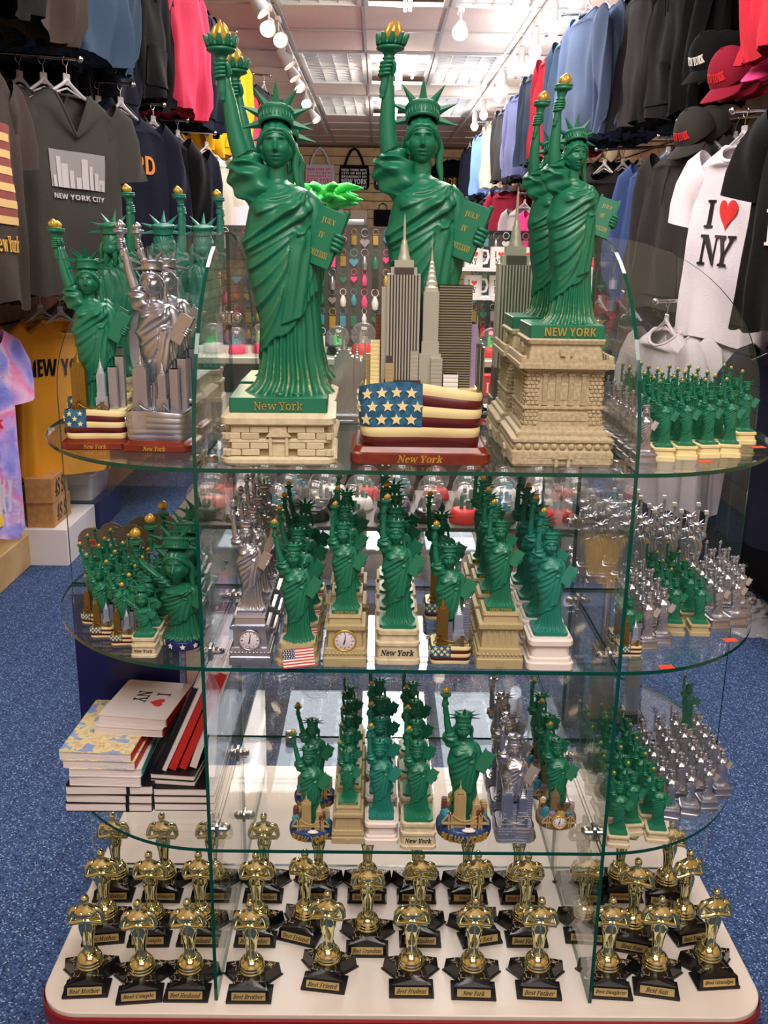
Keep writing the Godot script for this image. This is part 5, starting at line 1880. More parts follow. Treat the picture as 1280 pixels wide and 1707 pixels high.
func build_room() -> void:
	structure("floor", slab(Vector3(-WX - 0.2, -0.1, ZB - 0.2), Vector3(WX + 0.2, 0, ZF + 0.2)), M.carpet, "blue looped carpet with dark flecks")
	var walls := {
		"wall_left": [Vector3(-WX - 0.15, 0, ZB), Vector3(-WX, CEIL + 0.2, ZF)],
		"wall_right": [Vector3(WX, 0, ZB), Vector3(WX + 0.15, CEIL + 0.2, ZF)],
		"wall_back": [Vector3(-WX - 0.15, 0, ZB - 0.15), Vector3(WX + 0.15, CEIL + 0.2, ZB)],
		"wall_front": [Vector3(-WX - 0.15, 0, ZF), Vector3(WX + 0.15, CEIL + 0.2, ZF + 0.15)]}
	for k in walls:
		var w := structure(k, slab(walls[k][0], walls[k][1]), M.groove if k != "wall_front" else M.tile, {"wall_left": "tan slat wall behind the tees on the left", "wall_right": "tan slat wall behind the hoodies on the right", "wall_back": "tan slat wall at the end of the shop", "wall_front": "pale wall behind the viewer"}[k])
		if k == "wall_front": continue
		# single slats
		var mb := MB.new()
		if k == "wall_back": mb.box(Vector3.ZERO, Vector3(WX * 2, 0.128, 0.014), 0.002)
		else: mb.box(Vector3.ZERO, Vector3(0.014, 0.128, ZF - ZB), 0.002)
		var m := mb.done()
		for r in 21:
			var y := 0.1 + r * 0.14
			if y > CEIL - 0.05: break
			var p: Vector3 = {"wall_left": Vector3(-WX + 0.007, y, (ZF + ZB) / 2), "wall_right": Vector3(WX - 0.007, y, (ZF + ZB) / 2), "wall_back": Vector3(0, y, ZB + 0.007)}[k]
			part(w, "slat", m, M.slat, Transform3D(Basis(), p))
	var base := MB.new()
	base.box(Vector3(-WX + 0.17, 0.075, -2.0), Vector3(0.33, 0.15, 9.0), 0.004)
	structure("baseboard_left", base.done(), M.slat, "tan plinth along the foot of the wall")
	# ceiling: slab, bars and single tiles
	var ceiling := structure("ceiling", slab(Vector3(-WX - 0.15, CEIL + 0.1, ZB - 0.15), Vector3(WX + 0.15, CEIL + 0.2, ZF + 0.15)), M.tile, "suspended ceiling of pale square panels")
	var tm := MB.new()
	tm.box(Vector3(0, 0.012, 0), Vector3(0.572, 0.02, 0.797), 0.004)
	var tmesh := tm.done()
	var zt := []
	for k in range(-13, 11): zt.append(-7.44 - 0.815 * k)
	for ix in range(-3, 4):
		var xc := -0.19 + 0.59 * ix + 0.295
		for z in zt:
			var zc: float = z - 0.4075
			if zc > ZF or zc < ZB: continue
			if lamp_cell(ix, zc): continue
			if absf(xc) > WX + 0.2: continue
			part(ceiling, "ceiling_tile", tmesh, M.tile, Transform3D(Basis(), Vector3(xc, CEIL, zc)))
	var bars := MB.new()
	bars.box(Vector3.ZERO, Vector3(0.022, 0.02, ZF - ZB))
	var bm := bars.done()
	for ix in range(-3, 5): part(ceiling, "grid_bar", bm, M.tbar, Transform3D(Basis(), Vector3(-0.19 + 0.59 * ix, CEIL + 0.004, (ZF + ZB) / 2)))
	bars = MB.new()
	bars.box(Vector3.ZERO, Vector3(WX * 2, 0.02, 0.022))
	bm = bars.done()
	for z in zt:
		if z < ZF and z > ZB: part(ceiling, "grid_bar", bm, M.tbar, Transform3D(Basis(), Vector3(0, CEIL + 0.003, z)))

const LAMP_Z := [1.52, -1.74, -4.995, -8.255, -10.7]
func lamp_cell(ix: int, zc: float) -> bool:
	if ix < -1 or ix > 1: return false
	for z in LAMP_Z:
		if absf(zc - z) < 0.6: return true
	return false

func build_lights() -> void:
	var frame := MB.new()
	for s in [-1.0, 1.0]:
		frame.box(Vector3(s * 0.27, 0.0, 0), Vector3(0.03, 0.03, 1.6))
		frame.box(Vector3(0, 0.0, s * 0.785), Vector3(0.57, 0.03, 0.03))
	frame.box(Vector3(0, 0.07, 0), Vector3(0.57, 0.01, 1.6))
	var fm := frame.done()
	var louver := MB.new()
	for k in 11: louver.box(Vector3(0, 0.012, -0.7 + k * 0.14), Vector3(0.51, 0.022, 0.006))
	for k in 3: louver.box(Vector3(-0.13 + k * 0.13, 0.012, 0), Vector3(0.006, 0.022, 1.54))
	var lm := louver.done()
	var tube := MB.new()
	for k in 3: tube.tube([Vector3(-0.15 + 0.15 * k, 0.045, -0.74), Vector3(-0.15 + 0.15 * k, 0.045, 0.74)], [0.013, 0.013], 10)
	var tb := tube.done()
	M.tube_on = paint(Color(1, 1, 1), 0.4)
	M.tube_on.emission_enabled = true
	M.tube_on.emission = Color(1.0, 0.97, 0.95)
	M.tube_on.emission_energy_multiplier = 7.0
	M.tube_dim = paint(Color(1, 1, 1), 0.4)
	M.tube_dim.emission_enabled = true
	M.tube_dim.emission = Color(0.92, 0.96, 1.0)
	M.tube_dim.emission_energy_multiplier = 1.4
	M.lamp_white = paint(rgb8(206, 202, 198), 0.35)
	var rows := ["over the display", "above the case", "in the nearest row in view", "in the middle row", "in the last row"]
	var cols := ["beside the spotlight track", "at the centre of the ceiling", "beside the bulb track"]
	for r in LAMP_Z.size():
		for c in 3:
			var on := c == 1 or r < 2
			var o := thing("ceiling_light", "recessed %s fluorescent light %s, %s" % ["bright" if on else "dim", rows[r], cols[c]], "ceiling light", Vector3(-0.78 + 0.295 + 0.59 * c, CEIL, LAMP_Z[r]), 0.0, "recessed ceiling lights")
			part(o, "light_frame", fm, M.lamp_white)
			part(o, "fluorescent_tube", tb, M.tube_on if on else M.tube_dim)
			if c != 1: part(o, "louver", lm, M.lamp_white)
			elif r > 1:
				for q in 3:
					part(o, "bulb", cached("cfl", func():
						var mb := MB.new()
						for j in 3: mb.tube([Vector3(cos(j * 2.1) * 0.022, 0.03, sin(j * 2.1) * 0.022), Vector3(cos(j * 2.1) * 0.022, -0.10, sin(j * 2.1) * 0.022)], [0.011, 0.011], 8)
						return mb.done()), M.tube_on, at(0.0, 0.0, -0.5 + 0.5 * q))
				var ol := OmniLight3D.new()
				ol.name = "bulb_light"
				ol.light_energy = 0.9
				ol.light_color = Color(1.0, 0.95, 0.9)
				ol.light_size = 0.05
				ol.omni_range = 20.0
				ol.omni_attenuation = 2.0
				ol.shadow_enabled = true
				o.add_child(ol)
				ol.position = Vector3(0, -0.16, 0.25)
			var a := AreaLight3D.new()
			a.name = "area_light"
			a.area_size = Vector2(0.5, 1.5)
			a.light_energy = 2.6 if on else 0.9
			a.light_color = Color(1.0, 0.965, 0.93) if on else Color(0.93, 0.96, 1.0)
			a.shadow_enabled = true
			a.area_range = 20.0
			a.area_attenuation = 2.0
			o.add_child(a)
			a.position = Vector3(0, -0.02, 0)
			a.rotation_degrees.x = -90
	# tracks with spot heads
	for s in [[-0.83, "left"], [1.05, "right"]]:
		var tr := MB.new()
		tr.box(Vector3(0, -0.012, 0), Vector3(0.035, 0.022, 9.5))
		single("light_track", tr.done(), M.lamp_white, "white ceiling track carrying %s" % ("cone spotlights" if s[0] < 0 else "round bulbs"), "light track", Vector3(s[0], CEIL - 0.005, -8.8))
	M.bulb_warm = paint(Color(1, 1, 1), 0.4)
	M.bulb_warm.emission_enabled = true
	M.bulb_warm.emission = Color(1.0, 0.86, 0.66)
	M.bulb_warm.emission_energy_multiplier = 2.6
	M.bulb_cool = paint(Color(1, 1, 1), 0.4)
	M.bulb_cool.emission_enabled = true
	M.bulb_cool.emission = Color(0.92, 0.96, 1.0)
	M.bulb_cool.emission_energy_multiplier = 3.0
	var heads := [[-0.83, -4.55, 70, -55], [-0.83, -5.1, 80, -50], [-0.83, -5.75, 0, -28], [-0.80, -6.1, 20, -28], [-0.83, -6.9, 80, -55], [-0.83, -7.5, 70, -60], [-0.83, -8.1, 40, -50], [-0.83, -9.2, 10, -40], [-0.83, -10.4, 50, -50], [0.48, -5.75, -8, -30]]
	for k in heads.size():
		var h: Array = heads[k]
		spot_head(Vector3(h[0], CEIL - 0.03, h[1]), h[2], h[3], "white cone spotlight, %s from the front on the spot track" % NTH[k] if k < 9 else "white cone spotlight alone between ceiling panels", k)
	var bulbs := [-4.65, -5.35, -6.1, -6.8, -7.9, -8.3, -9.6, -10.6]
	for k in bulbs.size(): bulb_head(Vector3(1.05, CEIL - 0.03, bulbs[k]), "white bulb holder with glowing round bulb, %s along the bulb track" % NTH[k])

func spot_head(p: Vector3, yaw: float, pitch: float, label: String, k: int) -> void:
	var o := thing("track_spotlight", label, "spotlight", p, 0.0, "spotlights on the ceiling")
	part(o, "stem", cached("spstem", func():
		var mb := MB.new()
		mb.box(Vector3(0, -0.01, 0), Vector3(0.04, 0.03, 0.12), 0.004)
		mb.tube([Vector3(0, -0.02, 0), Vector3(0, -0.09, 0)], [0.008, 0.008], 8)
		return mb.done()), M.lamp_white)
	var b := Basis.from_euler(Vector3(deg_to_rad(pitch + 90.0 - 180.0), deg_to_rad(yaw), 0))
	b = Basis(Vector3.UP, deg_to_rad(yaw)) * Basis(Vector3.RIGHT, deg_to_rad(90.0 - pitch))
	# the head's axis is its own -y; it opens downwards and is turned outwards
	var hd := Basis(Vector3.UP, deg_to_rad(yaw)) * Basis(Vector3.RIGHT, deg_to_rad(-90.0 - pitch))
	var t := Transform3D(hd, Vector3(0, -0.12, 0))
	var c := part(o, "lamp_shade", cached("spcan", func():
		var mb := MB.new()
		mb.lathe([[0.028, 0.075], [0.034, 0.07], [0.036, 0.02], [0.052, -0.05], [0.056, -0.075], [0.053, -0.075], [0.045, -0.045], [0.03, -0.03]].map(func(q): return [q[0], -q[1]]), 20)
		mb.turn(0, Transform3D(Basis(Vector3.RIGHT, PI), Vector3.ZERO))
		return mb.done()), M.lamp_white, t)
	part(c, "bulb", cached("spbulb", func():
		var mb := MB.new()
		mb.lathe([[0.0001, -0.066], [0.03, -0.064], [0.047, -0.058], [0.04, -0.03], [0.0001, -0.02]], 20)
		return mb.done()), M.bulb_warm)
	var l := SpotLight3D.new()
	l.name = "spot_light"
	l.light_color = Color(1.0, 0.87, 0.7)
	l.light_energy = 1.6
	l.spot_angle = 38.0
	l.spot_range = 20.0
	l.spot_attenuation = 2.0
	l.light_size = 0.04
	l.shadow_enabled = true
	c.add_child(l)
	l.position = Vector3(0, -0.055, 0)
	l.rotation_degrees.x = -90

func bulb_head(p: Vector3, label: String) -> void:
	var o := thing("track_bulb", label, "bulb lamp", p, 0.0, "bulb lamps on the ceiling")
	part(o, "holder", cached("bhold", func():
		var mb := MB.new()
		mb.box(Vector3(0, -0.01, 0), Vector3(0.035, 0.03, 0.09), 0.004)
		mb.lathe([[0.026, -0.15], [0.028, -0.148], [0.028, -0.06], [0.02, -0.03], [0.01, -0.025]], 16)
		return mb.done()), M.lamp_white)
	part(o, "bulb", cached("bbulb", func():
		var mb := MB.new()
		mb.ball(Vector3(0, -0.19, 0), Vector3(0.044, 0.05, 0.044), 18, 12)
		return mb.done()), M.bulb_cool)
	var l := OmniLight3D.new()
	l.name = "bulb_light"
	l.light_color = Color(0.93, 0.96, 1.0)
	l.light_energy = 0.35
	l.omni_range = 20.0
	l.omni_attenuation = 2.0
	l.light_size = 0.04
	l.shadow_enabled = true
	o.add_child(l)
	l.position = Vector3(0, -0.19, 0)
# ---------------------------------------------------------------- what stands on the shelves
func statuette(p: Vector3, turn: float, label: String, group: String, kind: String, w: float, pm: Material, fm: Material, tall: float, lean: float, lod: int, flame: Material = null) -> Node3D:
	var o := thing("liberty_statuette", label, "statuette", p, turn, group)
	var letter: Material = M.gold_paint if fm != M.pewter else null
	var y := 0.0
	if kind == "wave" or kind == "collage": y = wave_base(o, w, kind == "collage")
	else: y = small_base(o, kind, w, pm, fm, letter)
	var back := -w * 0.12 if kind in ["skyline", "wave", "collage"] else 0.0
	add_statue(o, lod, tall, y - 0.001, fm, flame if flame else (M.pewter if fm == M.pewter else M.gold_paint), null, false, null, lean, 0.0, 0.0, back)
	return o

func column(x: float, z: float, y: float, n: int, step: float, what: String, group: String, kind: String, w: float, pm: Material, fm: Material, tall: float, lean: float, lod := 1, dx := 0.0) -> void:
	for k in n:
		statuette(Vector3(x + dx * k, y, z - step * k), 0.0, "%s, %s in its column" % [what, ORD[k]], group, kind, w, pm, fm, tall, lean, lod)

func cluster(spots: Array, y: float, what: String, group: String, kind: String, w: float, pm: Material, fm: Material, tall: float, lean: float, lod := 2, flame: Material = null, face := 0.0) -> void:
	# spots: [column number, place from the front, x, z, turn]
	for s in spots:
		statuette(Vector3(s[2], y, s[3]), face + s[4], "%s, %s in the %s file from the pane" % [what, ORD[s[1]], NTH[s[0]]], group, kind, w, pm, fm, tall, lean, lod, flame)

func files(cols: Array, step: float, seed_: int, jig := 0.003) -> Array:
	# cols: [x, z of the first, how many]
	var rng := RandomNumberGenerator.new()
	rng.seed = seed_
	var out := []
	for c in cols.size():
		for k in cols[c][2]:
			out.append([c, k, cols[c][0] + rng.randf_range(-jig, jig), cols[c][1] - k * step + rng.randf_range(-jig, jig), rng.randf_range(-12, 8)])
	return out

func stock_top() -> void:
	# the pair on brick pedestals
	for k in 2:
		var o := thing("liberty_statue", ["tall green statue on cream brick pedestal, front of the pair, New York in gold", "tall green statue hidden behind the one on the cream brick pedestal"][k], "statue", Vector3([-0.213, -0.219][k], S3, [-0.116, -0.292][k]), [2.0, 0.0][k], "tall green statues on brick pedestals")
		var y := brick_pedestal(o)
		add_statue(o, 0, 0.534, y, M.green, M.gold_paint, M.gold_letter, true, M.wash, 0.0, 0.0, 0.012)
	# the pair on monument pedestals
	for k in 2:
		var o := thing("liberty_statue", ["green statue on tall sand-coloured monument pedestal, front of the pair, NEW YORK in gold", "green statue on sand-coloured monument pedestal behind its twin"][k], "statue", Vector3([0.228, 0.224][k], S3, [-0.124, -0.290][k]), [0.0, 0.0][k], "green statues on monument pedestals")
		var y := monument_pedestal(o)
		add_statue(o, 0, 0.360, y, M.green, M.gold_paint, M.gold_letter, false, M.wash, 78.0, 18.0, 0.011, 0.0)
	# the statue that rises behind a skyline on a flag
	var o := thing("liberty_statue", "tall green statue rising behind grey skyscrapers on a flag-wrapped block", "statue", Vector3(0.008, S3, -0.128), 0.0)
	wood_base(o, 0.108, 0.085, 0.026)
	var stars := []
	var hx := 0.094
	var hz := 0.074
	for r in 3:
		for c in 4: stars.append([0.375 + c * 0.034 + (0.014 if r % 2 else 0.0), 0.45 + r * 0.2, 0.0092])
	for r in 3:
		for c in 2: stars.append([0.27 + c * 0.05 + (0.02 if r % 2 else 0.0), 0.45 + r * 0.2, 0.0088])
	flag_block(o, 0.026, hx, hz, 0.092, 0.502, false, true, stars)
	add_statue(o, 0, 0.536, 0.112, M.green, M.gold_paint, M.gold_letter, true, M.plain_wash, 62.0, 0.0, 0.009, -0.028)
	var yb := 0.112
	var e := MB.new()
	var rib := MB.new()
	esb_tower(e, Vector3(-0.030, yb, 0.038), 0.047, 0.262, 11, true, rib)
	part(part(o, "ribbed_tower", e.done(), M.tower_dark, Transform3D.IDENTITY, "grey ribbed tower with silver needle"), "rib", rib.done(), M.tower_pale)
	var c := MB.new()
	chrysler_tower(c, Vector3(0.012, yb, 0.044), 0.022, 0.232)
	part(o, "spired_tower", c.done(), M.tower_pale, Transform3D.IDENTITY, "pale tower with arched crown")
	var s := MB.new()
	var bands := MB.new()
	slab_tower(s, Vector3(0.050, yb, 0.030), 0.050, 0.026, 0.158, 40, bands)
	part(part(o, "slab_tower", s.done(), M.tower_dark, Transform3D.IDENTITY, "wide grey slab tower"), "floor_band", bands.done(), M.tower_grey)
	for q in [[-0.062, 0.02, 0.020, 0.110, M.brick_brown], [-0.072, 0.036, 0.014, 0.075, M.cream], [-0.058, 0.046, 0.010, 0.155, M.tower_pale], [-0.050, 0.0, 0.022, 0.140, M.aqua], [0.0, 0.02, 0.02, 0.122, M.navy_gloss], [0.080, 0.036, 0.008, 0.10, M.lilac], [-0.078, 0.01, 0.016, 0.05, M.tan], [-0.05, 0.058, 0.012, 0.042, M.tan], [0.022, 0.060, 0.017, 0.050, M.tower_pale], [0.044, 0.058, 0.022, 0.026, M.flag_white], [-0.012, 0.055, 0.012, 0.06, M.tower_pale]]:
		var b := MB.new()
		slab_tower(b, Vector3(q[0], yb, q[1]), q[2], q[2] * 0.8, q[3], int(q[3] / 0.006))
		part(o, "small_tower", b.done(), q[4])
	# wing beside the tees: statues on flags and mahogany
	var fl := [[-0.520, -0.172, 4.0, false, "green statue on flag-wrapped block and mahogany base, front one by the mustard tee"], [-0.555, -0.300, 4.0, false, "green statue on flag-wrapped block, behind the first one by the mustard tee"], [-0.415, -0.160, -3.0, true, "silver statue on silver flag block and mahogany base, front of the two"], [-0.425, -0.312, -3.0, true, "silver statue on silver flag block, behind its silver twin"]]
	for f in fl:
		var t := thing("liberty_statue", f[4], "statue", Vector3(f[0], S3, f[1]), f[2], "statues on flag blocks and mahogany bases")
		wood_base(t, 0.056, 0.052, 0.017)
		var st := []
		for r in 2:
			for k in 2: st.append([0.392 + k * 0.046, 0.52 + r * 0.34, 0.0046])
		st.append([0.415, 0.69, 0.0046]); st.append([0.345, 0.69, 0.0046]); st.append([0.30, 0.86, 0.0046]); st.append([0.30, 0.52, 0.0046])
		flag_block(t, 0.017, 0.049, 0.043, 0.046, 0.465, f[3], true, st)
		var sm: Material = M.pewter if f[3] else M.bronze
		var y2 := 0.060
		var tw := MB.new()
		esb_tower(tw, Vector3(-0.026, y2, 0.018), 0.021, 0.105, 7)
		part(t, "ribbed_tower", tw.done(), sm)
		tw = MB.new()
		chrysler_tower(tw, Vector3(0.010, y2, 0.022), 0.012, 0.094)
		part(t, "spired_tower", tw.done(), M.pewter if f[3] else M.steel_blue)
		tw = MB.new()
		slab_tower(tw, Vector3(0.027, y2, 0.012), 0.013, 0.013, 0.07, 18)
		part(t, "slab_tower", tw.done(), M.pewter)
		tw = MB.new()
		slab_tower(tw, Vector3(0.036, y2, -0.008), 0.013, 0.016, 0.085, 20)
		part(t, "slab_tower", tw.done(), M.pewter)
		tw = MB.new()
		small_bridge(tw, Vector3(-0.008, y2 - 0.006, 0.036), 0.062, 0.022)
		part(t, "bridge", tw.done(), sm)
		add_statue(t, 1, 0.305, 0.055, M.pewter if f[3] else M.green, M.pewter if f[3] else M.gold_paint, null, false, null, -10.0, 0.0, 0.0, -0.014)
	# turned towards the far side
	var bk := [[-0.585, -0.520, 176.0, 0.36, M.green, "green statue turned away, back of its head to the camera, beside silver statues"], [-0.495, -0.560, 186.0, 0.36, M.teal, "teal statue turned away behind the silver statues"], [-0.435, -0.660, 182.0, 0.36, M.teal, "farther teal statue turned away behind the silver statues"]]
	for b in bk:
		var t := thing("liberty_statue", b[5], "statue", Vector3(b[0], S3, b[1]), b[2], "statues facing the far aisle")
		var y := small_base(t, "name", 0.085, M.beige, b[4], null)
		add_statue(t, 1, b[3], y, b[4], M.gold_paint, null, false, null, 60.0)
	# other wing: crowd of small green statuettes and a file of silver ones along the pane
	cluster(files([[0.360, -0.068, 7]], 0.043, 4, 0.001), S3, "silver top-shelf statuette along the pane", "silver statuettes on the top shelf", "low", 0.036, M.pewter, M.pewter, 0.091, 40.0)
	cluster(files([[0.402, -0.112, 6], [0.440, -0.126, 6], [0.482, -0.138, 5], [0.519, -0.146, 5], [0.585, -0.258, 3]], 0.046, 5), S3, "green top-shelf statuette on cream base", "green statuettes on the top shelf", "low", 0.039, M.cream, M.green, 0.106, 40.0)
	# far half of the top shelf: model towers
	var towers := [[-0.125, -0.455, 0.034, 0.175, M.pewter, "pewter model skyscraper beside the brick-pedestal statue"], [-0.185, -0.500, 0.024, 0.15, M.pewter, "slim pewter model skyscraper nearest the brick-pedestal statue"], [-0.085, -0.480, 0.022, 0.15, M.pewter, "slim pewter model skyscraper beside the flag block"], [0.205, -0.520, 0.062, 0.44, M.tower_grey, "large grey-green model skyscraper with silver needle behind the monument pedestal"], [0.135, -0.500, 0.030, 0.20, M.tower_grey, "stepped grey model tower beside the flag block"]]
	for q in towers:
		var t := thing("model_skyscraper", q[5], "model building", Vector3(q[0], S3, q[1]), 0.0, "model skyscrapers on the far top shelf")
		var b := MB.new()
		b.loft([[0, q[2] * 1.0, q[2] * 0.9, 0.004], [0.008, q[2] * 1.0, q[2] * 0.9, 0.004], [0.012, q[2] * 0.9, q[2] * 0.8, 0.004]], 2)
		part(t, "stand", b.done(), M.black_gloss if q[3] > 0.18 else M.pewter)
		b = MB.new()
		var rb := MB.new()
		esb_tower(b, Vector3(0, 0.011, 0), q[2], q[3] - 0.011, 11 if q[3] > 0.3 else 5, true, rb)
		part(part(t, "tower", b.done(), M.tower_dark if q[3] > 0.18 else q[4]), "rib", rb.done(), M.tower_pale if q[3] > 0.18 else q[4])
		if q[3] < 0.18:
			b = MB.new()
			chrysler_tower(b, Vector3(q[2] * 0.72, 0.011, -q[2] * 0.4), q[2] * 0.36, q[3] * 0.9)
			slab_tower(b, Vector3(-q[2] * 0.7, 0.011, -q[2] * 0.4), q[2] * 0.4, q[2] * 0.4, q[3] * 0.5, 12)
			part(t, "tower", b.done(), q[4])

func stock_middle() -> void:
	var y := S2
	column(-0.259, -0.044, y, 4, 0.083, "silver statuette with a clock in its pedestal", "silver clock statuettes", "clock", 0.068, M.pewter, M.pewter, 0.182, 40.0)
	column(-0.184, -0.041, y, 4, 0.083, "green statuette with small flag leaning on its base", "statuettes with leaning flags", "flag", 0.070, M.khaki, M.green, 0.205, 0.0)
	column(-0.107, -0.044, y, 3, 0.100, "green statuette with a gold clock in khaki pedestal", "green clock statuettes", "clock", 0.070, M.khaki, M.green, 0.178, 80.0)
	column(-0.022, -0.056, y, 4, 0.080, "green statuette on stepped base lettered New York", "statuettes on lettered bases", "name", 0.074, M.beige, M.green, 0.215, 80.0)
	column(0.064, -0.052, y, 2, 0.190, "green statuette with bronze skyline on a flag base", "statuettes with skyline on flag base", "skyline", 0.066, M.cream, M.green, 0.207, 40.0)
	column(0.142, -0.046, y, 4, 0.080, "green statuette on tiered khaki monument base", "statuettes on tiered monument bases", "monument", 0.076, M.khaki, M.green, 0.176, 80.0)
	column(0.223, -0.042, y, 4, 0.080, "teal statuette on plain white pedestal of the middle shelf", "teal statuettes of the middle shelf", "white", 0.076, M.white_ped, M.teal, 0.204, 80.0)
	# wing beside the carpet: mini flags, big-headed figures, round tags
	cluster(files([[-0.486, -0.104, 4], [-0.524, -0.134, 4], [-0.556, -0.190, 3]], 0.048, 6), y, "mini flag-base statuette", "mini flag statuettes", "skyline", 0.040, M.cream, M.green, 0.130, 0.0)
	for k in 5:
		var o := thing("liberty_statuette", "little big-headed green statuette on New York base, %s in its file" % ordinal(k), "statuette", Vector3(-0.436, y, -0.056 - k * 0.046), 0.0, "little big-headed statuettes")
		var b := small_base(o, "name", 0.042, M.beige, M.green, null)
		add_chibi(o, 0.078, b, M.green)
	for k in 3:
		var o := thing("liberty_statuette", "large big-headed green statuette on round navy base with stars, %s" % ordinal(k), "statuette", Vector3(-0.381 + 0.004 * k, y, -0.092 - k * 0.085), -4.0, "large big-headed statuettes")
		part(o, "round_base", cached("rnb", func():
			var mb := MB.new()
			mb.lathe([[0.030, 0], [0.0315, 0.002], [0.0315, 0.013], [0.029, 0.016], [0.0001, 0.0162]], 28)
			return mb.done()), M.navy_gloss, Transform3D.IDENTITY, "navy base with white stars")
		for q in 9:
			var a := TAU * q / 9 + 0.2
			part(o, "star", cached("rnstar", func():
				var mb := MB.new()
				mb.poly(star_poly(0.005), -0.001, 0.0008)
				return mb.done()), M.flag_white, Transform3D(Basis(Vector3.UP, a), Vector3(sin(a) * 0.0315, 0.0075, cos(a) * 0.0315)))
		add_chibi(o, 0.168, 0.0155, M.green_dark)
	var discs := [[-0.628, -0.425, 0.026], [-0.588, -0.43, 0.027], [-0.548, -0.425, 0.03], [-0.532, -0.455, 0.034], [-0.500, -0.47, 0.036], [-0.462, -0.44, 0.028], [-0.60, -0.47, 0.025]]
	for k in discs.size():
		var q: Array = discs[k]
		var o := thing("round_tag", "round grey-brown backing disc with white price label, %s from the wing edge" % NTH[k], "disc", Vector3(q[0], y, q[1]), 8.0, "round discs behind the mini statuettes")
		part(o, "disc", cached("disc%d" % int(q[2] * 1e4), func():
			var mb := MB.new()
			mb.lathe([[0.0001, 0], [q[2], 0.0], [q[2] + 0.0008, 0.002], [q[2], 0.004], [0.0001, 0.004]], 30)
			mb.turn(0, Transform3D(Basis(Vector3.RIGHT, PI / 2), Vector3(0, q[2] + 0.05, -0.002)))
			mb.box(Vector3(0, 0.026, 0), Vector3(0.012, 0.052, 0.006))
			mb.box(Vector3(0, 0.002, 0), Vector3(0.04, 0.004, 0.03))
			return mb.done()), M.stone_brown)
		part(o, "price_label", cached("disclab%d" % int(q[2] * 1e4), func():
			var mb := MB.new()
			mb.box(Vector3(0.004, q[2] + 0.045, 0.0027), Vector3(q[2] * 0.9, q[2] * 0.6, 0.0006))
			return mb.done()), M.flag_white if k % 3 else M.orange_tag)
		part(o, "bar_code", cached("discbar%d" % int(q[2] * 1e4), func():
			var mb := MB.new()
			for b in 9: mb.box(Vector3(-0.004 + b * 0.0014, q[2] + 0.046, 0.0031), Vector3(0.0005 + 0.0004 * (b % 2), q[2] * 0.34, 0.0003))
			return mb.done()), M.ink)
	# other wing
	column(0.366, -0.078, y, 2, 0.05, "mini statuette with skyline on flag base beside the pane", "mini flag statuettes by the pane", "skyline", 0.040, M.cream, M.green, 0.102, 40.0, 2)
	cluster(files([[0.402, -0.100, 4], [0.434, -0.122, 4]], 0.048, 7), y, "slim silver middle-shelf statuette", "slim silver statuettes of the middle shelf", "low", 0.034, M.pewter, M.pewter, 0.100, 40.0)
	cluster(files([[0.470, -0.170, 4], [0.512, -0.172, 4]], 0.050, 8), y, "small green middle-shelf statuette", "small green statuettes of the middle shelf", "low", 0.038, M.khaki, M.green, 0.098, 40.0)
	cluster(files([[0.552, -0.190, 4], [0.590, -0.212, 4], [0.620, -0.262, 3]], 0.046, 9), y, "silver middle-shelf statuette beyond the green", "small silver statuettes of the middle shelf", "low", 0.040, M.pewter, M.pewter, 0.091, 40.0)
	cluster(files([[0.385, -0.425, 4], [0.435, -0.43, 4], [0.485, -0.425, 4], [0.535, -0.43, 3], [0.585, -0.425, 2]], 0.055, 10, 0.006), y, "pewter statuette raising a clear cube", "pewter statuettes with cube torches", "low", 0.040, M.pewter, M.pewter, 0.130, 40.0, 2, M.white_plastic, 170.0)
	# snow globes on the far half
	var rng := RandomNumberGenerator.new()
	rng.seed = 2
	var bases := [M.tower_dark, M.black_gloss, M.white_plastic, M.pewter, M.red_box]
	var tb := thing("globe_table", "low glass-topped table full of snow globes behind the display", "table", Vector3(0, 0, -1.38))
	var top := MB.new()
	top.box(Vector3(0, 0.648, 0), Vector3(1.3, 0.016, 0.42), 0.002)
	part(tb, "table_top", top.done(), M.tower_dark)
	for sx in [-1.0, 1.0]:
		for sz in [-1.0, 1.0]:
			var lg := MB.new()
			lg.tube([Vector3(sx * 0.62, 0, sz * 0.18), Vector3(sx * 0.62, 0.642, sz * 0.18)], [0.012, 0.012], 8)
			part(tb, "leg", lg.done(), M.chrome)
	for r in 3:
		for k in 11:
			snow_globe(Vector3(-0.56 + k * 0.108 + r * 0.02, 0.656, -1.24 - r * 0.125), 0.042 + 0.004 * (k % 2), bases[rng.randi() % 5], "clear snow globe, %s in the %s row of the low table" % [NTH[k], NTH[r]], "snow globes on the low table", [M.pewter, M.green, M.aqua][k % 3])

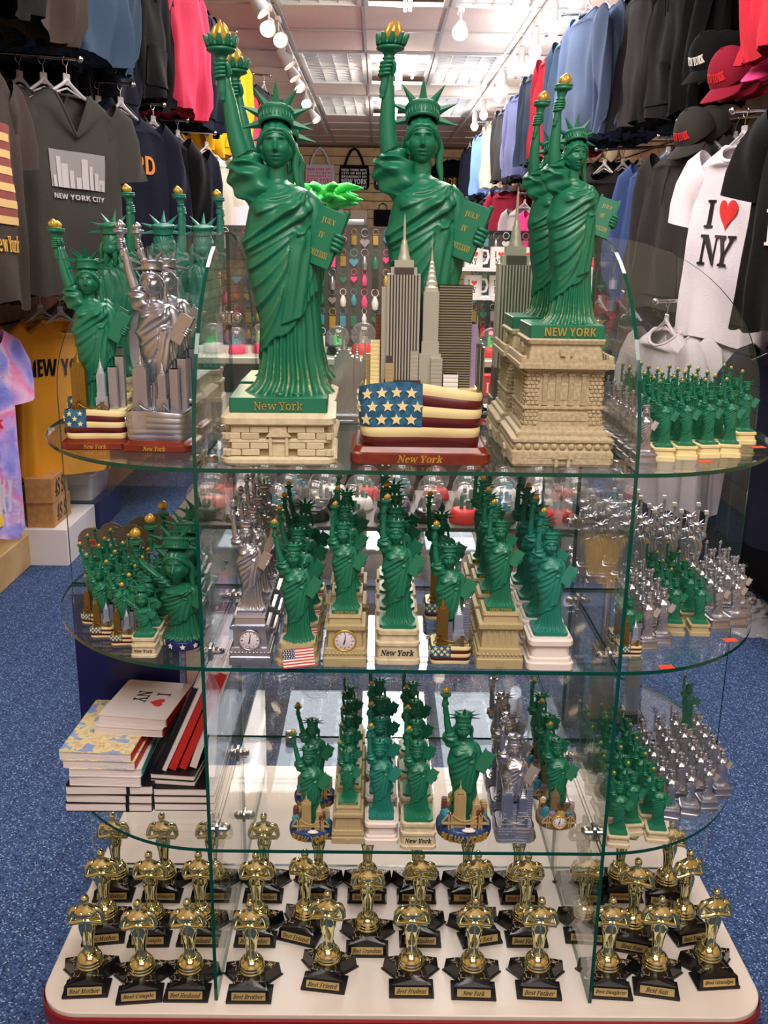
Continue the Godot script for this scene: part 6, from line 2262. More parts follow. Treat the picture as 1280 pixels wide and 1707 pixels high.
func stock_lower() -> void:
	var y := S1
	column(-0.165, -0.050, y, 2, 0.098, "green statuette over painted city and blue wave lettered NEW YORK", "statuettes on painted wave bases", "wave", 0.074, M.tan, M.green, 0.178, 0.0)
	column(-0.101, -0.046, y, 5, 0.062, "slim green statuette on tiered khaki base", "slim statuettes on tiered bases", "monument", 0.056, M.khaki, M.green, 0.112, 40.0)
	column(-0.044, -0.046, y, 4, 0.079, "teal statuette on plain white pedestal of the lower shelf", "teal statuettes of the lower shelf", "white", 0.060, M.white_ped, M.teal, 0.171, 60.0)
	column(0.019, -0.034, y, 4, 0.077, "green statuette on stepped base of the lower shelf", "statuettes on stepped bases of the lower shelf", "name", 0.062, M.beige, M.green, 0.166, 60.0)
	column(0.100, -0.058, y, 1, 0.1, "large green statuette over painted city, NEW YORK on the blue wave", "statuettes on painted wave bases", "wave", 0.094, M.tan, M.green, 0.249, 20.0)
	column(0.186, -0.052, y, 3, 0.078, "dark silver statuette with silver skyline and flag base", "silver skyline statuettes", "skyline", 0.066, M.pewter, M.pewter, 0.202, 60.0)
	column(0.268, -0.090, y, 3, 0.088, "green statuette over a painted city collage with a clock", "collage clock statuettes", "collage", 0.070, M.tan, M.green, 0.177, 60.0)
	cluster(files([[0.362, -0.032, 6], [0.398, -0.070, 5], [0.436, -0.045, 5]], 0.053, 11), y, "green lower-wing statuette on cream base", "green statuettes in the lower wing", "low", 0.040, M.beige, M.green, 0.114, 40.0)
	cluster(files([[0.475, -0.112, 5], [0.515, -0.126, 5], [0.553, -0.142, 5], [0.596, -0.190, 4]], 0.047, 12), y, "small silver lower-wing statuette", "silver statuettes in the lower wing", "low", 0.036, M.pewter, M.pewter, 0.090, 40.0)
	statuette(Vector3(0.60, y, -0.41), 10.0, "single green statuette behind the silver crowd of the lower wing", "green statuettes in the lower wing", "low", 0.040, M.beige, M.green, 0.120, 40.0, 2)
	for q in [[0.43, -0.47, 0.042, 0.24, M.tower_grey, "tall grey model skyscraper behind the lower wing"], [0.375, -0.46, 0.026, 0.19, M.tower_dark, "dark model skyscraper behind the lower wing beside the pane"], [0.50, -0.48, 0.026, 0.20, M.steel_blue, "pale blue model tower with teal roof behind the lower wing"]]:
		var t := thing("model_skyscraper", q[5], "model building", Vector3(q[0], y, q[1]), 0.0, "model skyscrapers behind the lower wing")
		var b := MB.new()
		b.loft([[0, q[2], q[2], 0.003], [0.015, q[2], q[2], 0.003]], 1)
		part(t, "stand", b.done(), M.black_gloss)
		b = MB.new()
		esb_tower(b, Vector3(0, 0.014, 0), q[2], q[3], 7, q[2] > 0.03)
		part(t, "tower", b.done(), q[4])
	# notebooks on the wing
	var st := [[0.155, 0.017, 0.215, 0.0, M.cover_black, M.cover_black, "black notebook at the bottom of the tall stack"], [0.155, 0.017, 0.215, 0.004, M.cover_black, M.cover_black, "black notebook, second from the bottom of the tall stack"], [0.155, 0.018, 0.215, 0.002, M.cover_black, M.cover_black, "black notebook, third from the bottom of the tall stack"], [0.130, 0.019, 0.20, 0.0, M.cover_white, M.cover_blue, "pale notebook with navy spine above the black notebooks"], [0.130, 0.015, 0.20, -0.002, M.cover_white, M.cover_teal, "pale notebook with teal spine in the tall stack"], [0.130, 0.016, 0.20, -0.008, M.map_print, M.cover_red, "city map notebook with red spine under the top map notebook"], [0.130, 0.016, 0.20, -0.012, M.map_print, M.cover_red, "city map notebook with red spine, its map in view"]]
	var yy := y
	for k in st.size():
		var q: Array = st[k]
		book(Vector3(-0.534 + q[3], yy, -0.107 - q[2] / 2), Vector3(q[0], q[1], q[2]), Basis(Vector3.UP, deg_to_rad([0.5, -1.0, 1.0, -1.5, 0.5, -2.0, -3.0][k])), q[4], q[5], q[6], "notebooks in the tall stack")
		if k < 3:
			var band := MB.new()
			band.box(Vector3(0.034, 0.0085, q[2] / 2 + 0.0005), Vector3(0.006, 0.017, 0.0012))
			part(get_child(get_child_count() - 1), "elastic_band", band.done(), M.cover_black)
		yy += q[1]
	for k in 2:
		var o := book(Vector3(-0.500 + 0.008 * k, yy, -0.245 - 0.012 * k), Vector3(0.130, 0.015, 0.15), Basis(Vector3.UP, deg_to_rad(-6.0 - 2.0 * k)), M.cover_white, M.cover_red, ["white notebook with red spine under the heart notebook", "white notebook with I heart NY cover on top of the stack"][k], "notebooks in the tall stack")
		yy += 0.015
		if k == 1:
			var flat := Basis(Vector3(0, 0, 1), Vector3(1, 0, 0), Vector3.UP)
			var t := MB.new()
			write(t, "I", 0.010, 0.026, 0.0008, Transform3D(flat, Vector3(0.026, 0.0153, -0.022)), "Droid Serif", 400)
			write(t, "NY", 0.044, 0.026, 0.0008, Transform3D(flat, Vector3(-0.012, 0.0153, -0.008)), "Droid Serif", 400)
			part(o, "lettering", t.done(), M.ink, Transform3D.IDENTITY, "black letters I and NY")
			t = MB.new()
			t.poly(heart_poly(0.015), -0.0004, 0.0004)
			t.turn(0, Transform3D(flat, Vector3(0.026, 0.0153, 0.012)))
			part(o, "heart", t.done(), M.heart_red, Transform3D.IDENTITY, "red heart")
	yy = y
	for k in 5:
		book(Vector3(-0.398 + (0.0 if k < 3 else -0.014), yy, -0.112 - (0.1 if k < 3 else 0.085)), Vector3(0.110 if k < 3 else 0.082, 0.015 if k < 3 else 0.011, 0.20 if k < 3 else 0.15), Basis(Vector3.UP, deg_to_rad(180.0 if k < 3 else 174.0)), M.cover_black, M.cover_black, "black notebook, %s from the bottom of the low stack by the pane" % NTH[k], "notebooks in the low stack")
		yy += 0.015 if k < 3 else 0.011
	var lean := [[-0.462, 24.0, M.cover_black, M.cover_black, 0.010, "thin black notebook leaning, farthest from the pane"], [-0.446, 24.0, M.cover_white, M.paper, 0.013, "white notebook leaning beside the red ones"], [-0.430, 23.0, M.cover_red, M.cover_red, 0.014, "red notebook leaning, first of two"], [-0.412, 23.0, M.cover_red, M.cover_red, 0.014, "red notebook leaning, second of two"], [-0.393, 19.0, M.cover_white, M.paper, 0.013, "white notebook leaning after the red ones"], [-0.362, 5.0, M.cover_black, M.paper, 0.014, "thick notebook leaning almost upright on the pane"]]
	for k in lean.size():
		var q: Array = lean[k]
		var a := deg_to_rad(q[1])
		var up := Vector3(sin(a), cos(a), 0)
		var yl := y + (0.070 if k < 5 and k > 0 else 0.047)
		book(Vector3(q[0], yl, -0.205 - 0.003 * k) + up * 0.105, Vector3(0.15, q[4], 0.21), Basis(Vector3(0, 0, 1), Vector3(cos(a), -sin(a), 0), up), q[2], q[3], q[5], "notebooks leaning on the pane")
	# navy board and cream panel at the back
	var nb := MB.new()
	nb.box(Vector3(0, 0.16, 0), Vector3(0.205, 0.318, 0.006), 0.001)
	var bo := thing("navy_board", "tall navy board with punched holes behind the notebooks", "board", Vector3(-0.553, y, -0.362), 0.0)
	part(bo, "panel", nb.done(), M.navy_board)
	for s in [[-0.088, 0.298], [0.088, 0.298]]:
		var ey := MB.new()
		ey.lathe([[0.006, 0.0], [0.006, 0.001], [0.003, 0.0015], [0.0001, 0.0015]], 14)
		ey.turn(0, Transform3D(Basis(Vector3.RIGHT, PI / 2), Vector3(s[0], s[1], 0.003)))
		part(bo, "eyelet", ey.done(), M.black_matt)
	nb = MB.new()
	nb.box(Vector3(0, 0.145, 0), Vector3(0.085, 0.29, 0.008), 0.001)
	bo = thing("photo_book", "cream picture book with red edge standing behind the leaning notebooks", "book", Vector3(-0.392, y, -0.352), 0.0)
	part(bo, "cover", nb.done(), M.cover_white)
	nb = MB.new()
	nb.box(Vector3(-0.043, 0.145, 0), Vector3(0.003, 0.29, 0.009))
	part(bo, "spine", nb.done(), M.cover_red)
	# orange price stickers
	for q in [[0.468, -0.094, S3, "beside the front green statuettes"], [0.545, -0.180, S3, "near the rim of the top wing"], [0.600, -0.215, S3, "at the outer rim of the top wing"], [0.415, -0.022, S2, "at the front rim of the middle wing"], [0.560, -0.135, S2, "by the silver statuettes of the middle wing"]]:
		var sk := MB.new()
		sk.box(Vector3.ZERO, Vector3(0.024, 0.0006, 0.014))
		single("price_sticker", sk.done(), M.orange_tag, "orange price sticker on the glass, " + q[3], "sticker", Vector3(q[0], q[2] + 0.0003, q[1]), 8.0, "orange price stickers")

func stock_platform() -> void:
	# [x, z of the front edge, turn, words, label tail]
	var rows := [
		[[-0.571, -0.002, 4, "Best Mother"], [-0.474, 0.010, 6, "Best Couple"], [-0.387, 0.006, 0, "Best Husband"], [-0.275, 0.008, 0, "Best Brother"], [-0.138, -0.020, -8, "Best Friend"], [0.015, -0.008, 0, "Best Student"], [0.128, -0.004, -2, "New York"], [0.247, -0.006, -3, "Best Father"], [0.376, -0.008, -4, "Best Daughter"], [0.466, -0.012, -10, "Best Son"], [0.572, -0.034, 5, "Best Grandpa"]],
		[[-0.580, -0.135, 8, "Best Mother"], [-0.487, -0.130, 2, "Best Couple"], [-0.392, -0.132, 0, "Best Husband"], [-0.282, -0.132, 0, "Best Brother"], [-0.188, -0.140, -18, "Best Friend"], [-0.066, -0.108, 0, "Best Grandma"], [0.036, -0.136, 0, "Best Student"], [0.146, -0.140, 12, "New York"], [0.243, -0.138, 0, "Best Father"], [0.362, -0.148, -4, "Best Daughter"], [0.452, -0.122, -14, "Best Son"], [0.560, -0.150, 14, "Best Teacher"]],
		[[-0.590, -0.258, 2, "Best Mother"], [-0.490, -0.258, 0, "Best Couple"], [-0.390, -0.260, 0, "Best Music"], [-0.282, -0.260, 0, "Best Brother"], [-0.170, -0.262, 0, "Best Cousin"], [-0.068, -0.262, 0, "Best Grandma"], [0.034, -0.262, 0, "Best Student"], [0.140, -0.262, 0, "New York"], [0.246, -0.262, 0, "Best Father"], [0.380, -0.264, 0, "Best Man"], [0.462, -0.270, 0, "Best Grandpa"], [0.556, -0.252, -14, "Best Teacher"]]]
	for r in rows.size():
		for t in rows[r]:
			var what: String = t[3]
			trophy(t[0], t[1] - 0.054, t[2], what, "gold trophy on black star base, plate reading %s, %s row" % [what, ["front", "middle", "back"][r]])
# ---------------------------------------------------------------- garments on the side walls
const TIER := {"top": 2.86, "upper": 2.05, "lower": 1.22}

func arm_group(side: float, tier: String, nth: int, z: float, out: float, n: int, kind: String, colour: String, m: Material, yaw: float, gap := 0.085, hanger := true, first := "", drop := 0.0) -> Node3D:
	# a steel arm standing out from the wall with n garments on it; returns the one at its tip
	var where := "%s wall" % ("left" if side < 0 else "right")
	var yr: float = TIER[tier] - drop
	if tier == "top": yaw *= 0.45
	arm_rail(Vector3(side * (WX - 0.016), yr + 0.04, z), Vector3(side * out, yr, z), "steel arm, %s of the %s tier, %s" % [NTH[nth], tier, where])
	var tip: Node3D
	for k in n:
		var x := side * (out + 0.05 + gap * k)
		if absf(x) > WX - 0.10 - 0.32 * sin(deg_to_rad(yaw)): break
		var yk := yr - 0.016 + 0.04 * (absf(x) - out) / (WX - out)
		var label := "%s %s, %s on the %s %s arm, %s" % [colour, {"vneck": "v-neck tee", "long tee": "long tee"}.get(kind, kind), NTH[k], NTH[nth], tier, where]
		if k == 0 and first: label = first
		var turn := (90.0 - yaw) if side < 0 else (-90.0 + yaw)
		var o := hang(kind, nth + k, m, label, "%s tier garments, %s" % [tier, where], Vector3(x, yk, z), turn + (k * 37 % 11 - 5) * (1.3 if k else 0.0), (k * 53 % 7 - 3) * 0.7, true)
		if k == 0: tip = o
	return tip

func build_walls() -> void:
	var F := {}
	var cols := {"charcoal": rgb8(50, 48, 49), "brown": rgb8(54, 45, 41), "grey": rgb8(104, 102, 100), "navy": rgb8(20, 23, 40), "black": rgb8(17, 16, 19), "slate": rgb8(50, 68, 90), "pink": rgb8(222, 62, 96), "yellow": rgb8(240, 178, 30), "white": rgb8(224, 216, 224), "cream": rgb8(214, 200, 184), "mustard": rgb8(224, 156, 48), "rose": rgb8(212, 92, 104), "pale grey": rgb8(178, 172, 178), "blue": rgb8(64, 86, 142), "blue grey": rgb8(92, 108, 140), "lavender": rgb8(126, 134, 180), "wine": rgb8(132, 26, 48), "sky": rgb8(120, 158, 214), "red": rgb8(176, 34, 52), "dark grey": rgb8(56, 54, 52), "hot pink": rgb8(234, 70, 140), "maroon": rgb8(110, 30, 44), "teal green": rgb8(60, 170, 140)}
	for k in cols: F[k] = fabric(cols[k])
	F["tie dye"] = fabric(Color.WHITE)
	F["tie dye"].albedo_texture = noise_tex(0.006, 512, 41, ramp([[0.0, rgb8(60, 120, 220)], [0.3, rgb8(150, 150, 235)], [0.45, rgb8(236, 200, 232)], [0.58, rgb8(240, 120, 180)], [0.72, rgb8(190, 170, 236)], [1.0, rgb8(70, 90, 210)]]), FastNoiseLite.TYPE_SIMPLEX_SMOOTH, 2)
	F["tie dye"].uv1_scale = Vector3.ONE * 1.2
	M.cloth = F
	# left wall, upper tier
	var t := arm_group(-1, "upper", 0, -1.70, 1.22, 6, "vneck", "brown", F.brown, 4, 0.09, true, "brown v-neck tee with a faded flag print, nearest the camera")
	flag_print(t, "vneck", 0)
	t = arm_group(-1, "upper", 1, -2.36, 1.15, 6, "vneck", "dark grey", F["dark grey"], 34, 0.085, true, "dark grey v-neck tee with a skyline photo and NEW YORK CITY")
	skyline_print(t, "vneck", 1)
	t = arm_group(-1, "upper", 2, -2.92, 1.10, 6, "hoodie", "navy", F.navy, 36, 0.095, true, "navy hoodie with orange NYPD letters")
	print_on(t, "hoodie", 2, "lettering", paint(rgb8(214, 130, 48), 0.8), func(mb, c): fine_write(mb, c, "NYPD", 0.24, 0.075, 0.0, -0.30, "Droid Sans", 700), "orange letters NYPD")
	t = arm_group(-1, "upper", 3, -3.52, 1.10, 5, "hoodie", "black", F.black, 34, 0.095, true, "black hoodie with pale and red chest letters")
	print_on(t, "hoodie", 3, "lettering", M.flag_white, func(mb, c): fine_write(mb, c, "FDNY", 0.22, 0.07, 0.0, -0.30, "Droid Sans", 700), "white letters FDNY")
	print_on(t, "hoodie", 3, "stripe", M.heart_red, func(mb, c): fine_patch(mb, c, 0.05, 0.10, 0.03, -0.40))
	arm_group(-1, "upper", 4, -4.10, 1.10, 4, "hoodie", "navy", F.navy, 30, 0.1)
	arm_group(-1, "upper", 5, -4.70, 1.05, 4, "tee", "cream", F.cream, 30, 0.1)
	t = arm_group(-1, "upper", 6, -5.35, 0.98, 4, "tee", "white", F.white, 36, 0.1, true, "white tee with red print on the far part of the left wall")
	print_on(t, "tee", 6, "lettering", M.heart_red, func(mb, c): fine_write(mb, c, "FDNY", 0.26, 0.08, 0.0, -0.28, "Droid Sans", 700), "red letters")
	arm_group(-1, "upper", 7, -6.3, 1.05, 3, "tee", "white", F.white, 30, 0.12, false)
	arm_group(-1, "upper", 8, -7.4, 1.05, 3, "tee", "rose", F.rose, 30, 0.12, false)
	arm_group(-1, "upper", 9, -8.8, 1.05, 3, "tee", "cream", F.cream, 30, 0.12, false)
	# left wall, top tier
	arm_group(-1, "top", 0, -1.55, 1.12, 6, "hoodie", "black", F.black, 20, 0.1, false)
	arm_group(-1, "top", 1, -2.05, 1.16, 6, "sweatshirt", "brown", F.brown, 26, 0.1, false)
	t = arm_group(-1, "top", 2, -2.62, 1.10, 7, "sweatshirt", "slate", F.slate, 24, 0.09, false)
	print_on(t, "sweatshirt", 2, "lettering", M.cloth.navy, func(mb, c): fine_write(mb, c, "NEW YORK", 0.34, 0.06, 0.0, -0.36, "Droid Sans", 700), "dark letters NEW YORK")
	arm_group(-1, "top", 3, -3.10, 1.20, 5, "hoodie", "navy", F.navy, 24, 0.1, false, "", 0.12)
	arm_group(-1, "top", 4, -3.60, 1.14, 5, "hoodie", "black", F.black, 22, 0.1, false)
	arm_group(-1, "top", 5, -4.12, 1.06, 6, "sweatshirt", "pink", F.pink, 26, 0.095, false)
	arm_group(-1, "top", 6, -4.72, 1.06, 5, "hoodie", "navy", F.navy, 24, 0.1, false)
	arm_group(-1, "top", 7, -5.50, 1.02, 5, "hoodie", "yellow", F.yellow, 34, 0.1, false, "", 0.10)
	arm_group(-1, "top", 8, -6.6, 1.05, 4, "hoodie", "pink", F.pink, 28, 0.12, false, "", 0.18)
	arm_group(-1, "top", 9, -7.8, 1.05, 3, "sweatshirt", "charcoal", F.charcoal, 28, 0.12, false)
	arm_group(-1, "top", 10, -9.4, 1.05, 3, "sweatshirt", "cream", F.cream, 28, 0.12, false)
	# left wall, lower tier
	t = arm_group(-1, "lower", 0, -2.05, 1.52, 3, "long tee", "tie-dye", F["tie dye"], 26, 0.09, true, "long tie-dye tee in violet, pink and blue with a city print")
	city_print(t, "long tee", 0)
	arm_group(-1, "lower", 1, -2.72, 1.70, 2, "tee", "rose", F.rose, 30, 0.09)
	t = arm_group(-1, "lower", 2, -2.98, 1.44, 4, "tee", "mustard", F.mustard, 36, 0.09, true, "mustard tee with dark letters NEW YORK", 0.04)
	print_on(t, "tee", 2, "lettering", M.cloth.navy, func(mb, c): fine_write(mb, c, "NEW YORK", 0.33, 0.075, -0.04, -0.30, "Droid Sans", 700), "dark letters NEW YORK")
	arm_group(-1, "lower", 3, -3.5, 1.14, 5, "sweatshirt", "pale grey", F["pale grey"], 24, 0.1)
	arm_group(-1, "lower", 4, -4.1, 1.06, 5, "hoodie", "pale grey", F["pale grey"], 24, 0.1)
	arm_group(-1, "lower", 5, -4.8, 1.05, 3, "hoodie", "hot pink", F["hot pink"], 24, 0.12, false)
	arm_group(-1, "lower", 6, -5.6, 1.05, 3, "tee", "cream", F.cream, 24, 0.12, false)
	# right wall, upper tier
	t = arm_group(1, "upper", 0, -1.66, 1.22, 5, "tee", "black", F.black, 24, 0.09, true, "black tee with I heart NY in white and red", 0.08)
	heart_print(t, "tee", 0, M.flag_white)
	t = arm_group(1, "upper", 1, -2.26, 1.20, 6, "tee", "white", F.white, 20, 0.11, true, "white tee with I heart NY at the end of its arm", 0.15)
	heart_print(t, "tee", 1, M.ink)
	t = arm_group(1, "upper", 2, -2.98, 1.22, 5, "hoodie", "charcoal", F.charcoal, 20, 0.1, true, "", 0.1)
	t = arm_group(1, "upper", 3, -3.55, 1.30, 4, "hoodie", "blue", F.blue, 30, 0.1, true, "blue hoodie with a white hang tag printed NYC", 0.1)
	hang_tag(t)
	arm_group(1, "upper", 4, -4.25, 1.15, 4, "sweatshirt", "black", F.black, 26, 0.1, true, "", 0.1)
	arm_group(1, "upper", 5, -5.0, 1.1, 4, "tee", "dark grey", F["dark grey"], 26, 0.1)
	arm_group(1, "upper", 6, -5.9, 1.1, 4, "tee", "hot pink", F["hot pink"], 30, 0.12, false, "", 0.25)
	arm_group(1, "upper", 7, -6.9, 1.1, 3, "tee", "pale grey", F["pale grey"], 30, 0.12, false, "", 0.2)
	arm_group(1, "upper", 8, -8.2, 1.1, 3, "tee", "wine", F.wine, 30, 0.12, false)
	arm_group(1, "upper", 9, -9.6, 1.1, 3, "tee", "black", F.black, 30, 0.12, false)
	# right wall, top tier
	arm_group(1, "top", 0, -2.10, 1.27, 4, "sweatshirt", "red", F.red, 16, 0.1, false, "", 0.02)
	arm_group(1, "top", 1, -3.45, 1.26, 3, "hoodie", "black", F.black, 10, 0.09, false, "", 0.05)
	arm_group(1, "top", 2, -3.92, 1.22, 3, "sweatshirt", "charcoal", F.charcoal, 12, 0.1, false, "", 0.05)
	arm_group(1, "top", 3, -4.45, 1.04, 6, "sweatshirt", "blue grey", F["blue grey"], 22, 0.1, true, "", 0.05)
	arm_group(1, "top", 4, -5.10, 1.06, 5, "sweatshirt", "slate", F.slate, 20, 0.1, true, "", 0.05)
	arm_group(1, "top", 5, -5.70, 1.06, 4, "sweatshirt", "red", F.red, 20, 0.1, true, "", 0.05)
	arm_group(1, "top", 6, -6.40, 1.06, 4, "sweatshirt", "slate", F.slate, 20, 0.1, true, "", 0.05)
	arm_group(1, "top", 7, -7.20, 1.06, 4, "sweatshirt", "lavender", F.lavender, 24, 0.1, false, "", 0.08)
	arm_group(1, "top", 8, -8.10, 1.06, 3, "sweatshirt", "charcoal", F.charcoal, 24, 0.12, false, "", 0.08)
	arm_group(1, "top", 9, -9.0, 1.06, 3, "sweatshirt", "cream", F.cream, 24, 0.12, false, "", 0.08)
	arm_group(1, "top", 10, -10.2, 1.06, 3, "sweatshirt", "sky", F.sky, 24, 0.12, false, "", 0.08)
	arm_group(1, "top", 11, -11.8, 1.06, 3, "sweatshirt", "navy", F.navy, 24, 0.12, false, "", 0.08)
	# right wall, lower tier
	arm_group(1, "lower", 0, -1.75, 1.30, 6, "tee", "navy", F.navy, 30, 0.08)
	arm_group(1, "lower", 1, -2.45, 1.04, 12, "tee", "pale grey", F["pale grey"], 12, 0.062)
	arm_group(1, "lower", 2, -3.2, 1.10, 5, "hoodie", "navy", F.navy, 20, 0.1)
	arm_group(1, "lower", 3, -3.9, 1.10, 4, "hoodie", "maroon", F.maroon, 20, 0.1, false)
	# caps
	var caps := [[1.34, 2.20, -3.00, F.black, "black cap with white NEW YORK letters above the grey cap"], [1.34, 2.09, -2.72, F.wine, "wine red cap with NEW YORK letters"], [1.40, 2.13, -2.45, F["hot pink"], "hot pink cap with YORK letters"], [1.30, 1.90, -2.98, F["dark grey"], "dark grey cap below the wine red cap"], [1.44, 1.94, -2.12, F.blue, "blue cap under the pink one beside the black tee"]]
	for k in caps.size():
		var c: Array = caps[k]
		for r in 3:
			cap(Vector3(c[0] + 0.085 * r, c[1] + 0.012 * r, c[2] - 0.045 * r), -62.0, 38.0, c[3], "NEW YORK", M.flag_white if k % 2 == 0 else M.heart_red, c[4] if r == 0 else "%s of the stack behind the %s" % [["", "second cap", "third cap"][r], str(c[4]).get_slice(" with", 0).get_slice(" below", 0).get_slice(" under", 0)], "caps on the right wall")
	# air conditioner
	var o := thing("air_conditioner", "white wall air conditioner above the caps", "air conditioner", Vector3(WX - 0.02, 2.35, -3.66), -90.0)
	var mb := MB.new()
	mb.loft([[0.0, 0.46, 0.09, 0.02], [0.03, 0.47, 0.13, 0.03], [0.10, 0.47, 0.145, 0.03], [0.30, 0.47, 0.14, 0.03], [0.32, 0.45, 0.12, 0.03]], 4, Vector3(0, 0, 0.14))
	part(o, "housing", mb.done(), M.white_plastic)
	mb = MB.new()
	for k in 3: mb.box(Vector3(0, 0.004 + 0.018 * k, 0.215 + 0.028 * k), Vector3(0.8, 0.006, 0.03))
	part(o, "louver", mb.done(), M.black_matt, Transform3D.IDENTITY, "dark air slots")

func heart_print(o: Node3D, kind: String, v: int, letter: Material) -> void:
	print_on(o, kind, v, "lettering", letter, func(mb, c):
		fine_write(mb, c, "I", 0.035, 0.10, -0.085, -0.34, "Droid Serif", 700)
		fine_write(mb, c, "NY", 0.19, 0.11, -0.01, -0.47, "Droid Serif", 700), "letters I and NY")
	print_on(o, kind, v, "heart", M.heart_red, func(mb, c): fine_heart(mb, c, 0.06, 0.02, -0.335), "red heart")

func flag_print(o: Node3D, kind: String, v: int) -> void:
	var old := paint(rgb8(196, 164, 108), 0.9)
	var red := paint(rgb8(120, 52, 50), 0.9)
	print_on(o, kind, v, "flag_print", red, func(mb, c): fine_patch(mb, c, 0.17, 0.30, 0.04, -0.42, -0.0015))
	print_on(o, kind, v, "stripe", old, func(mb, c):
		for k in 6: fine_patch(mb, c, 0.20, 0.024, 0.0, -0.56 + k * 0.05))
	print_on(o, kind, v, "canton", paint(rgb8(44, 44, 62), 0.9), func(mb, c): fine_patch(mb, c, 0.09, 0.17, -0.055, -0.36, 0.0015))
	print_on(o, kind, v, "lettering", paint(rgb8(204, 160, 72), 0.9), func(mb, c): fine_write(mb, c, "New York", 0.19, 0.05, 0.0, -0.63, "Droid Serif", 400))

func skyline_print(o: Node3D, kind: String, v: int) -> void:
	print_on(o, kind, v, "photo_print", paint(rgb8(132, 128, 130), 0.9), func(mb, c): fine_patch(mb, c, 0.25, 0.13, 0.0, -0.37, -0.0015), "grey photo panel")
	print_on(o, kind, v, "city_print", paint(rgb8(172, 168, 170), 0.9), func(mb, c):
		for k in 9: fine_patch(mb, c, 0.016 + 0.005 * (k % 3), 0.04 + 0.022 * ((k * 7) % 4), -0.108 + k * 0.027, -0.434 + (0.04 + 0.022 * ((k * 7) % 4)) / 2, 0.001))
	print_on(o, kind, v, "lettering", paint(rgb8(170, 166, 168), 0.9), func(mb, c): fine_write(mb, c, "NEW YORK CITY", 0.24, 0.018, 0.0, -0.465, "Droid Sans", 700), "letters NEW YORK CITY")

func city_print(o: Node3D, kind: String, v: int) -> void:
	var pale := paint(rgb8(214, 206, 214), 0.9)
	print_on(o, kind, v, "city_print", pale, func(mb, c):
		fine_patch(mb, c, 0.07, 0.36, 0.01, -0.62)
		fine_patch(mb, c, 0.04, 0.09, 0.01, -0.40)
		for k in 5: fine_patch(mb, c, 0.03, 0.10 + 0.03 * (k % 3), 0.07 + k * 0.026, -0.74))
	print_on(o, kind, v, "window_print", paint(rgb8(96, 92, 110), 0.9), func(mb, c):
		for r in 14:
			for k in 3: fine_patch(mb, c, 0.010, 0.012, -0.012 + k * 0.022, -0.77 + r * 0.0235, 0.0015))
	print_on(o, kind, v, "cab_print", paint(rgb8(236, 206, 60), 0.9), func(mb, c):
		fine_patch(mb, c, 0.10, 0.05, -0.03, -0.835, 0.002)
		fine_patch(mb, c, 0.08, 0.045, 0.09, -0.82, 0.002), "yellow cabs")
	print_on(o, kind, v, "lettering", M.heart_red, func(mb, c): fine_write(mb, c, "New York", 0.22, 0.045, 0.06, -0.45, "Droid Serif", 700))

func hang_tag(o: Node3D) -> void:
	var mb := MB.new()
	mb.box(Vector3(0.02, -0.30, 0.085), Vector3(0.055, 0.13, 0.002))
	var t := part(o, "hang_tag", mb.done(), M.flag_white, Transform3D.IDENTITY, "white paper tag")
	mb = MB.new()
	write(mb, "NYC", 0.045, 0.028, 0.001, Transform3D(Basis(), Vector3(0.02, -0.28, 0.0865)), "Droid Sans", 700)
	part(t, "lettering", mb.done(), M.navy_gloss)

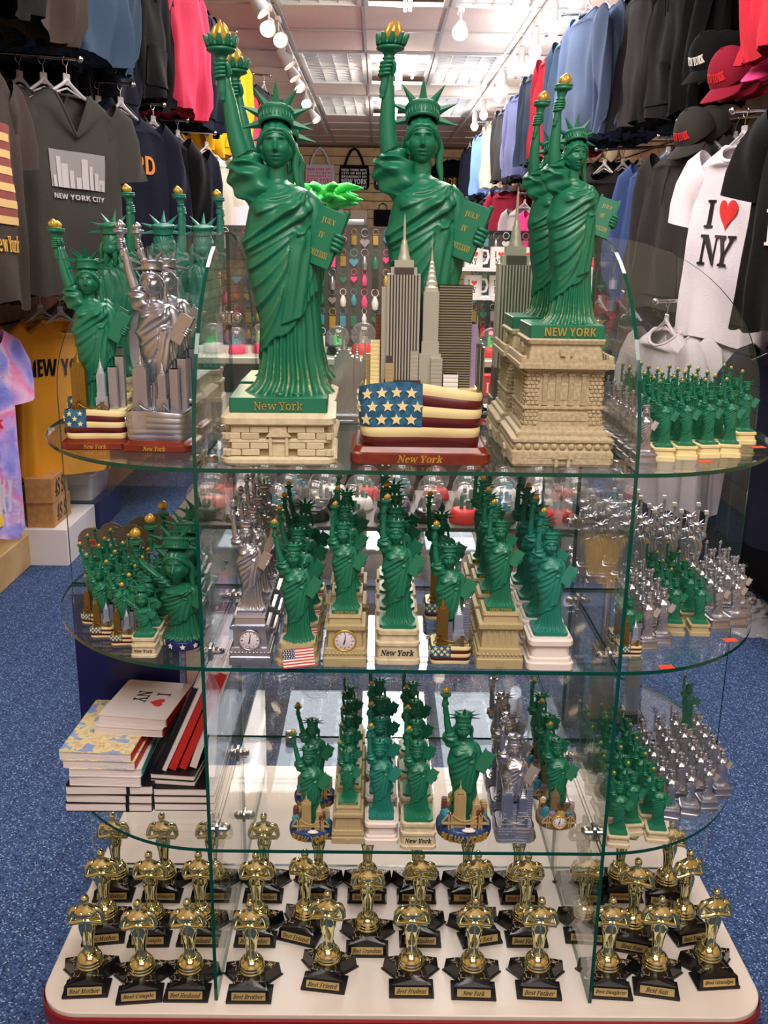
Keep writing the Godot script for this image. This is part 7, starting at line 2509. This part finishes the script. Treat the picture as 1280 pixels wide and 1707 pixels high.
# ---------------------------------------------------------------- the far part of the shop
func build_far() -> void:
	# tote bags on the end wall
	var bags := [[-1.62, "black", "black tote with white city lettering at the left end of the row"], [-1.05, "print", "pale tote with pink NEW YORK lettering"], [-0.48, "dark print", "black and white lettered shoulder bag with NEW YORK band"], [0.10, "grey", "grey tote lettered NEW YORK behind the raised arm"], [0.62, "grey", "grey tote behind the centre statue's crown"]]
	for b in bags: tote(Vector3(b[0], 2.33, ZB + 0.06), b[1], b[2])
	var tees := [[1.15, "black", "black tee with round emblem on the end wall"], [1.62, "charcoal", "charcoal tee on the end wall beside the racks"]]
	for q in tees:
		var o := hang("tee", 1, M.cloth[q[1]], q[2], "tees on the end wall", Vector3(q[0], 2.90, ZB + 0.10), 0.0)
		print_on(o, "tee", 1, "lettering", M.bronze, func(mb, c): fine_write(mb, c, "YORK", 0.3, 0.12, 0.0, -0.45, "Droid Sans", 700))
	for k in 9:
		var x := -1.6 + k * 0.4
		var col: String = ["red", "black", "white", "cream", "black", "red", "grey", "white", "navy"][k]
		var bag := MB.new()
		bag.box(Vector3(0, -0.14, 0), Vector3(0.3, 0.26, 0.09), 0.02)
		for s in [-1.0, 1.0]: bag.tube([Vector3(s * 0.07, -0.02, 0), Vector3(s * 0.06, 0.06, 0), Vector3(0, 0.1, 0)], [0.008, 0.008, 0.008], 6)
		single("hand_bag", bag.done(), M.cloth[col], "%s hand bag, %s in the lower row on the end wall" % [col, NTH[k]], "bag", Vector3(x, 2.0, ZB + 0.07), 0.0, "bags in the lower row of the end wall")
	# spinner with foam crowns
	var o := thing("display_spinner", "white wire spinner stand behind the statues", "stand", Vector3(-0.43, 0, -4.6), 10.0)
	var mb := MB.new()
	mb.tube([Vector3(0, 0, 0), Vector3(0, 1.58, 0)], [0.022, 0.022], 10)
	mb.lathe([[0.25, 0.0], [0.25, 0.02], [0.03, 0.04]], 20)
	part(o, "pole", mb.done(), M.white_plastic)
	for y in [0.5, 1.0, 1.3, 1.55]:
		mb = MB.new()
		mb.tube([Vector3(-0.28, y, 0.0), Vector3(0.28, y, 0.0)], [0.018, 0.018], 8)
		mb.tube([Vector3(0, y, -0.2), Vector3(0, y, 0.2)], [0.014, 0.014], 8)
		part(o, "cross_bar", mb.done(), M.white_plastic)
	for k in 4:
		var c := MB.new()
		c.lathe([[0.10, 0], [0.115, 0.01], [0.115, 0.035], [0.10, 0.045], [0.09, 0.02]], 20)
		for q in 9:
			var a := TAU * q / 9 + k
			var d := Vector3(sin(a), 0.22, cos(a))
			c.tube([d * 0.10 + Vector3(0, 0.02, 0), d * 0.17 + Vector3(0, 0.02, 0), d * 0.24 + Vector3(0, 0.0, 0)], [0.03, 0.022, 0.004], 7)
		var fc := single("foam_crown", c.done(), M.foam_green, "bright green foam crown, %s from the bottom of its heap" % NTH[k], "foam crown", Vector3(-0.42 + 0.03 * (k % 2), 1.60 + k * 0.03, -4.6 + 0.02 * k), k * 17.0, "green foam crowns")
		fc.rotation_degrees.x = 4.0 * (k % 3)
	# key rings on panels
	var rng := RandomNumberGenerator.new()
	rng.seed = 77
	var panels := [[-0.62, -3.35, 8.0, "grey key ring panel beside the brick-pedestal statue"], [-0.20, -3.2, 0.0, "grey key ring panel between the tall statues"], [0.62, -3.7, -6.0, "grey key ring panel beside the mugs"]]
	var kinds := [M.pewter, M.red_box, M.ink, M.pink, M.flag_white, M.aqua, M.gold_paint, M.green]
	var ring_meshes := []
	for k in 3:
		var r := MB.new()
		var ps := []
		var rs := []
		for i in 13:
			var a := TAU * i / 12
			ps.append(Vector3(sin(a) * 0.014, -0.014 + cos(a) * 0.014, 0)); rs.append(0.0015)
		r.tube(ps, rs, 5, false)
		if k == 0: r.poly(heart_poly(0.018), -0.003, 0.003, Vector3(0, -0.05, 0))
		elif k == 1: r.box(Vector3(0, -0.055, 0), Vector3(0.026, 0.045, 0.005), 0.001)
		else: r.lathe([[0.0001, -0.08], [0.012, -0.075], [0.014, -0.05], [0.006, -0.03], [0.0001, -0.028]], 10)
		ring_meshes.append(r.done())
	for p in panels.size():
		var q: Array = panels[p]
		var pn := thing("key_ring_stand", q[3], "display panel", Vector3(q[0], 0, q[1]), q[2])
		mb = MB.new()
		mb.box(Vector3(0, 1.22, 0), Vector3(0.40, 0.56, 0.012), 0.003)
		mb.box(Vector3(0, 0.5, -0.02), Vector3(0.05, 1.0, 0.02))
		mb.loft([[0, 0.18, 0.12, 0.01], [0.02, 0.18, 0.12, 0.01]], 1)
		part(pn, "board", mb.done(), M.tower_dark if p != 2 else M.black_matt)
		for r in 6:
			for c in 8:
				var ki := rng.randi() % 3
				var kc := rng.randi() % kinds.size()
				var kr := single("key_ring", ring_meshes[ki], kinds[kc], "%s %s key ring, %s in row %s, %s" % [["silver", "red", "black", "pink", "white", "blue", "gold", "green"][kc], ["heart", "tag", "drop"][ki], NTH[c], NTH[r], ["panel by the brick pedestal", "panel between tall statues", "panel beside the mugs"][p]], "key ring", Vector3.ZERO, q[2] + rng.randf_range(-30, 30), "key rings on the " + q[3])
				kr.position = pn.transform * Vector3(-0.175 + c * 0.05, 1.49 - r * 0.09, 0.02)
				kr.scale = Vector3.ONE * rng.randf_range(0.9, 1.25)
	# glass counter with snow globes and red boxes, black seat behind it
	var ct := thing("sales_counter", "dark counter with a pale top behind the display", "counter", Vector3(0.0, 0, -2.75), 0.0)
	mb = MB.new()
	mb.box(Vector3(0, 0.48, 0), Vector3(1.5, 0.92, 0.42), 0.006)
	part(ct, "cabinet", mb.done(), M.black_matt)
	mb = MB.new()
	mb.box(Vector3(0, 0.955, 0), Vector3(1.54, 0.03, 0.46), 0.004)
	part(ct, "counter_top", mb.done(), M.tower_pale)
	var bases := [M.red_box, M.pink, M.white_plastic, M.aqua, M.black_gloss]
	for k in 13:
		snow_globe(Vector3(-0.66 + k * 0.108, 0.97, -2.66 - 0.04 * (k % 2)), 0.044 + 0.005 * (k % 3), bases[k % 5], "snow globe on the counter, %s from the teal statues' side" % NTH[k], "snow globes on the counter", [M.aqua, M.foam_green, M.pewter][k % 3])
	var ch := thing("office_chair", "black office chair behind the counter", "chair", Vector3(-0.15, 0, -3.6 + 0.0), 0.0)
	mb = MB.new()
	mb.loft([[0.95, 0.24, 0.03, 0.03], [1.0, 0.27, 0.04, 0.04], [1.22, 0.27, 0.04, 0.04], [1.28, 0.22, 0.03, 0.03]], 4)
	part(ch, "backrest", mb.done(), M.black_matt)
	mb = MB.new()
	mb.loft([[0.46, 0.25, 0.24, 0.06], [0.54, 0.25, 0.24, 0.06]], 4, Vector3(0, 0, 0.2))
	part(ch, "seat", mb.done(), M.black_matt)
	mb = MB.new()
	mb.tube([Vector3(0, 0.0, 0.2), Vector3(0, 0.47, 0.2)], [0.04, 0.04], 8)
	mb.box(Vector3(0, 0.75, -0.02), Vector3(0.06, 0.6, 0.03))
	part(ch, "column", mb.done(), M.black_matt)
	# mugs
	for k in 6:
		var mug := thing("mug", "white I heart NY mug, %s on the %s mug row" % [NTH[k % 3], ["lower", "upper"][k / 3]], "mug", Vector3(0.37 + (k % 3) * 0.115, 1.20 + (k / 3) * 0.125, -3.05), -8.0, "white mugs beside the centre statue")
		part(mug, "cup", cached("mugc", func():
			var m := MB.new()
			m.lathe([[0.0001, 0], [0.038, 0], [0.041, 0.004], [0.041, 0.094], [0.0385, 0.095], [0.0375, 0.01], [0.0001, 0.008]], 24)
			return m.done()), M.white_plastic)
		part(mug, "handle", cached("mugh", func():
			var m := MB.new()
			m.tube([Vector3(0.038, 0.078, 0), Vector3(0.06, 0.075, 0), Vector3(0.066, 0.05, 0), Vector3(0.058, 0.024, 0), Vector3(0.038, 0.02, 0)], [0.005, 0.006, 0.006, 0.006, 0.005], 8)
			return m.done()), M.white_plastic)
		part(mug, "lettering", cached("mugt", func():
			var m := MB.new()
			write(m, "I", 0.008, 0.024, 0.002, Transform3D(Basis(), Vector3(-0.016, 0.062, 0.0395)), "Droid Serif", 700)
			write(m, "NY", 0.034, 0.026, 0.002, Transform3D(Basis(), Vector3(0, 0.03, 0.0400)), "Droid Serif", 700)
			return m.done()), M.ink)
		part(mug, "heart", cached("mugheart", func():
			var m := MB.new()
			m.poly(heart_poly(0.013), 0.038, 0.0415, Vector3(0.008, 0.062, 0))
			return m.done()), M.heart_red)
	for k in 2:
		var sh := MB.new()
		sh.box(Vector3(0, 0, 0), Vector3(0.41, 0.012, 0.16))
		for s in [-1.0, 1.0]: sh.box(Vector3(s * 0.20, -0.6 if k == 0 else -0.06, 0), Vector3(0.012, 1.19 if k == 0 else 0.112, 0.15))
		single("mug_shelf", sh.done(), M.white_board, ["white stand under the lower mugs", "white shelf under the upper mugs"][k], "shelf", Vector3(0.49, 1.194 + 0.125 * k, -3.05), 0.0)
	for q in [[0.70, 1.20, M.pink, "pink gift box beside the mugs"], [0.81, 1.34, M.orange_tag, "orange gift box above the pink one"]]:
		var bx := MB.new()
		bx.box(Vector3(0, 0.05, 0), Vector3(0.09, 0.10, 0.08), 0.003)
		bx.box(Vector3(0, 0.098, 0), Vector3(0.094, 0.016, 0.084), 0.002)
		single("gift_box", bx.done(), q[2], q[3], "box", Vector3(q[0] + 0.06, q[1], -3.05), 0.0)
	var sd := MB.new()
	sd.box(Vector3(0, 0.597, 0), Vector3(0.1, 1.194, 0.12), 0.004)
	sd.box(Vector3(0.11, 0.667, 0), Vector3(0.1, 1.334, 0.12), 0.004)
	single("box_stand", sd.done(), M.white_board, "white stepped stand under the gift boxes", "stand", Vector3(0.76, 0.003, -3.05), 0.0)
	for k in 4:
		var rb := MB.new()
		rb.box(Vector3(0, 0.055, 0), Vector3(0.115, 0.11, 0.07), 0.002)
		var ro := thing("red_gift_box", "red boxed souvenir lettered I NY, %s before the counter" % NTH[k], "box", Vector3(0.26 + 0.125 * (k % 2), 0.70 + 0.112 * (k / 2), -2.46), 0.0, "red boxes before the counter")
		part(ro, "carton", rb.done(), M.red_box)
		rb = MB.new()
		write(rb, "I", 0.012, 0.04, 0.002, Transform3D(Basis(), Vector3(0, 0.06, 0.0355)), "Droid Serif", 700)
		part(ro, "lettering", rb.done(), M.flag_white)
	var rs := MB.new()
	rs.box(Vector3(0, 0.348, 0), Vector3(0.30, 0.696, 0.1), 0.004)
	single("box_plinth", rs.done(), M.black_matt, "black plinth under the red boxes", "plinth", Vector3(0.32, 0.002, -2.46), 0.0)

func tote(p: Vector3, kind: String, label: String) -> void:
	var o := thing("tote_bag", label, "bag", p, 0.0, "tote bags on the end wall")
	var m: Material = {"black": M.cloth.black, "print": M.cloth.white, "dark print": M.cloth.black, "grey": M.cloth["dark grey"]}[kind]
	part(o, "bag_body", cached("totebody", func():
		var mb := MB.new()
		mb.loft([[-0.02, 0.22, 0.03, 0.03], [0.03, 0.25, 0.05, 0.04], [0.25, 0.25, 0.045, 0.04], [0.36, 0.235, 0.02, 0.018]], 4)
		return mb.done()), m)
	part(o, "strap", cached("totestrap", func():
		var mb := MB.new()
		for z in [-0.015, 0.015]: mb.tube([Vector3(-0.16, 0.34, z), Vector3(-0.12, 0.47, z), Vector3(-0.06, 0.58, z), Vector3(0, 0.62, z), Vector3(0.06, 0.58, z), Vector3(0.12, 0.47, z), Vector3(0.16, 0.34, z)], [0.022, 0.022, 0.022, 0.022, 0.022, 0.022, 0.022], 6)
		return mb.done()), m)
	var lt: Material = M.pink if kind == "print" else M.flag_white
	part(o, "lettering", cached("totetext" + kind, func():
		var mb := MB.new()
		write(mb, "NEW YORK", 0.42, 0.085, 0.004, Transform3D(Basis(), Vector3(0, 0.10, 0.052)), "Droid Sans", 700)
		if kind != "grey":
			for r in 6:
				if r == 1 or r == 2: continue
				write(mb, ["NYC CITY NYC", "", "", "BROADWAY NY", "CITY OF NY NY", "NEW YORK NYC"][r], 0.42, 0.036, 0.004, Transform3D(Basis(), Vector3(0, 0.02 + r * 0.052, 0.051)), "Droid Sans", 700)
		return mb.done()), lt)

# ---------------------------------------------------------------- boxes and bags on the carpet
func build_floor_goods() -> void:
	var o := thing("white_box", "long white carton on the carpet by the tan plinth", "box", Vector3(-1.56, 0, -2.91), 0.0)
	var mb := MB.new()
	mb.box(Vector3(0, 0.085, 0), Vector3(0.23, 0.17, 0.44), 0.002)
	part(o, "carton", mb.done(), M.white_board)
	for k in 2:
		o = thing("cardboard_box", ["brown cardboard box with black scrawl, lower of two", "brown cardboard box with black scrawl, upper of two"][k], "box", Vector3(-1.565, 0.17 + 0.115 * k, -2.84 + 0.01 * k), 2.0 * k, "cardboard boxes on the white carton")
		mb = MB.new()
		mb.box(Vector3(0, 0.057, 0), Vector3(0.12, 0.114, 0.24), 0.002)
		part(o, "carton", mb.done(), M.cardboard)
		mb = MB.new()
		write(mb, "4S S.", 0.15, 0.075, 0.001, Transform3D(Basis(Vector3.UP, PI / 2), Vector3(0.0602, 0.057, 0.0)), "Droid Serif", 700, 0.2)
		part(o, "marking", mb.done(), M.ink, Transform3D.IDENTITY, "black marker scrawl")
	o = thing("plastic_bin", "clear plastic bin on a navy crate beyond the cardboard boxes", "bin", Vector3(-1.58, 0.15, -3.42), 0.0)
	mb = MB.new()
	mb.loft([[0.0, 0.08, 0.15, 0.02], [0.12, 0.095, 0.165, 0.02], [0.125, 0.10, 0.17, 0.02], [0.14, 0.10, 0.17, 0.02]], 3)
	part(o, "tub", mb.done(), M.white_plastic)
	mb = MB.new()
	mb.box(Vector3(0, 0.075, 0), Vector3(0.22, 0.15, 0.40), 0.003)
	single("navy_crate", mb.done(), M.navy_board, "navy crate on the carpet under the plastic bin", "crate", Vector3(-1.56, 0, -3.42), 0.0)
	for k in 4:
		mb = MB.new()
		mb.loft([[0, 0.15, 0.40, 0.02], [0.34, 0.17, 0.43, 0.02], [0.35, 0.18, 0.44, 0.02], [0.37, 0.18, 0.44, 0.02]], 3)
		single("storage_bin", mb.done(), M.black_matt, "black storage bin at the foot of the right wall, %s from the front" % NTH[k], "bin", Vector3(1.74, 0, -0.9 - k * 0.9), 0.0, "black storage bins")
	# crumpled plastic wrap by the other wall
	var rng := RandomNumberGenerator.new()
	rng.seed = 15
	var nz := FastNoiseLite.new()
	nz.seed = 3
	nz.frequency = 6.0
	mb = MB.new()
	var pts := PackedVector3Array()
	for j in 26:
		for i in 30:
			var r := j / 25.0
			var a := TAU * i / 30
			var q := Vector2(sin(a), cos(a)) * r
			var h := 0.13 * pow(1.0 - r, 0.6) + 0.07 * absf(nz.get_noise_2d(q.x, q.y)) * (1.0 - r)
			pts.append(Vector3(q.x * 0.15, h * 0.7, q.y * 0.26) + Vector3(nz.get_noise_2d(q.y * 2.0, 5.0), 0, nz.get_noise_2d(q.x * 2.0, 9.0)) * 0.05)
	mb.grid(pts, 30, 26, true, true)
	single("plastic_wrap", mb.done(), M.clear_plastic, "crumpled clear plastic wrap on the carpet beside the navy tees", "plastic wrap", Vector3(1.40, 0.002, -2.2), 0.0)
	for q in [[0.25, -1.9, 0.34, "black low stand on the carpet behind the lower shelf"], [-0.02, -1.9, 0.0, "second black low stand on the carpet behind the lower shelf"]]:
		mb = MB.new()
		mb.loft([[0, 0.15, 0.12, 0.01], [0.09, 0.15, 0.12, 0.01], [0.1, 0.14, 0.11, 0.01]], 2)
		single("low_stand", mb.done(), M.black_gloss, q[3], "stand", Vector3(q[0] + q[2] * 0.2, 0, q[1]), 0.0)
